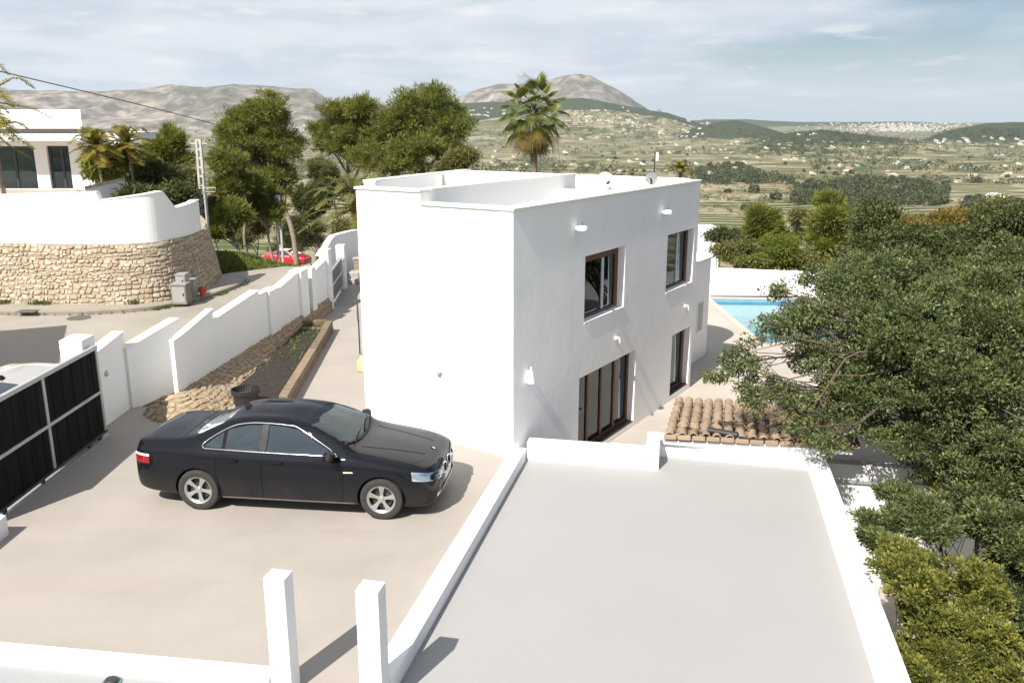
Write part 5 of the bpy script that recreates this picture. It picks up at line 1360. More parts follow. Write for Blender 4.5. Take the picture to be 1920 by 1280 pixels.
    bpy.context.view_layer.update(); dg = bpy.context.evaluated_depsgraph_get()
    me = bpy.data.meshes.new_from_object(body.evaluated_get(dg)); body.modifiers.clear(); old = body.data; body.data = me; me.name = 'body'
    for c_ in cutters: bpy.data.objects.remove(c_)
    me.materials.clear(); me.materials.append(paint); me.materials.append(BLKP); me.materials.append(INT)
    # paint only what lies on the outer skin; wheel wells and underside black, cabin lining dark grey
    mi = []
    for p in me.polygons:
        c = p.center; loc, nrm, idx, dist = bvh.find_nearest(c)
        k = 0
        if dist > 0.012:
            k = 2 if (-1.6 < c.x < 1.2 and c.z > 0.33) and not (abs(c.x-AX_R) < 0.37 and c.z < 0.72 and abs(c.y) > 0.6) else 1
        elif c.z < 0.21 and p.normal.z < -0.5: k = 1
        mi.append(k)
    me.polygons.foreach_set('material_index', mi)
    me.polygons.foreach_set('use_smooth', [True]*len(me.polygons))
    try: me.set_sharp_from_angle(angle=R(32))
    except Exception: pass
    body.parent = root
    def cast(o, d):
        loc, nrm, idx, dist = bvh.ray_cast(Vector(o), Vector(d).normalized())
        return loc, nrm
    def side(x, z, s_, off=0.0):
        loc, n = cast((x, 2.0*s_, z), (0, -s_, 0))
        if loc is None: return np.array([x, 0.9*s_, z])
        n = n if n.y*s_ > 0 else -n
        return np.array(loc + n*off)
    def top(x, y, off=0.0):
        loc, n = cast((x, y, 2.5), (0,0,-1)); n = n if n.z > 0 else -n
        return np.array(loc + n*off)
    def radial(cx_, th, z, off=0.0):
        d = (math.cos(th), math.sin(th), 0); loc, n = cast((cx_+2*d[0], 2*d[1], z), (-d[0],-d[1],0))
        n = n if n.x*d[0]+n.y*d[1] > 0 else -n
        return np.array(loc + n*off)
    def patch(name, fn, nu, nv, mat, parent, thick=0.0, smooth=True):
        g = [[fn(i/nu, j/nv) for j in range(nv+1)] for i in range(nu+1)]
        m = MB(); m.grid(g); m.build
        o = m.build(name, mat, parent, smooth=smooth, fix=False)
        # face outwards
        me_ = o.data; c = np.array([0.0 if abs(g[0][0][0])<1.2 else 0.0,0,0.6])
        p = me_.polygons[len(me_.polygons)//2]
        if np.dot(np.array(p.normal), np.array(p.center)-np.array([p.center[0]*0.6,0,0.55])) < 0:
            me_.flip_normals()
        return o
    def poly_patch(name, poly, proj, mat, parent, off, flipc=None):
        """fan-free fill of an outline, projected on the skin"""
        bm2 = bmesh.new(); c = np.mean(np.array(poly), axis=0); rings = []
        for k in (1.0, 0.8, 0.55, 0.28):
            rings.append([bm2.verts.new(proj(*(c+(np.array(p)-c)*k), off)) for p in poly])
        cv_ = bm2.verts.new(proj(*c, off)); n = len(poly)
        for a in range(3):
            for i in range(n): bm2.faces.new((rings[a][i], rings[a][(i+1)%n], rings[a+1][(i+1)%n], rings[a+1][i]))
        for i in range(n): bm2.faces.new((rings[3][i], rings[3][(i+1)%n], cv_))
        bmesh.ops.recalc_face_normals(bm2, faces=bm2.faces)
        me_ = bpy.data.meshes.new(name); bm2.to_mesh(me_); bm2.free(); me_.materials.append(mat)
        me_.polygons.foreach_set('use_smooth', [True]*len(me_.polygons))
        o = bpy.data.objects.new(name, me_); COL.objects.link(o); o.parent = parent; return o
    def line3(name, pts, rad, mat, parent, n=5):
        m = MB(); m.tube(pts, rad, n); return m.build(name, mat, parent, smooth=True)
    # glass
    poly_patch('windscreen', ws, lambda x,y,o: top(x,y,o), WSH, root, -0.006)
    poly_patch('rear_window', rw, lambda x,y,o: top(x,y,o), WIN, root, -0.006)
    for s_ in (1, -1):
        fd = patch('door', lambda u,v: side(sh(0.735-1.165*u) + 0.02*math.sin(v*3.1)*(1-u), 0.27+(0.935-0.27)*v, s_, 0.0025), 14, 10, paint, root)
        def rdx(z):
            a = sh(-1.19) + 0.05*max(0, z-0.8)/0.14
            q = 0.395**2-(z-TYR)**2
            return max(a, AX_R+math.sqrt(q)) if q > 0 else a
        rdr = patch('door', lambda u,v: side(sh(-0.446) + (rdx(0.27+0.665*v)-sh(-0.446))*u, 0.27+0.665*v, s_, 0.0025), 10, 12, paint, root)
        for d_, pl, nm in ((fd,'front','side_window'), (rdr,'rear','side_window')):
            poly_patch(nm, SIDE[pl], lambda x,z,o: side(x,z,s_,o), WIN, d_, -0.008)
        poly_patch('side_window', SIDE['quarter'], lambda x,z,o: side(x,z,s_,o), WIN, rdr, -0.008)
        for d_, hx in ((fd,sh(-0.30)),(rdr,sh(-1.02))):
            m = MB(); m.tube([side(hx,0.855,s_,-0.002), side(hx+0.03,0.857,s_,0.03), side(hx+0.17,0.853,s_,0.03), side(hx+0.20,0.85,s_,-0.002)], [0.013,0.015,0.015,0.012], 8); m.build('handle', paint, d_, smooth=True)
        # shut lines
        gap = [[side(sh(0.74)+0.02*math.sin((z-0.27)/0.665*3.1), z, s_, 0.001) for z in np.linspace(0.25,0.955,16)], [side(sh(-0.438),z,s_,0.001) for z in np.linspace(0.25,0.975,16)], [side(rdx(z)-0.008,z,s_,0.001) for z in np.linspace(0.25,0.99,20)], [side(x,0.262,s_,0.001) for x in np.linspace(sh(0.735),-0.90,16)]]
        for gl3 in gap: line3('shut_line', gl3, 0.0045, BLKP, body, 4)
        # bright trim round the windows
        whole = [(0.66,0.965),(0.52,1.068),(0.07,1.312),(-0.12,1.352),(-0.43,1.366),(-0.72,1.358),(-0.99,1.305),(-1.29,1.152),(-1.43,1.045),(-1.40,1.002)]
        up_ = smooth_curve([(sh(a),b) for a,b in whole[:-1]+[(-1.43,1.02)]], 44)
        line3('window_trim', [side(x,z,s_,0.004) for x,z in up_] , 0.0085, CHROME, root)
        line3('window_trim', [side(sh(x),z,s_,0.004) for x,z in [(-1.42,1.015),(-1.39,1.0),(-1.0,0.992),(-0.5,0.980),(0.0,0.972),(0.40,0.968),(0.66,0.963)]], 0.0095, CHROME, root)
        for x in (sh(-0.435),):
            m = MB(); m.grid([[side(x+dx,z,s_,0.002) for z in np.linspace(0.99,1.352,8)] for dx in (-0.05,0.0,0.05)], flip=(s_<0)); m.build('pillar_cover', BLKP, root, smooth=True)
        # side skirt and arch lips
        line3('sill_trim', [side(x,0.235,s_,0.0) for x in np.linspace(1.18,-0.92,20)], 0.016, simple('dusty_trim', (0.075,0.068,0.058), 0.7), root)
        for ax in (AX_F, AX_R):
            line3('arch_lip', [side(ax+0.375*math.cos(a), TYR+0.375*math.sin(a), s_, -0.002) for a in np.linspace(-0.25,math.pi+0.25,26)], 0.010, paint, body)
        # mirror
        mb0 = side(sh(0.56),0.985,s_,0.0); c = np.array([sh(0.60), s_*1.005, 1.03])
        m = MB(); prof = []
        for k in range(9):
            a = math.pi*k/8; prof.append((math.sin(a)*0.085+0.0005, -math.cos(a)*0.125))
        m.lathe(prof, (0,0,0), 14, axis='y'); o = m.build('mirror', paint, root, smooth=True); o.location = tuple(c); o.scale = (0.85,1,1)
        line3('mirror_arm', [mb0, (mb0+c)/2+np.array([0,0,-0.02]), c-np.array([0,0.03*s_,0.03])], 0.026, BLKP, o).matrix_parent_inverse = Matrix.Translation(-Vector(c))
        m = MB(); m.lathe([(0.0,0),(0.065,0)], (0,0,0), 14, axis='x'); g_ = m.build('mirror_glass', CHROME, o, smooth=True); g_.location = (-0.078,0,0); g_.scale = (1,1.5,1)
        # side repeater
        poly_patch('side_indicator', [(1.02,0.735),(1.02,0.758),(1.16,0.762),(1.17,0.742)], lambda x,z,o: side(x,z,s_,o), AMB, root, 0.005)
        # lamps
        def hl(u, v):
            th = R(15+40*u); zlo = 0.555+0.085*u; zhi = 0.662+0.115*u - 0.02*max(0,u-0.8)*5*0.2
            return zlo+(zhi-zlo)*v, th*s_
        hlo = patch('headlight', lambda u,v: radial(1.45, hl(u,v)[1], hl(u,v)[0], 0.004), 14, 6, REFL, root)
        hlo.data.materials[0] = REFL
        patch('lens', lambda u,v: radial(1.45, hl(u,v)[1], hl(u,v)[0], 0.012), 14, 6, LENS, hlo)
        for uu in (0.28,0.60):
            z_, th = hl(uu,0.45); P = radial(1.45, th, z_, 0.007); nx = Vector((math.cos(th), math.sin(th), 0.15))
            m = MB(); m.lathe([(0.045,0.0),(0.045,0.006),(0.036,0.004),(0.0,0.002)], (0,0,0), 18); b_ = m.build('lamp_unit', BLKP if uu > 0.5 else CHROME, hlo, smooth='auto'); b_.matrix_local = Matrix.Translation(P.tolist()) @ nx.to_track_quat('Z','Y').to_matrix().to_4x4()
        def tl(u, v):
            return 0.74+0.135*v-0.02*u*(1-v), R(180-(18+38*u))*s_
        tlo = patch('tail_light', lambda u,v: radial(-1.5, tl(u,v*0.74)[1], tl(u,v*0.74)[0], 0.005), 10, 5, REDL, root)
        patch('white_strip', lambda u,v: radial(-1.5, tl(u,0.76+v*0.24)[1], tl(u,0.76+v*0.24)[0], 0.006), 10, 2, WHL, tlo)
        # kidney grille
        def kid(u, v):
            w0, w1 = 0.055, 0.265; y = w0+(w1-w0)*u; hgt = math.sin(math.pi*min(1,max(0,u*0.9+0.05)))**0.35
            zc_ = 0.598; return np.array([2.0, s_*y, zc_+(v-0.5)*0.155*hgt])
        def kfront(P, off):
            loc, n = cast((3.0,P[1],P[2]), (-1,0,0)); n = n if n.x > 0 else -n
            return np.array(loc+n*off)
        kg = patch('grille', lambda u,v: kfront(kid(u,v), 0.004), 10, 6, BLKP, root)
        ring = [kfront(kid(u,0),0.008) for u in np.linspace(0,1,9)] + [kfront(kid(u,1),0.008) for u in np.linspace(1,0,9)]
        line3('grille_surround', ring+[ring[0]], 0.011, CHROME, kg)
        for uu in np.linspace(0.15,0.85,6): line3('grille_bar', [kfront(kid(uu,v),0.008) for v in (0.08,0.5,0.92)], 0.005, BLKP, kg)
        fl = patch('fog_lamp', lambda u,v: radial(1.45, s_*R(26+9*u), 0.315+0.055*v, 0.006), 4, 3, REFL, root)
    # front and rear details
    patch('lower_intake', lambda u,v: radial(1.45, R(-24+48*u), 0.275+0.085*v, 0.004), 16, 3, BLKP, root)
    for zz in (0.305,0.335): line3('intake_bar', [radial(1.45, R(-23+46*u), zz, 0.007) for u in np.linspace(0,1,14)], 0.005, GALV, root)
    line3('shut_line', [radial(1.45, R(-50+100*u), 0.555-0.02*math.cos((u-0.5)*3), 0.0) for u in np.linspace(0,1,30)], 0.004, BLKP, body, 4)
    for s_ in (1,-1):
        line3('shut_line', [top(x, s_*(0.735+0.05*(2.1-x)/1.2 if x < 2.0 else 0.735-0.25*(x-2.0)/0.2), 0.0) for x in np.linspace(2.16,sh(0.84),20)], 0.004, BLKP, body, 4)
        line3('shut_line', [top(x, s_*0.70, 0.0) for x in np.linspace(sh(-1.78),-2.26,8)], 0.004, BLKP, body, 4)
        line3('bonnet_crease', [top(x, s_*(0.30+0.22*(2.15-x)/1.2), 0.0) for x in np.linspace(2.15,sh(0.98),12)], 0.006, paint, body, 6)
    line3('shut_line', [top(sh(-1.775)+0.02*math.cos(y*2), y, 0.0) for y in np.linspace(-0.70,0.70,14)], 0.005, BLKP, body, 4)
    line3('cowl', [top(sh(0.895-0.30*abs(y)**2.2), y, 0.006) for y in np.linspace(-0.70,0.70,16)], 0.022, BLKP, root)
    for y0, y1 in ((-0.52,0.0),(0.02,0.50)):
        line3('wiper', [top(sh(0.875),y0,0.016), top(sh(0.83-0.05*abs(y1)),(y0+y1)/2,0.022), top(sh(0.80-0.1*abs(y1)),y1,0.014)], 0.009, BLKP, root)
    m = MB(); m.add([(-0.045,-0.014,0),(0.05,-0.016,0),(0.05,0.016,0),(-0.045,0.014,0),(-0.05,0,0.06),(-0.01,0,0.055)], [(0,1,5,4),(2,3,4,5),(1,2,5),(3,0,4),(0,3,2,1)]); o = m.build('roof_aerial', BLKP, root, fix=True); o.location = tuple(top(sh(-0.98),0.0,-0.004)); o.scale = (1.5,1.5,1.5)
    # number plate: white plate with a blue band
    m = MB(); m.box(-0.26,0.26,0,0.012,-0.055,0.055); o = m.build('number_plate', simple('plate_white', (0.72,0.72,0.70), 0.4), root); P = radial(1.45, 0.0, 0.455, 0.012); o.location = tuple(P); o.rotation_euler = (0,0,math.pi/2)
    m = MB(); m.box(-0.26,-0.215,-0.003,0.0,-0.055,0.055); m.box(-0.26,-0.215,0.0121,0.015,-0.055,0.055); m.build('blue_band', simple('plate_blue', (0.02,0.06,0.32), 0.4), o)
    # roundel on the bonnet: black ring with blue and white quarters
    P = np.array(top(2.215,0.0,0.003)); loc, n = cast((2.215,0,2.5),(0,0,-1)); n = n if n.z>0 else -n
    Mx = Matrix.Translation(P.tolist()) @ n.to_track_quat('Z','Y').to_matrix().to_4x4()
    m = MB(); m.lathe([(0.041,0),(0.041,0.004),(0.0,0.005)], (0,0,0), 24); em = m.build('emblem', BLKP, root, smooth='auto'); em.matrix_local = Mx
    for q in range(4):
        m = MB(); m.add([(0,0,0.0065)]+[(0.027*math.cos(a),0.027*math.sin(a),0.0065) for a in np.linspace(q*math.pi/2,(q+1)*math.pi/2,7)], [(0,k,k+1) for k in range(1,7)]); m.build('quarter', simple('emblem_blue', (0.03,0.16,0.50), 0.3) if q % 2 else simple('emblem_white', (0.75,0.75,0.75), 0.3), em)
    # cabin
    def rbox(name, x0,x1,y0,y1,z0,z1, mat, bev=0.04, parent=root, lean=0.0):
        x0 += 0.2; x1 += 0.2
        m = MB(); m.add([(x0,y0,z0),(x1,y0,z0),(x1,y1,z0),(x0,y1,z0),(x0-lean,y0+.02,z1),(x1-lean,y0+.02,z1),(x1-lean,y1-.02,z1),(x0-lean,y1-.02,z1)], [(0,3,2,1),(4,5,6,7),(0,1,5,4),(1,2,6,5),(2,3,7,6),(3,0,4,7)])
        return m.build(name, mat, parent, bevel=bev, smooth='auto')
    rbox('dashboard', 0.45,0.93,-0.74,0.74,0.55,0.90, INT, 0.06)
    for y in (-0.40,0.40):
        st_ = rbox('seat', -0.42,0.12,y-0.25,y+0.25,0.36,0.56, SEAT, 0.05); rbox('seat_back', -0.48,-0.32,y-0.24,y+0.24,0.54,1.06, SEAT, 0.05, st_, 0.16); rbox('headrest', -0.62,-0.53,y-0.13,y+0.13,1.07,1.24, INT, 0.035, st_, 0.03)
    st_ = rbox('rear_seat', -1.25,-0.80,-0.66,0.66,0.78,0.86, SEAT, 0.03); rbox('seat_back', -1.30,-1.16,-0.66,0.66,0.84,1.08, SEAT, 0.04, st_, 0.12)
    rbox('parcel_shelf', -1.70,-1.36,-0.66,0.66,1.00,1.03, INT, 0.01)
    m = MB(); 
    for k in range(24):
        pass
    m.tube([(0.57+0.05*math.sin(a)*0, 0.40+0.18*math.cos(a), 0.90+0.17*math.sin(a)) for a in np.linspace(0,2*math.pi,25)], 0.015, 6, cap=False); m.build('steering_wheel', INT, root, smooth=True)
    m = MB(); m.box(0.49,0.51,-0.12,0.12,1.25,1.31); m.build('rear_view_mirror', INT, root, bevel=0.01)
    # wheels
    tyre_prof = [(0.215,-0.105),(0.235,-0.112),(0.29,-0.118),(0.318,-0.108),(0.330,-0.085),(0.332,0.0),(0.330,0.085),(0.318,0.108),(0.29,0.118),(0.235,0.112),(0.215,0.105)]
    def wheel(ax, s_):
        m = MB(); m.lathe(tyre_prof, (0,0,0), 40, axis='y', closed=True)
        w = m.build('wheel', RUB, root, smooth='auto'); w.location = (ax, s_*0.803, TYR)
        m = MB(); m.lathe([(0.222,s_*0.108),(0.226,s_*0.100),(0.205,s_*0.09),(0.200,-s_*0.10),(0.19,-s_*0.10),(0.19,s_*0.085),(0.212,s_*0.104)], (0,0,0), 40, axis='y', closed=True); rim = m.build('rim', ALLOY, w, smooth='auto')
        a0 = random.uniform(0, 1.2)
        for k in range(5):
            a = a0 + 2*math.pi*k/5; ca, sa = math.cos(a), math.sin(a); V = []
            for (r_, hw, yy) in ((0.030,0.032,0.080),(0.09,0.025,0.084),(0.15,0.036,0.092),(0.205,0.052,0.098)):
                for t_, dy in ((-1,0),(1,0),(0.62,-0.035),(-0.62,-0.035)):
                    x_, z_ = r_*ca - t_*hw*sa, r_*sa + t_*hw*ca; V.append((x_, s_*(yy+dy), z_))
            F = []
            for q in range(3):
                for e in range(4): F.append((q*4+e, q*4+(e+1)%4, (q+1)*4+(e+1)%4, (q+1)*4+e))
            F.append((12,13,14,15)); m = MB(); m.add(V, F); m.build('spoke', ALLOY, rim, fix=True, bevel=0.004)
        m = MB(); m.lathe([(0.0,s_*0.096),(0.036,s_*0.094),(0.042,s_*0.07),(0.0,s_*0.07)], (0,0,0), 18, axis='y'); m.build('hub_cap', ALLOY, rim, smooth='auto')
        m = MB(); m.lathe([(0.0,s_*0.02),(0.165,s_*0.02),(0.165,0.0),(0.0,0.0)], (0,0,0), 28, axis='y'); m.build('brake_disc', simple('brake_steel', (0.08,0.075,0.07), 0.5, 0.5), w, smooth='auto')
        m = MB(); m.lathe([(0.0,-s_*0.06),(0.195,-s_*0.06)], (0,0,0), 28, axis='y'); m.build('wheel_back', BLKP, w)
    for ax in (AX_F, AX_R):
        for s_ in (1,-1): wheel(ax, s_)
    root['_skin'] = 1
    return root, dict(side=side, top=top, poly_patch=poly_patch, body=body)
car, tools = make_car('parked_car', 'glossy black four-door saloon parked on the beige driveway', 'car')
del car['_skin']
hd = math.atan2(-0.34, 2.87)
cr_, sr_ = math.cos(hd), math.sin(hd)
wx, wy = AX_R*0.99, -0.80*0.97
rear = on_z(381, 950, 0.0)
car.location = (rear[0]-(cr_*wx-sr_*wy), rear[1]-(sr_*wx+cr_*wy), 0.0)
car.rotation_euler = (0, 0, hd); car.scale = (0.99,0.97,0.98)
def paint_variant(name, c, metal=0.0):
    m, t, p = new_mat(name); lk(t, ramp(t, noise(t, 3, 4, 0.6), [(0.3, tuple(x*0.9 for x in c)), (0.7, c)]), p.inputs['Base Color'])
    p.inputs['Metallic'].default_value = metal; p.inputs['Roughness'].default_value = 0.35; p.inputs['Coat Weight'].default_value = 1.0; p.inputs['Coat Roughness'].default_value = 0.05
    return m
silver = copy_tree(car, None, {'black_car_paint': paint_variant('silver_car_paint', (0.48,0.46,0.42), 0.35)})
silver['label'] = 'silver saloon parked outside behind the dark sliding gate'
silver.location = (-8.97, 15.15, -0.01); silver.rotation_euler = (0,0,R(91))
red = copy_tree(car, None, {'black_car_paint': paint_variant('red_car_paint', (0.50,0.018,0.030), 0.0)})
red['label'] = 'small red car at the edge of the trees with painted roof sheen and pale sunshade'
rp_ = at_y(553, 499, 81.0)
red.location = (rp_[0]-0.9, rp_[1]+0.8, rp_[2]); red.rotation_euler = (0,0,R(-12)); red.scale = (0.93,0.98,1.04)
top_ = tools['top']; PALE_PATCH = simple('sheen_and_sunshade', (0.72,0.70,0.65), 0.9, var=0.1, scale=3)  # white sheen laid on the roof as a patch; the other is a sunshade
for nm, xr_, yr_ in (('roof_sheen',(0.37,-0.78),0.55),('sunshade_panel',(1.35,0.72),0.66)):
    m = MB(); m.grid([[top_(x, y, 0.035 if nm=='roof_sheen' else 0.07) for y in np.linspace(-yr_,yr_,8)] for x in np.linspace(*xr_,8)]); m.build(nm, PALE_PATCH, red, smooth=True)
# ================================================================== VEGETATION
BARK = simple('bark_grey', (0.085,0.068,0.052), 0.95, var=0.35, scale=5, stretch=(4,4,0.7), bmp=0.6, bscale=14)
BARKP = simple('bark_pine', (0.26,0.20,0.155), 0.95, var=0.35, scale=4, stretch=(4,4,0.7), bmp=0.5, bscale=10)
BARKPALM = simple('bark_palm', (0.20,0.16,0.125), 0.95, var=0.35, scale=3, stretch=(0.4,0.4,7), bmp=0.8, bscale=6)
L_CAROB = foliage('leaf_carob', [(0.030,0.044,0.016),(0.064,0.086,0.031),(0.096,0.120,0.045),(0.126,0.145,0.056),(0.190,0.192,0.055)], 0.5, 0.2, 0.4)
L_DARK = foliage('leaf_dark', [(0.024,0.034,0.012),(0.048,0.064,0.022),(0.075,0.088,0.030),(0.125,0.120,0.032)], 0.6, 0.15)
L_SHRUB = foliage('leaf_yellow_green', [(0.055,0.072,0.018),(0.115,0.132,0.032),(0.195,0.195,0.042),(0.28,0.25,0.052)], 0.45, 0.3, 0.4)
L_PINE = foliage('needle_pine', [(0.058,0.074,0.018),(0.120,0.138,0.030),(0.190,0.200,0.042),(0.25,0.24,0.058)], 0.6, 0.3)
L_OLIVE = foliage('leaf_olive', [(0.058,0.065,0.021),(0.111,0.114,0.033),(0.163,0.156,0.047),(0.195,0.169,0.065)], 0.6, 0.22)
L_OCHRE = foliage('leaf_ochre', [(0.069,0.057,0.014),(0.132,0.103,0.021),(0.196,0.138,0.025),(0.230,0.149,0.034)], 0.6, 0.25)
L_LIME = foliage('leaf_lime', [(0.070,0.090,0.014),(0.125,0.150,0.020),(0.18,0.19,0.030)], 0.6, 0.3)
L_PALM = foliage('frond_green', [(0.060,0.084,0.019),(0.114,0.138,0.031),(0.174,0.180,0.042)], 0.45, 0.25, 0.4)
L_DRY = foliage('frond_dry', [(0.12,0.075,0.030),(0.22,0.145,0.060),(0.30,0.21,0.10)], 0.8, 0.2)
L_GOLD = foliage('frond_golden', [(0.12,0.105,0.018),(0.20,0.165,0.028),(0.28,0.21,0.04)], 0.6, 0.3)
L_GRASS = foliage('grass_blade', [(0.055,0.080,0.018),(0.085,0.120,0.022),(0.13,0.15,0.035),(0.22,0.19,0.07)], 0.6, 0.3)

def leaf_mesh(C, D, L, W, tone, rng, droop=0.0, tri=False):
    """rhombic leaves: centre base C, axis D, length L, width W"""
    n = len(C); r_ = rng.normal(size=(n,3)); S = unit(np.cross(D, r_)); N = np.cross(S, D)
    L = np.broadcast_to(np.asarray(L, float), (n,))[:,None]; W = np.broadcast_to(np.asarray(W, float), (n,))[:,None]
    mid = C + D*L*0.5 + N*W*0.12
    tip = C + D*L; tip[:,2] -= droop*L[:,0]
    if tri:
        V = np.empty((n,3,3)); V[:,0] = C-S*W*0.42; V[:,1] = C+S*W*0.42; V[:,2] = tip
        return V.reshape(-1,3), np.arange(n*3).reshape(n,3), np.repeat(tone, 3)
    V = np.empty((n,4,3)); V[:,0] = C; V[:,1] = mid+S*W*0.5; V[:,2] = tip; V[:,3] = mid-S*W*0.5
    Q = np.arange(n*4).reshape(n,4)
    return V.reshape(-1,3), Q, np.repeat(tone, 4)
def ground_at(x, y):
    if x > 4.3 and y < 40: return -2.72
    return ground_z(x, y)
def clump_points(blobs, n, rng, shell=0.55):
    """clump centres spread through ellipsoids, denser towards the outside"""
    vol = np.array([b[1][0]*b[1][1]*b[1][2] for b in blobs])**0.72; cnt = rng.multinomial(n, vol/vol.sum())
    out = []; outd = []
    for (c, r_), k in zip(blobs, cnt):
        d = unit(rng.normal(size=(k,3))); rad = shell + (1-shell)*rng.random(k)**0.6; rad *= 1 - 0.22*rng.random(k)**3
        # lumpy outline
        lump = 0.84 + 0.30*(fbm(d[:,0]*2.3+c[0]*3, d[:,1]*2.3+d[:,2]*2.9+c[1], int(abs(c[2])*10) % 50, 3))
        out.append(np.array(c) + d*np.array(r_)*(rad*lump)[:,None]); outd.append(d)
    return np.vstack(out), np.vstack(outd)
def make_tree(name, label, cat, blobs, base, mat, bark, seed, n_cl, per, cl_r, leaf, group=None, trunk_r=0.16, tuft=False, n_limb=60, lean=None, hang=0.0, shell=0.5, flat=0.7, forks=1, up=0.35, thin=0.0, limb_r=0.02, lobes=7, lobe_flat=0.75, low=False, lob=(0.30,0.52)):
    rng = np.random.default_rng(seed)
    base = np.array(base, float)
    t = empty(name, base, label, cat, group)
    src = blobs
    if lobes:
        src = []
        for c_, r_ in blobs:
            r_ = np.array(r_)
            for q in range(lobes):
                d_ = unit(rng.normal(size=3)); d_[2] = d_[2]*0.8+0.12
                src.append((np.array(c_)+d_*r_*rng.uniform(0.35,0.85), tuple(r_*rng.uniform(*lob)*np.array([1.12,1.12,lobe_flat]))))
    P, Dn = clump_points(src, n_cl, rng, shell)
    k = rng.poisson(per, len(P)).clip(4); idx = np.repeat(np.arange(len(P)), k); n = len(idx)
    cs = cl_r*(0.6+0.8*rng.random(len(P)))
    d = unit(rng.normal(size=(n,3))); rad = rng.random(n)**0.45
    off = d*rad[:,None]*cs[idx][:,None]; off[:,2] *= flat
    C = P[idx] + off
    if hang: C[:,2] -= hang*rng.random(n)*cs[idx]
    if tuft: ax_ = unit(Dn[idx]*0.5 + d*0.9 + np.array([0,0,up+0.3]))
    else: ax_ = unit(d*0.7 + rng.normal(size=(n,3))*0.7 + Dn[idx]*0.3 + np.array([0,0,up-0.35]))
    tone = np.clip(0.48 + 0.22*rng.normal(size=len(P))[idx] + 0.18*rng.normal(size=n) + 0.5*(rng.random(len(P)) < 0.03)[idx], 0, 1)
    V, Q, T = leaf_mesh(C, ax_, leaf[0]*(0.6+0.8*rng.random(n)), leaf[1]*(0.7+0.6*rng.random(n)), tone, rng, 0.15, base[1] > 30)
    np_obj('crown', V, Q, mat, t, org=base, attrs={'tone': T})
    # trunk and limbs
    m = MB(); cm = np.average(np.array([b[0] for b in blobs]), axis=0, weights=[b[1][0]*b[1][2] for b in blobs])
    topz = max(b[0][2]+b[1][2]*0.35 for b in blobs)
    tops = []
    for f in range(forks):
        tgt = cm + (rng.normal(size=3)*np.array([0.8,0.8,0.1])*(forks > 1)); tgt[2] = cm[2]+(0.35 if forks == 1 else 0.1)*(topz-cm[2])
        H_ = tgt[2]-base[2]
        mid1 = base + (tgt-base)*np.array([0.18,0.18,0.35]) + rng.normal(size=3)*np.array([.04,.04,0])*H_ if lean is None else base + np.array(lean)*0.5 + np.array([0,0,0.35*H_])
        mid2 = base + (tgt-base)*np.array([0.62,0.62,0.7]) + rng.normal(size=3)*np.array([.05,.05,0])*H_
        path = smooth_curve([base - np.array([0,0,0.3]), mid1, mid2, tgt], 14)
        m.tube(path, list(np.linspace(trunk_r, trunk_r*0.22, 14)), 8); tops.append(path)
    sel = rng.choice(len(P), min(n_limb, len(P)), replace=False)
    for i in sel:
        path = tops[rng.integers(len(tops))]; tgt = P[i]
        q = path[rng.integers(1,7)] if low else path[np.clip(int(len(path)*np.clip((tgt[2]-0.25*np.linalg.norm(tgt[:2]-base[:2])-base[2])/(path[-1][2]-base[2]+1e-6), 0.30, 0.95))-rng.integers(0,4), 3, len(path)-2)]
        mid = q*0.5+tgt*0.5 + np.array([0,0,0.10*np.linalg.norm(tgt-q)]) + rng.normal(size=3)*0.05*np.linalg.norm(tgt-q)
        m.tube(smooth_curve([q, mid, tgt], 6), list(np.linspace((0.0 if low else trunk_r*0.14)+limb_r*0.6, limb_r*0.3, 6)), 5, cap=False)
    m.build('trunk', bark, t, org=base, smooth=True)
    return t
def blob(px, row, Y, rpx, rrow, depth=None):
    c = at_y(px, row, Y); s_ = Y*1.02/FPX
    rx = rpx*s_; rz = rrow*s_
    return (c, (rx, depth if depth else (rx+rz)*0.5, rz))
# --- the large dark tree on the right, its boughs hanging over the tiles and the deck
big = [blob(1630,690,14.9,85,85,1.0), blob(1850,700,16.2,150,170,1.6), blob(1760,700,14.4,190,230,2.2), blob(1880,620,15.5,160,200,2.2), blob(1680,560,15.6,110,120,1.6), blob(1640,720,14.2,105,85,1.3), blob(1800,900,13.0,140,105,1.4), blob(1690,805,13.6,80,50,0.9), blob(1900,880,12.6,110,140,1.4)]
make_tree('carob_tree', 'large dark green leafy tree filling the right side beside the grey slab', 'tree', big, (8.3,14.6,-2.75), L_CAROB, BARK, 101, 8600, 34, 0.105, (0.070,0.031), tuft=True, trunk_r=0.2, n_limb=160, shell=0.1, forks=3, limb_r=0.022, lobes=20, lobe_flat=0.75, lob=(0.27,0.46))
arms = [blob(1550,825,13.3,50,22,0.4), blob(1500,800,13.6,40,18,0.4), blob(1480,610,14.9,75,38,0.7), blob(1390,680,14.4,55,26,0.5), blob(1440,730,14.2,75,30,0.6), blob(1345,705,14.0,26,16,0.25), blob(1530,665,14.6,60,45,0.7), blob(1510,760,14.0,60,38,0.6), blob(1455,545,15.4,32,18,0.35), blob(1540,520,15.9,50,26,0.5), blob(1400,640,14.6,25,12,0.25), blob(1590,790,13.8,55,28,0.5), blob(1590,600,15.0,60,50,0.7), blob(1570,540,15.6,45,35,0.6), blob(1520,580,15.2,55,32,0.6), blob(1410,760,14.0,30,14,0.3)]
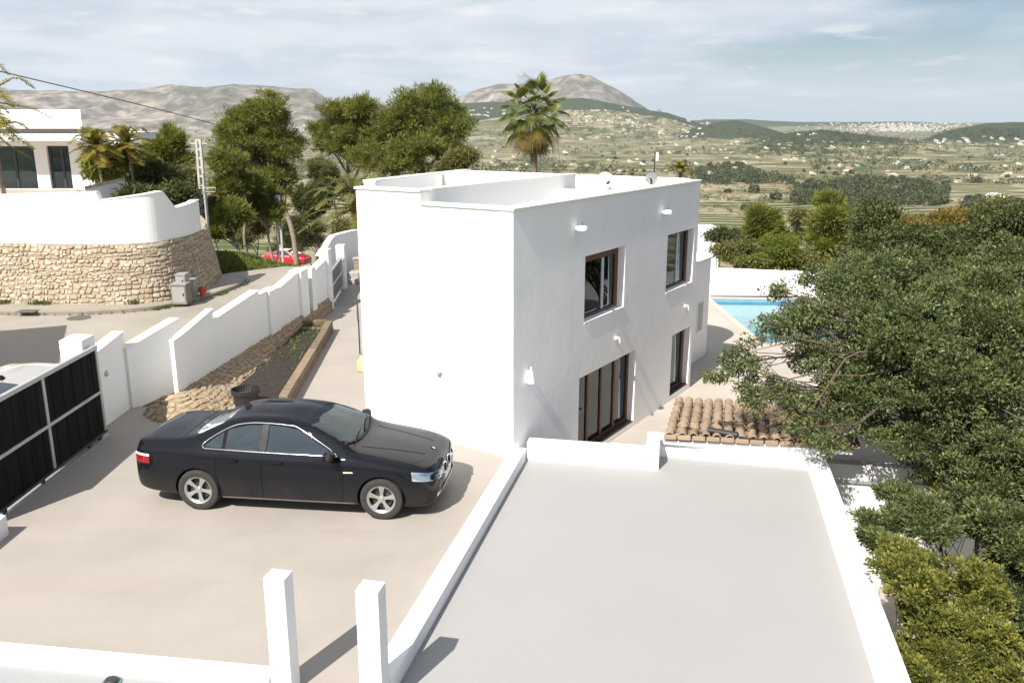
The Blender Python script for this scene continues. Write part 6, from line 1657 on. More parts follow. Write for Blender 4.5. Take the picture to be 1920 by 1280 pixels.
def boughs():
    rng = np.random.default_rng(77); par = [o for o in bpy.data.objects if o.name == 'carob_tree'][0]; org = np.array(par.location)
    P, Dn = clump_points(arms, 950, rng, 0.1); k = rng.poisson(30, len(P)).clip(5); idx = np.repeat(np.arange(len(P)), k); n = len(idx)
    d = unit(rng.normal(size=(n,3))); C = P[idx] + d*(rng.random(n)**0.5*0.10)[:,None]*np.array([1,1,0.7])
    ax_ = unit(d*1.0+rng.normal(size=(n,3))*0.35); tone = np.clip(0.50+0.2*rng.normal(size=len(P))[idx]+0.2*rng.normal(size=n),0,1)
    V, Q, T = leaf_mesh(C, ax_, 0.064*(0.6+0.8*rng.random(n)), 0.030*(0.7+0.6*rng.random(n)), tone, rng, 0.15)
    np_obj('hanging_boughs', V, Q, L_CAROB, par, org=org, attrs={'tone': T})
    m = MB(); root_ = at_y(1690,730,14.3)
    for bl in arms:
        tgt = np.array(bl[0]); st = root_ + rng.normal(size=3)*np.array([.25,.25,.5])
        m1_ = st*0.68+tgt*0.32 + np.array([0,0,0.16]) + rng.normal(size=3)*0.16; m2_ = st*0.33+tgt*0.67 + np.array([0,0,0.12]) + rng.normal(size=3)*0.16
        path = smooth_curve([st, m1_, m2_, tgt], 9); m.tube(path, list(np.linspace(0.026,0.008,9)), 6)
        near = [p for p in P if np.linalg.norm(p-tgt) < max(bl[1])*1.1]
        for p in near[::5]:
            q = path[rng.integers(4,9)]; m.tube(smooth_curve([q,(q+p)/2+rng.normal(size=3)*0.05,p],4), [0.010,0.008,0.006,0.003], 4, cap=False)
    m.build('bough', BARK, par, org=org, smooth=True)
boughs()
make_tree('evergreen_tree', 'dark leafy tree rising behind the large tree at the upper right edge', 'tree', [blob(1880,470,21,110,85), blob(1868,405,22,30,34), blob(1912,412,21,36,44), blob(1800,470,22,80,60), blob(1910,560,20,80,90), blob(1760,500,21,70,60)], (12.4,21.5,-2.9), L_DARK, BARK, 102, 1300, 60, 0.32, (0.10,0.045), n_limb=70, shell=0.35, forks=2)
make_tree('evergreen_tree', 'dark leafy tree between the pool wall and the ochre shrubs', 'tree', [blob(1650,470,22,75,75), blob(1600,520,21,60,50), blob(1710,530,21.5,70,60), blob(1636,415,23,36,42)], (9.5,22.5,-2.9), L_DARK, BARK, 103, 1200, 60, 0.32, (0.10,0.045), n_limb=70, shell=0.35, forks=2)
make_tree('evergreen_tree', 'dark leafy tree standing just outside the right edge behind the large tree', 'tree', [((13.2,16.0,0.6),(2.6,2.2,2.6)),((14.6,18.5,1.0),(2.4,2.0,2.4)),((12.2,13.6,-0.6),(1.9,1.6,1.6))], (13.4,16.2,-2.8), L_DARK, BARK, 105, 900, 50, 0.30, (0.11,0.05), n_limb=60, shell=0.3, forks=2)
make_tree('evergreen_tree', 'low dark tree in the yard beyond the right end of the white yard wall', 'tree', [((9.6,11.2,-0.9),(1.7,1.4,1.5)),((10.8,12.0,-1.0),(1.5,1.3,1.4))], (9.8,11.4,-2.75), L_CAROB, BARK, 106, 700, 44, 0.20, (0.075,0.034), n_limb=60, shell=0.3, forks=2, low=True)
make_tree('light_green_tree', 'bright yellow-green tree showing through between dark trees at the right edge', 'tree', [blob(1872,415,38,36,40), blob(1850,450,38,30,22)], (22,39,-4.0), L_LIME, BARK, 104, 300, 40, 0.45, (0.2,0.09), n_limb=30)
for i,(a,b,c,d_,lab) in enumerate([(1690,425,42,18,'ochre shrub just right of the small white arched house'),(1775,412,58,20,'broad ochre-green shrub in front of the dark wood'),(1820,430,40,20,'rust-tinted shrub near the upper right dark trees')]):
    make_tree('ochre_shrub', lab, 'shrub', [blob(a,b,36+2*i,c,d_), blob(a-20,b+22,35+2*i,c*0.8,d_)], (xz(a,36+2*i),36+2*i,-4.2), L_OCHRE, BARK, 110+i, 300, 36, 0.42, (0.17,0.075), n_limb=25)
# --- trees and shrubs behind the pool wall
def z_at(px, Y): return ground_at(xz(px, Y), Y)
make_tree('young_pine', 'tall olive pine with bare pale stem behind the pool wall', 'tree', [blob(1432,412,40,34,30), blob(1445,440,40,30,18), blob(1420,432,40,24,16)], (xz(1432,40),40,z_at(1432,40)), L_PINE, BARKP, 120, 620, 34, 0.34, (0.22,0.05), tuft=True, trunk_r=0.11, n_limb=40, lobes=14, lob=(0.25,0.45), shell=0.1)
make_tree('young_pine', 'broad feathery pine behind the right half of the pool wall', 'tree', [blob(1560,410,36,52,46), blob(1540,455,36,48,34), blob(1585,450,36,40,34), blob(1555,380,36,22,16)], (xz(1545,36),36,z_at(1545,36)), L_PINE, BARKP, 121, 1100, 36, 0.34, (0.22,0.05), tuft=True, trunk_r=0.12, n_limb=60, lobes=14, lob=(0.25,0.45), shell=0.1)
make_tree('small_tree', 'rounded yellow-green sapling on a thin pale stem over the pool wall', 'tree', [blob(1468,458,35,40,20), blob(1475,482,35,46,14)], (xz(1459,35),35,z_at(1459,35)), L_LIME, BARK, 122, 330, 38, 0.30, (0.12,0.05), trunk_r=0.05, n_limb=40)
make_tree('small_tree', 'pale green slender sapling standing left of the feathery pine', 'tree', [blob(1500,415,42,18,24), blob(1497,440,42,16,14)], (xz(1500,42),42,z_at(1500,42)), L_OLIVE, BARK, 123, 160, 32, 0.30, (0.15,0.07), trunk_r=0.06, n_limb=25)
SH = [(1375,470,36,40,22,L_OLIVE,'olive-brown shrub behind the pool wall next to the rounded tower'),(1410,492,35,34,14,L_SHRUB,'low yellow-green shrub touching the pool wall near its left end'),(1520,490,35,52,20,L_OLIVE,'wide olive shrub behind the middle of the pool wall'),(1350,440,40,24,14,L_DARK,'small dark bush beside the white outbuilding'),(1395,440,44,34,14,L_DARK,'low grey-green bush between the outbuilding and the bare-stemmed pine'),(1600,500,33,40,26,L_SHRUB,'dense bush at the right end of the pool wall'),(1440,470,38,30,20,L_PINE,'mid-green bush under the bare-stemmed pine')]
for i,(a,b,Y,c,d_,mt,lab) in enumerate(SH):
    make_tree('shrub', lab, 'shrub', [blob(a,b,Y,c,d_), blob(a+c*0.4,b+d_*0.5,Y,c*0.7,d_*0.8)], (xz(a,Y),Y,z_at(a,Y)), mt, BARK, 130+i, 260, 36, 0.30, (0.12,0.055), n_limb=20, trunk_r=0.07)
# --- yellow-green bush at the lower right
make_tree('yellow_green_bush', 'yellow-green leafy bush at the lower right corner beside the slab parapet', 'shrub', [blob(1730,1090,9.3,90,75,0.7), blob(1790,1200,8.8,130,85,0.8), blob(1690,1040,9.9,45,35,0.4), blob(1850,1120,9.4,70,60,0.6), blob(1740,1270,8.4,90,60,0.6), blob(1880,1260,8.3,90,70,0.6)], (4.95,9.0,-2.75), L_SHRUB, BARK, 140, 2700, 32, 0.070, (0.054,0.029), tuft=True, trunk_r=0.07, n_limb=60, shell=0.3, forks=4, up=0.6, limb_r=0.010, low=True, lobes=26, lob=(0.20,0.36))
make_tree('grey_green_bush', 'grey-green bush with bare twigs under the large tree at the right edge', 'shrub', [blob(1880,1010,10.6,70,80,0.8), blob(1720,960,11.3,80,50,0.8), blob(1640,990,11.0,40,40,0.5), blob(1910,1150,10,60,80,0.6)], (6.6,10.8,-2.75), L_CAROB, BARK, 141, 1900, 34, 0.09, (0.066,0.030), tuft=True, trunk_r=0.08, n_limb=90, shell=0.3, forks=4, limb_r=0.014, low=True, lobes=8)
# --- pines on the slope to the left
def pine(label, blobs, bx, by, seed, n, tr=0.2, mat=None, name='pine_tree', cat='tree', lean=None):
    make_tree(name, label, cat, blobs, (bx, by, ground_z(bx, by)), mat or L_PINE, BARKP, seed, int(n*2.4), 22, 0.34, (0.32,0.080), group='pines on the slope beyond the road', tuft=True, trunk_r=tr, n_limb=46, shell=0.0, lobes=16, lobe_flat=0.9, up=0.4, lob=(0.32,0.56), lean=lean, limb_r=0.05)
pine('tall pine with open top left of the pole, highest of the left-hand pines', [blob(498,212,70,46,44), blob(470,262,70,62,40), blob(530,270,70,46,46), blob(430,255,69,36,34), blob(500,320,70,60,34), blob(470,225,70,40,34), blob(520,340,70,44,30), blob(440,290,70,44,34), blob(490,260,70,60,44)], xz(540,70), 70, 201, 1500, 0.28)
pine('thin pale-stemmed pine just right of the lattice pole', [blob(425,310,60,34,34), blob(440,350,60,34,28)], xz(455,60), 60, 202, 420, 0.14)
pine('slender pine with pale leaning stem behind the concrete post', [blob(480,360,62,36,34), blob(505,390,62,30,26)], xz(500,62), 62, 203, 420, 0.13)
pine('young pine left of the red car by the bank', [blob(415,420,56,26,34), blob(440,400,56,26,26)], xz(425,56), 56, 208, 300, 0.12)
pine('spreading pine with layered crown in the centre left of the villa', [blob(660,212,80,52,34), blob(620,235,80,38,30), blob(690,240,80,60,34), blob(640,275,80,52,30), blob(700,290,79,56,30), blob(660,255,80,70,34), blob(620,270,80,40,34)], xz(655,80), 80, 204, 1500, 0.3)
pine('big dark pine whose crown rises highest behind the villa', [blob(810,195,76,52,40), blob(765,220,76,52,44), blob(850,235,76,40,44), blob(790,275,76,80,44), blob(740,310,75,60,26), blob(850,300,75,40,30), blob(830,255,76,60,40), blob(720,285,76,60,40), blob(725,240,77,60,44), blob(690,205,77,36,26)], xz(790,76), 76, 205, 1900, 0.34)
pine('rounded small pine beside the neighbour house palms', [blob(312,272,62,34,36), blob(300,305,62,36,28), blob(330,300,62,28,30)], xz(312,62), 62, 206, 700, 0.18)
pine('dark pine in the gully left of the date palm', [blob(590,380,88,36,44), blob(560,430,86,40,36), blob(610,330,90,30,30)], xz(590,87), 87, 207, 800, 0.2, L_DARK)
pine('low olive pine between the concrete post and the date palm', [blob(640,345,95,46,22), blob(600,310,100,30,14)], xz(640,95), 95, 209, 420, 0.16, L_OLIVE)
DS = [(270,372,36,34,22,L_DARK,'glossy dark shrub pressed against the stepped parapet'),(330,372,38,34,26,L_DARK,'dark bush filling the dip of the parapet'),(285,335,42,40,34,L_DARK,'dark glossy shrub behind the stepped white parapet'),(340,340,54,30,36,L_OLIVE,'greyish shrub left of the lattice pole'),(350,385,50,26,24,L_DARK,'dark shrub against the end of the white parapet'),(245,330,50,26,40,L_LIME,'yellow-green bush beside the golden palms'),(205,300,40,36,34,L_LIME,'curtain of yellow-green foliage beside the golden palms'),(660,440,62,36,30,L_OLIVE,'dusty shrub at the foot of the date palm'),(570,455,92,60,28,L_DARK,'dark thicket behind the red car'),(640,470,60,30,16,L_PINE,'green shrub between the red car and the white end wall'),(860,300,64,40,26,L_OLIVE,'grey-green brush beneath the big dark pine'),(475,420,74,50,40,L_OLIVE,'pale undergrowth among the pine stems'),(400,395,66,24,30,L_DARK,'dark scrub right behind the lattice pole')]
for i,(a,b,Y,c,d_,mt,lab) in enumerate(DS):
    x_ = xz(a,Y); make_tree('shrub', lab, 'shrub', [blob(a,b,Y,c,d_), blob(a-c*0.4,b+d_*0.4,Y,c*0.7,d_*0.8)], (x_,Y,ground_z(x_,Y)), mt, BARK, 230+i, 360, 30, 0.5, (0.26,0.10), n_limb=16, trunk_r=0.08)
# ---- palms
def pinnate(path, L, mat_i, n=34, droop=0.35, w=0.035, rng=None, plane=0.9):
    """a feather frond: returns vertices, quads"""
    P = smooth_curve(path, n+2); V = []; Q = []
    for i in range(1, n+1):
        t = unit(P[i+1]-P[i-1] if i < n+1 else P[i]-P[i-1]); s_ = np.cross(t, [0,0,1.0]); s_ = s_/(np.linalg.norm(s_)+1e-6); u = np.cross(s_, t)
        f = i/n; ln = L*(math.sin(math.pi*min(1,0.12+0.86*f))**0.6)
        for sg in (1,-1):
            d = unit(s_*sg*plane + t*0.55 + u*0.25 + rng.normal(size=3)*0.10); a = P[i]; b = a + d*ln*0.5; c = a + d*ln; b[2] -= droop*ln*0.10; c[2] -= droop*ln*0.45
            k = len(V); wv = t*w*0.5
            V += [a-wv*0.6, a+wv*0.6, b+wv, b-wv, c+wv*0.15, c-wv*0.15]; Q += [(k,k+1,k+2,k+3),(k+3,k+2,k+4,k+5)]
    return P, V, Q
def frond_obj(V, Q, P, mat, parent, org, rng, stem_r=0.018, stem_mat=None):
    tone = np.repeat(np.clip(rng.normal(0.5,0.22,len(V)//6 + 1),0,1), 6)[:len(V)]
    f = np_obj('frond', np.array(V), np.array(Q), mat, parent, org=org, attrs={'tone': tone})
    m = MB(); m.tube(P[::3], list(np.linspace(stem_r, stem_r*0.3, len(P[::3]))), 5); m.build('stem', stem_mat or mat, f, org=org, smooth=True); return f
def feather_palm(name, label, base, crown, n, length, mat, seed, leaflet=0.45, group=None, trunk_r=0.2, lo=-0.5, hi=1.35, gold=None):
    rng = np.random.default_rng(seed); base = np.array(base,float); crown = np.array(crown,float)
    t = empty(name, base, label, 'palm tree', group)
    m = MB(); pts = smooth_curve([base-np.array([0,0,.3]), base*0.5+crown*0.5+rng.normal(size=3)*0.08, crown], 16); m.tube(pts, [trunk_r*(1+0.06*(i%2)) for i in range(16)], 10); m.build('trunk', BARKPALM, t, org=base)
    for i in range(n):
        az_ = i*2.39996 + rng.normal()*0.15; el = hi - (hi-lo)*(i/n)**0.9; ln = length*(0.85+0.3*rng.random())
        d = np.array([math.cos(az_)*math.cos(el), math.sin(az_)*math.cos(el), math.sin(el)]); h_ = np.array([math.cos(az_),math.sin(az_),0])
        p1 = crown + d*ln*0.42; p2 = p1 + (d*0.7+h_*0.35)*ln*0.34 - np.array([0,0,0.05*ln]); p3 = p2 + (h_*0.72*math.cos(el*0.6) - np.array([0,0,0.42]))*ln*0.40
        P, V, Q = pinnate([crown, p1, p2, p3], leaflet, 0, 36, 0.5, 0.05, rng)
        frond_obj(V, Q, P, mat, t, base, rng, 0.03, L_GOLD)
    return t, rng
dp = at_y(674,388,36)
t, rng_ = feather_palm('date_palm', 'grey-green date palm with orange fruit stalks at the left edge of the villa', (dp[0],36,ground_z(dp[0],36)), dp, 40, 2.35, L_OLIVE, 301, 0.42, trunk_r=0.24)
FRUIT = foliage('orange_fruit', [(0.30,0.13,0.012),(0.42,0.19,0.02),(0.50,0.26,0.03)], 0.6, 0.1)
for k in range(5):
    a = k*1.3+2.6; d = np.array([math.cos(a)*0.5, -0.4+0.3*math.sin(a), 0.0]); C = dp + d*0.5 + rng_.normal(size=(260,3))*np.array([.07,.07,.17]) - np.array([0,0,0.12+0.10*k%0.3])
    V, Q, T = leaf_mesh(C, unit(rng_.normal(size=(260,3))-np.array([0,0,0.8])), 0.07, 0.04, rng_.random(260), rng_); np_obj('fruit_stalk', V, Q, FRUIT, t, org=(dp[0],36,ground_z(dp[0],36)), attrs={'tone': T})
for i,(px_,row_,Y,n,ln,lab) in enumerate([(178,272,38,20,1.15,'golden feather palm at the corner of the neighbour house'),(236,268,40,20,1.25,'golden-green feather palm right of the neighbour house'),(-14,246,33,9,1.5,'golden palm frond cluster in front of the neighbour house windows at the left edge'),(-28,190,31,14,2.0,'palm with fronds arching over the neighbour house roof at the left edge')]):
    c = at_y(px_,row_,Y); feather_palm('feather_palm', lab, (c[0]+0.15,Y,2.42), c, n, ln, L_GOLD, 310+i, 0.40, 'golden palms round the neighbour house', 0.045, lo=-1.1)
# fan palm behind the villa
def fan_palm():
    rng = np.random.default_rng(321); c = at_y(1000,210,47); base = np.array([c[0],47.0,ground_z(c[0],47)])
    t = empty('fan_palm', base, 'tall fan palm with brown skirt rising behind the villa roof', 'palm tree')
    m = MB(); pts = smooth_curve([base-np.array([0,0,.3]), base*0.5+c*0.5+np.array([0.1,0,0]), c+np.array([0,0,0.2])], 30); m.tube(pts, [0.17*(1+0.05*(i%2)) for i in range(30)], 12); m.build('trunk', BARKPALM, t, org=base)
    N = 54
    for i in range(N):
        f = i/N; az_ = i*2.39996; el = 1.35 - 2.75*f**0.85; pl_ = (1.0+0.4*rng.random())*(0.75 if f > 0.72 else 1.0); R_l = 0.80+0.22*rng.random()
        d = np.array([math.cos(az_)*math.cos(el), math.sin(az_)*math.cos(el), math.sin(el)]); o = c + np.array([0,0,-0.55*f+0.2])
        hub = o + d*pl_ - np.array([0,0,0.10*pl_*math.cos(el)])
        ax_ = unit(hub-o - np.array([0,0,0.3])); s_ = unit(np.cross(ax_, [0,0,1.0]) if abs(ax_[2])<0.97 else np.array([1.0,0,0])); u = np.cross(s_, ax_)
        roll = rng.normal()*0.35; s_, u = s_*math.cos(roll)+u*math.sin(roll), u*math.cos(roll)-s_*math.sin(roll)
        V = []; Q = []; nl = 30; span = 2.0 if f < 0.72 else 1.0; dr = 0.30 if f < 0.55 else 0.55
        for k in range(nl):
            a0 = -span + 2*span*k/nl; a1 = -span + 2*span*(k+1)/nl; am = (a0+a1)/2
            fold = 0.16*(1 if k % 2 else -1)
            def P_(a, r_): return hub + (ax_*math.cos(a)+s_*math.sin(a))*r_ + u*(-0.18*r_*abs(math.sin(a)))
            p0 = hub; pa = P_(am-(am-a0)*0.9, R_l*0.42)+u*0.03; pb = P_(am+(a1-am)*0.9, R_l*0.42)-u*0.03; tip = P_(am, R_l*(1.0+0.1*rng.normal())); tip = tip - np.array([0,0,dr*R_l*(0.6+0.4*rng.random())])
            pm = P_(am, R_l*0.72) - np.array([0,0,dr*0.22])
            b = len(V); V += [p0, pa, pb, tip, pm+s_*0.016, pm-s_*0.016]; Q += [(b,b+1,b+2,b+2),(b+1,b+5,b+4,b+2),(b+5,b+3,b+3,b+4)]
        mat = L_PALM if f < 0.62 else (L_GOLD if f < 0.72 else L_DRY)
        tone = np.repeat(np.clip(rng.normal(0.55,0.2)+rng.normal(0,0.12,nl),0,1), 6)
        V = np.array(V); Q = np.array([[q for q in f_] for f_ in Q]); 
        T3 = []; 
        for q in Q: 
            w = list(dict.fromkeys(q)); T3.append(w[:3]); 
            if len(w) == 4: T3.append([w[0],w[2],w[3]])
        fo = np_obj('frond', V, np.array(T3), mat, t, org=base, attrs={'tone': tone})
        m = MB(); m.tube([o, (o+hub)/2+np.array([0,0,0.05]), hub], [0.03,0.02,0.014], 5); m.build('stem', mat, fo, org=base)
    for k in range(3):
        m = MB(); a = c + np.array([0.35*k-0.2,-0.3,-0.4]); m.tube(smooth_curve([c, a+np.array([0.5,0,0.4]), a+np.array([0.95,0,-1.6-0.4*k])], 8), 0.012, 4); m.build('flower_stalk', L_DRY, t, org=base)
fan_palm()
# small golden palm seen over the roof corner
c = at_y(1275,318,60); feather_palm('feather_palm', 'small golden palm top showing above the far right roof corner', (c[0],60,ground_z(c[0],60)), c, 12, 1.0, L_GOLD, 330, 0.35, None, 0.12)
# ---- grass and weeds
def grass(name, label, n, pts_fn, h, w, seed):
    rng = np.random.default_rng(seed); C = pts_fn(rng, n); D = unit(rng.normal(size=(len(C),3))*np.array([.45,.45,.1])+np.array([0,0,1.0]))
    V, Q, T = leaf_mesh(C, D, h*(0.5+0.8*rng.random(len(C))), w, np.clip(rng.normal(0.45,0.25,len(C))*0.6+0.4*fbm(C[:,0]*1.2,C[:,1]*1.2,3,3),0,1), rng, 0.2)
    o = np_obj(name, V, Q, L_GRASS, attrs={'tone': T}); tag(o, label, kind='stuff')
def bank(rng, n):
    u = rng.random(n); v = rng.random(n); x = -11.6+ (1-v)*0.0; 
    edge = np.interp(u*26, [0,3,12,26],[0,0,0,0]); y = 33.2+u*26
    xr = np.interp(y, [33,35,41,54,60],[-11.6,-10.4,-10.7,-13.6,-15.5]); x = xr - v*np.interp(y,[33,40,60],[2.0,6.0,9.0])
    z = terrain_h(x, y)[0] + 0.75*sstep(v,0.0,0.5)*np.interp(y,[33,37,60],[0.5,1.0,1.0])
    return np.column_stack([x,y,z-0.05])
grass('grass_bank', 'bright green grass and weeds on the bank beside the road', 26000, bank, 0.55, 0.09, 401)
xs_ = np.linspace(0,1,14); g = []
for y in np.linspace(32.8,61,30):
    xr0 = float(np.interp(y, [33,35,41,54,60],[-11.5,-10.3,-10.6,-13.5,-15.4])); wd_ = float(np.interp(y,[33,40,60],[2.0,6.0,9.0]))
    g.append([(xr0-v*wd_, y, ground_z(xr0-v*wd_,y)+0.02+0.75*float(sstep(np.array(v),0.0,0.5))*float(np.interp(y,[33,37,60],[0.5,1.0,1.0]))) for v in xs_])
m = MB(); m.grid(g, flip=True); o = m.build('bank', simple('bank_earth', (0.13,0.115,0.06), 0.95, var=0.3, scale=2), smooth=True, fix=True); tag(o, 'earth bank beside the road', kind='structure')
def kerbweeds(rng, n):
    i = rng.integers(0, len(kerb), n); c = rng.random(n) < 0.5; i = np.where(c, rng.choice([44,45,46,70,71,72,78,79], n), i)
    P = kerb[i] + kn[i]*rng.uniform(-0.02,0.10,n)[:,None] + rng.normal(size=(n,2))*0.06; return np.column_stack([P, np.full(n,-0.02)])
grass('kerb_weeds', 'small tufts of weeds along the kerb', 1500, kerbweeds, 0.13, 0.03, 402)
def basewts(rng, n):
    i = rng.choice([118,119,120,128,129,130,131,150,168,169], n); P = base[i] + bn[i]*rng.uniform(0.0,0.12,n)[:,None] + rng.normal(size=(n,2))*0.10; return np.column_stack([P, np.full(n,0.11)])
grass('wall_weeds', 'weeds at the foot of the stone wall', 700, basewts, 0.17, 0.03, 403)
def planterw(rng, n):
    u = rng.beta(3,1.4,n); k = rng.random(n); 
    P = np.array([ (r0+rd*(rl*a)+rn_*0.16)*(1-b)+np.array([*ab(0.75+6.4*a,out_(0.75+6.4*a)-0.05),0])*b for a,b in zip(u,k)]); P[:,2] = 0.2; return P
grass('planter_weeds', 'sparse weeds in the dark planter soil', 260, planterw, 0.13, 0.03, 404)
# ================================================================== FAR VALLEY: houses, trees, woods
FW = simple('far_white_wall', (0.56,0.53,0.48), 0.9, var=0.06, scale=0.2, per_object=0.18); FR = simple('far_tile_roof', (0.36,0.22,0.14), 0.9, var=0.12, scale=0.2, per_object=0.2)
FD = simple('far_window', (0.06,0.06,0.07), 0.5)
def far_house_mesh(kind, rng):
    m = MB(); L_ = rng.uniform(9,15); W_ = rng.uniform(7,10); H_ = rng.uniform(3.0,3.6)*(2 if kind == 2 else 1)
    m.m = 0; m.box(-L_/2,L_/2,-W_/2,W_/2,-4,H_)
    if kind == 0:
        m.m = 1; e = 0.5; m.add([(-L_/2-e,-W_/2-e,H_),(L_/2+e,-W_/2-e,H_),(L_/2+e,W_/2+e,H_),(-L_/2-e,W_/2+e,H_),(-L_/2,0,H_+1.8),(L_/2,0,H_+1.8)], [(0,1,5,4),(2,3,4,5),(1,2,5),(3,0,4),(3,2,1,0)])
    elif kind == 1:
        m.box(L_*0.1,L_*0.5,-W_/2-3,-W_/2+0.002,-4,H_*0.9); m.m = 1; m.add([(-L_/2-.4,-W_/2-.4,H_),(L_/2+.4,-W_/2-.4,H_),(L_/2+.4,W_/2+.4,H_),(-L_/2-.4,W_/2+.4,H_),(0,0,H_+1.7)], [(0,1,4),(1,2,4),(2,3,4),(3,0,4),(3,2,1,0)])
    else:
        m.box(-L_/2+1,L_*0.1,-W_/2+1,W_/2-1,H_+0.001,H_+1.4); m.box(L_/2+0.001,L_/2+5,-W_/2+1,W_/2-2,-4,3.2)
    m.m = 2
    for k in range(3):
        x = -L_/2+L_*(k+0.5)/3-0.7
        for z in ([0.9] if kind != 2 else [0.9,4.0]): m.box(x,x+1.4,-W_/2-0.03,-W_/2-0.001,z,z+1.4)
    me = bpy.data.meshes.new('country_house'); me.from_pydata(m.v, [], m.f); 
    for q in (FW,FR,FD): me.materials.append(q)
    me.polygons.foreach_set('material_index', m.mi); me.update(); return me
rng = np.random.default_rng(600)
HM = [far_house_mesh(k % 3, rng) for k in range(6)]
def far_points(px, row):
    """where sight lines meet the valley surface"""
    px = np.atleast_1d(px); row = np.atleast_1d(row); ys = np.geomspace(180, 11000, 400)
    u = (px-960)/FPX; v = -(row-640)/FPX; cp, sp = math.cos(PITCH), math.sin(PITCH)
    dy = cp+v*sp; dz = -sp+v*cp
    X = (u/dy)[:,None]*ys[None]; Z = CAMH+(dz/dy)[:,None]*ys[None]; Yv = np.broadcast_to(ys[None], X.shape)
    h = terrain_h(X.ravel(), Yv.ravel())[0].reshape(X.shape); hit = Z < h; k = np.argmax(hit, axis=1); ok = hit.any(axis=1) & (k > 0)
    i = np.arange(len(px))
    return [(X[a,k[a]], ys[k[a]], h[a,k[a]]) if ok[a] else None for a in i]
def far_point(px, row): return far_points(px, row)[0]
HK = ('white gabled house', 'white hip-roofed house', 'white flat-roofed house')
ZONES = [ # x range, row range, count, where
 (1060,1200,208,240,54,'in the village under the dark ridge'),(1120,1330,226,262,50,'on the lower village edge'),(870,950,205,222,18,'in the hamlet left of the fan palm'),
 (890,1100,250,322,24,'in the fields behind the villa roof'),(1100,1330,255,322,22,'in the fields right of the fan palm'),(1330,1620,262,330,32,'in the fields right of the villa'),(1620,1920,275,345,30,'in the fields at the right of the valley'),(1750,1920,258,275,22,'below the dark hill at the right edge'),(1430,1680,252,290,16,'on the mid-valley wooded rise'),(545,620,235,300,10,'in the gap between the pines'),(240,400,236,262,20,'at the foot of the left-hand mountain ridge')]
n_h = 0
for (xa,xb,ra,rb,cnt,where) in ZONES:
    for p_ in far_points(rng.uniform(xa,xb,cnt), rng.uniform(ra,rb,cnt)):
        if p_ is None: continue
        hk = int(rng.integers(6))
        o = bpy.data.objects.new('country_house', HM[hk]); COL.objects.link(o); s_ = rng.uniform(0.8,1.25)*(1.25 if p_[1] > 3500 else 0.85); o.location = (p_[0],p_[1],p_[2]-0.3); o.rotation_euler = (0,0,rng.uniform(-0.8,0.8)); o.scale = (s_,s_,s_*0.95)
        tag(o, 'small '+HK[hk % 3]+' '+where, 'house', 'white houses '+where); n_h += 1
# the far town on the right: too small and too many to pick apart
V = []; F = []; 
for p_ in far_points(rng.normal(1680,62,330), 231+17*rng.random(330)**0.8):
    if p_ is None or p_[1] < 5000: continue
    w, d_, h_ = rng.uniform(10,26), rng.uniform(10,16), rng.uniform(6,15); b = len(V); x,y,z = p_
    V += [(x-w/2,y-d_/2,z-6),(x+w/2,y-d_/2,z-6),(x+w/2,y+d_/2,z-6),(x-w/2,y+d_/2,z-6),(x-w/2,y-d_/2,z+h_),(x+w/2,y-d_/2,z+h_),(x+w/2,y+d_/2,z+h_),(x-w/2,y+d_/2,z+h_)]
    F += [(b+4,b+5,b+6,b+7),(b,b+1,b+5,b+4),(b+1,b+2,b+6,b+5),(b+2,b+3,b+7,b+6),(b+3,b,b+4,b+7)]
o = np_obj('distant_town', np.array(V), np.array(F), simple('town_wall', (0.36,0.335,0.30), 0.9, var=0.3, scale=0.02)); tag(o, 'pale houses of a distant town on the right horizon', kind='stuff')
# nearer, recognisable houses
def arched_house():
    p_ = far_point(1672, 409); o = empty('arched_house', p_, 'small white two-storey house with arched porch among the trees at the right', 'house'); s_ = p_[1]/1652.0
    w = 30*s_; h_ = 20*s_
    m = MB(); m.box(-w*0.5,w*0.1,0,w*0.4,-6,h_); m.build('wall', FW, o); m = MB(); m.box(w*0.1,w*0.6,0.4,w*0.4,-6,h_*0.75); m.build('wall', FW, o)
    m = MB()
    m.add([(-w*.55,-.5,h_),(w*.15,-.5,h_),(w*.15,w*.45,h_),(-w*.55,w*.45,h_),(-w*.2,w*.2,h_*1.25)], [(0,1,4),(1,2,4),(2,3,4),(3,0,4),(3,2,1,0)]); m.build('roof', FR, o)
    m = MB(); m.box(w*0.12,w*0.65,-w*0.12,w*0.42,h_*0.75,h_*0.8); m.build('roof', FR, o)
    for k in range(4): 
        m = MB(); x = w*(0.12+k*0.155); m.box(x,x+w*0.05,-w*0.1,-w*0.05,-6,h_*0.75); m.build('pillar', FW, o)
    for k in range(2):
        m = MB(); x = -w*0.4+k*w*0.22; m.box(x,x+w*0.1,-0.1,0,h_*0.5,h_*0.8); m.build('window', FD, o)
arched_house()
for px_,row_,lab in ((1338,336,'pink-walled farm building below the wood at the roof corner'),(1865,372,'long white farm sheds at the right edge above the trees'),(1490,300,'grey-white villa with pool in the middle of the valley'),(1590,318,'sand-coloured farmhouse near the middle wood')):
    p_ = far_point(px_, row_)
    o = bpy.data.objects.new('farm_building', HM[1 if 'pink' in lab else 2]); COL.objects.link(o); o.location = p_; o.rotation_euler = (0,0,rng.uniform(-0.3,0.3)); s_ = 0.75 if 'pink' in lab else 1.0; o.scale = (s_*(2.2 if 'sheds' in lab else 1.0),s_,s_)
    if 'pink' in lab or 'sand' in lab:
        for sl in o.material_slots:
            if sl.material.name.startswith('far_white'): sl.link = 'OBJECT'; sl.material = simple('ochre_wall', (0.50,0.34,0.24), 0.9)
    tag(o, lab, 'farm building')
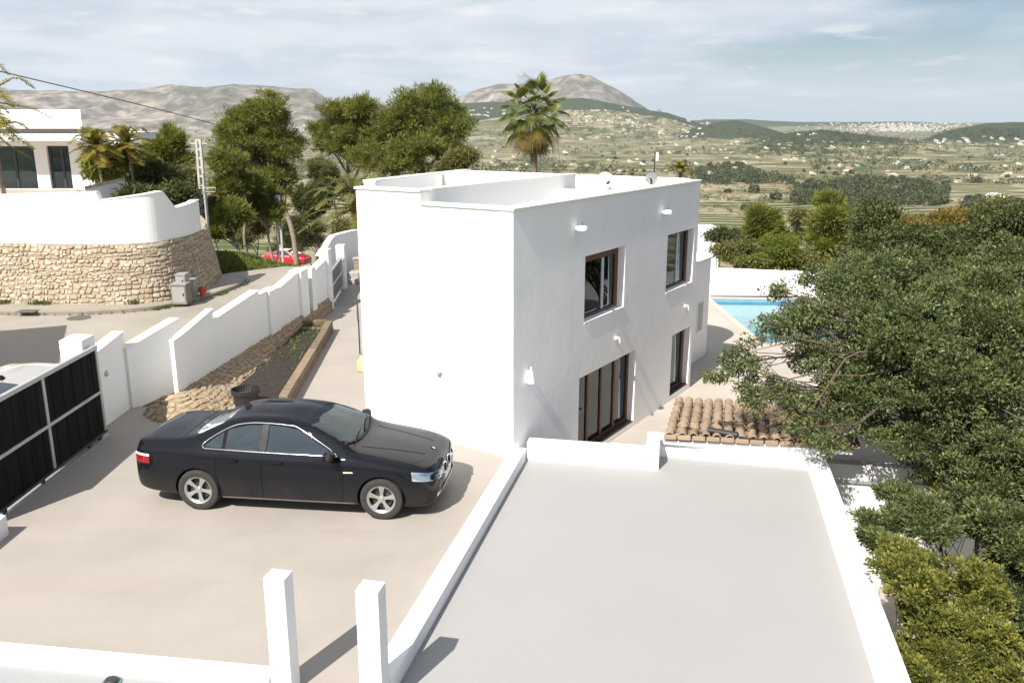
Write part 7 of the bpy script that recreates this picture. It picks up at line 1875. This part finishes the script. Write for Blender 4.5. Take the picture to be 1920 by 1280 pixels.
# trees: low-poly leaf masses; the largest singly, the rest as woods
FT = foliage('far_tree_leaf', [(0.028,0.036,0.016),(0.050,0.060,0.024),(0.075,0.084,0.032),(0.10,0.10,0.042)], 0.8, 0.1)
def far_tree_geo(rng, n=90):
    d = unit(rng.normal(size=(n,3))); P = d*(0.55+0.45*rng.random(n)**0.5)[:,None]*np.array([1,1,0.85])+np.array([0,0,0.95])
    return leaf_mesh(P, unit(d+rng.normal(size=(n,3))*0.5), 0.62, 0.55, np.clip(rng.normal(0.5,0.25,n),0,1), rng, 0.0, True)
FTM = []
for k in range(5):
    V, Q, T = far_tree_geo(np.random.default_rng(650+k), 170); tm_ = MB(); 
    o = np_obj('valley_tree', V, Q, FT, attrs={'tone': T}); FTM.append(o.data); bpy.data.objects.remove(o)
n_t = 0
def put_tree(x, y, z, s_, grp, lab):
    global n_t
    o = bpy.data.objects.new('valley_tree', FTM[rng.integers(5)]); COL.objects.link(o); o.location = (x,y,z-0.2*s_); o.scale = (s_*rng.uniform(.9,1.3),s_*rng.uniform(.9,1.2),s_*rng.uniform(.85,1.15)); o.rotation_euler = (0,0,rng.uniform(0,6.28)); tag(o, lab, 'tree', grp); n_t += 1
WOODZ = [ # regions of the valley that hold woods: x0,x1,row0,row1,count,size,where
 (1305,1425,308,345,46,5.0,'in the small wood just right of the villa roof corner'),(1490,1775,335,385,120,5.2,'in the broad wood in the middle right of the valley'),(1395,1485,332,345,10,4.5,'in the tree line joining the two woods'),(1800,1920,370,400,16,4.5,'in the grove by the long white sheds')]
for (xa,xb,ra,rb,cnt,s_,where) in WOODZ:
    fx = rng.random(cnt)
    for p_ in far_points(xa+(xb-xa)*fx, ra+(rb-ra)*(0.3*np.abs(2*fx-1)**2 + (1-0.3*np.abs(2*fx-1)**2)*rng.random(cnt))):
        if p_ is not None: put_tree(*p_, s_*rng.uniform(0.7,1.2), 'pines '+where, 'dark green pine '+where)
for px_,row_,s_,lab in ((1364,362,4.0,'single round dark tree on the terraced field right of the roof corner'),(1413,362,6.5,'broad dark tree in front of the wood above the terraces'),(1454,375,6.0,'isolated tree at the end of the terraced field'),(1395,395,3.5,'grey bush in the terraced field')):
    p_ = far_point(px_, row_)
    if p_ is not None: put_tree(*p_, s_, None, lab)
for p_ in far_points(rng.uniform(860,1920,95), rng.uniform(268,345,95)):
    if p_ is not None: put_tree(*p_, rng.uniform(2.0,4.5), 'single trees dotted over the valley fields', 'small dark tree standing alone in the valley fields')
# the rest: hedges, copses and pine woods too far to pick apart
VV, QQ, TT = [], [], []; off = 0
def add_far(x, y, z, s_, k):
    global off
    V, Q, T = far_tree_geo(rng, k); VV.append(V*s_*np.array([1.2,1.2,1.0])+np.array([x,y,z-0.3*s_])); QQ.append(Q+off); TT.append(T); off += len(V)
def scatter(n, xa, xb, ra, rb, s0, s1, k=26, cl=None):
    for p_ in far_points(rng.uniform(xa,xb,n), rng.uniform(ra,rb,n)):
        if p_ is None: continue
        if cl is not None and fbm(np.array([p_[0]/cl]),np.array([p_[1]/cl]),33,3)[0] < 0.5: continue
        add_far(*p_, rng.uniform(s0,s1), k)
scatter(2600, 850,1920,244,345,3.0,7.5,22,330.0)
for (xa,xb,ra,rb,cnt,s_,where) in WOODZ:
    n = int(cnt*5.0); fx = rng.random(n)
    for p_ in far_points(xa+(xb-xa)*fx, ra+2+(rb-ra)*(0.35*np.abs(2*fx-1)**2 + (1-0.35*np.abs(2*fx-1)**2)*rng.random(n))):
        if p_ is not None: add_far(*p_, s_*rng.uniform(0.6,1.1), 34)
scatter(420, 1400,1720,246,292,4.0,7.5,20)
scatter(220, 1740,1920,245,262,5,9,18)
scatter(260, 1060,1340,206,262,5,10,18)
scatter(200, 540,620,230,330,3,7,22); scatter(140, 200,420,238,300,3,7,22); scatter(120,1310,1500,345,400,1.5,3.0,26)
o = np_obj('valley_scrub', np.vstack(VV), np.vstack(QQ), FT, attrs={'tone': np.concatenate(TT)}); tag(o, 'hedges and copses across the far valley', kind='stuff')
# ================================================================== POLES AND WIRES
CONC = simple('pole_concrete', (0.46,0.44,0.41), 0.9, var=0.15, scale=3)
# lattice pole
a = at_y(372,262,50); b = at_y(387,462,50); bx, by = b[0], 50.0; zb = min(b[2], ground_z(bx,by))-0.2; ztop = a[2]
t = empty('lattice_pole', (bx,by,zb), 'pale ladder-like concrete power pole at the end of the white parapet', 'power pole'); H_ = ztop-zb; lean = (a[0]-bx)/H_
for sg in (-1,1):
    m = MB(); m.obox((sg*0.20-0.06,-0.1,0),(1,0,0),(0,1,0),unit(np.array([lean-sg*0.012,0,1.0])),0.12,0.2,H_); m.build('upright', CONC, t)
nr = 15
for k in range(nr+1):
    z = 0.4+(H_-0.5)*k/nr; hw = 0.20-0.012*z; m = MB(); m.box(lean*z-hw,lean*z+hw,-0.08,0.08,z,z+0.12); m.build('rung', CONC, t)
m = MB(); m.box(lean*H_-0.5,lean*H_+0.5,-0.05,0.05,H_-0.25,H_-0.15); m.build('crossarm', GALV, t)
for k in (-0.4,0.0,0.4):
    m = MB(); m.lathe([(0.03,0),(0.06,0.04),(0.03,0.08),(0.06,0.12),(0.0,0.16)], (lean*H_+k,0,H_-0.15), 10); m.build('insulator', simple('insulator', (0.25,0.18,0.14), 0.3), t, smooth=True)
# white metal pole with a bar beside it
c = at_y(392,462,48); zb2 = min(c[2], ground_z(c[0],48)); tp = at_y(390,325,48)[2]
t = empty('thin_white_pole', (c[0],48,zb2), 'thin white pole with a side arm next to the lattice pole', 'pole')
m = MB(); m.tube([(0,0,0),(0,0,tp-zb2)], 0.055, 8); m.build('shaft', CONC, t)
m = MB(); zz = at_y(390,352,48)[2]-zb2; m.tube([(-0.1,0,zz),(0.65,0,zz)], 0.03, 6); m.tube([(0.0,0,zz-0.22),(0.6,0,zz-0.22),(0.65,0,zz)], 0.02, 6); m.build('side_arm', CONC, t)
# slotted concrete post in front of the red car
Y = 62.0; tpz = at_y(520,366,Y)[2]; bt = at_y(527,503,Y); zb3 = bt[2]-0.6; H_ = tpz-zb3
t = empty('slotted_post', (bt[0],Y,zb3), 'pale slotted concrete post standing in front of the red car', 'power pole'); lean = (at_y(520,366,Y)[0]-bt[0])/H_
for sg in (-1,1):
    m = MB(); m.obox((sg*0.17-0.06,-0.1,0),(1,0,0),(0,1,0),unit(np.array([lean-sg*0.010,0,1.0])),0.13,0.2,H_-0.5); m.build('upright', CONC, t)
m = MB(); m.box(lean*H_-0.20,lean*H_+0.20,-0.11,0.11,H_-0.9,H_); m.build('head', CONC, t, bevel=0.05)
for z in (H_*0.35, H_*0.62): 
    m = MB(); m.box(lean*z-0.12,lean*z+0.12,-0.08,0.08,z,z+0.25); m.build('web', CONC, t)
# overhead wires
WIRE = simple('black_wire', (0.05,0.05,0.055), 0.6)
def wire(pts, label, r_=0.014):
    P = smooth_curve(pts, 60); m = MB(); m.tube(P, r_, 5); o = m.build('overhead_wire', WIRE, org=P[0], smooth=True); o.location = tuple(P[0]); tag(o, label, 'wire')
wire([at_y(-160,95,28), at_y(0,134,33), at_y(160,172,39), at_y(300,206,45), at_y(400,232,50)], 'black overhead wire sloping down across the sky from the upper left', 0.022)
wire([at_y(376,268,50), at_y(430,290,54), at_y(500,313,60), at_y(580,335,68)], 'thin wire running from the lattice pole into the pines', 0.02)
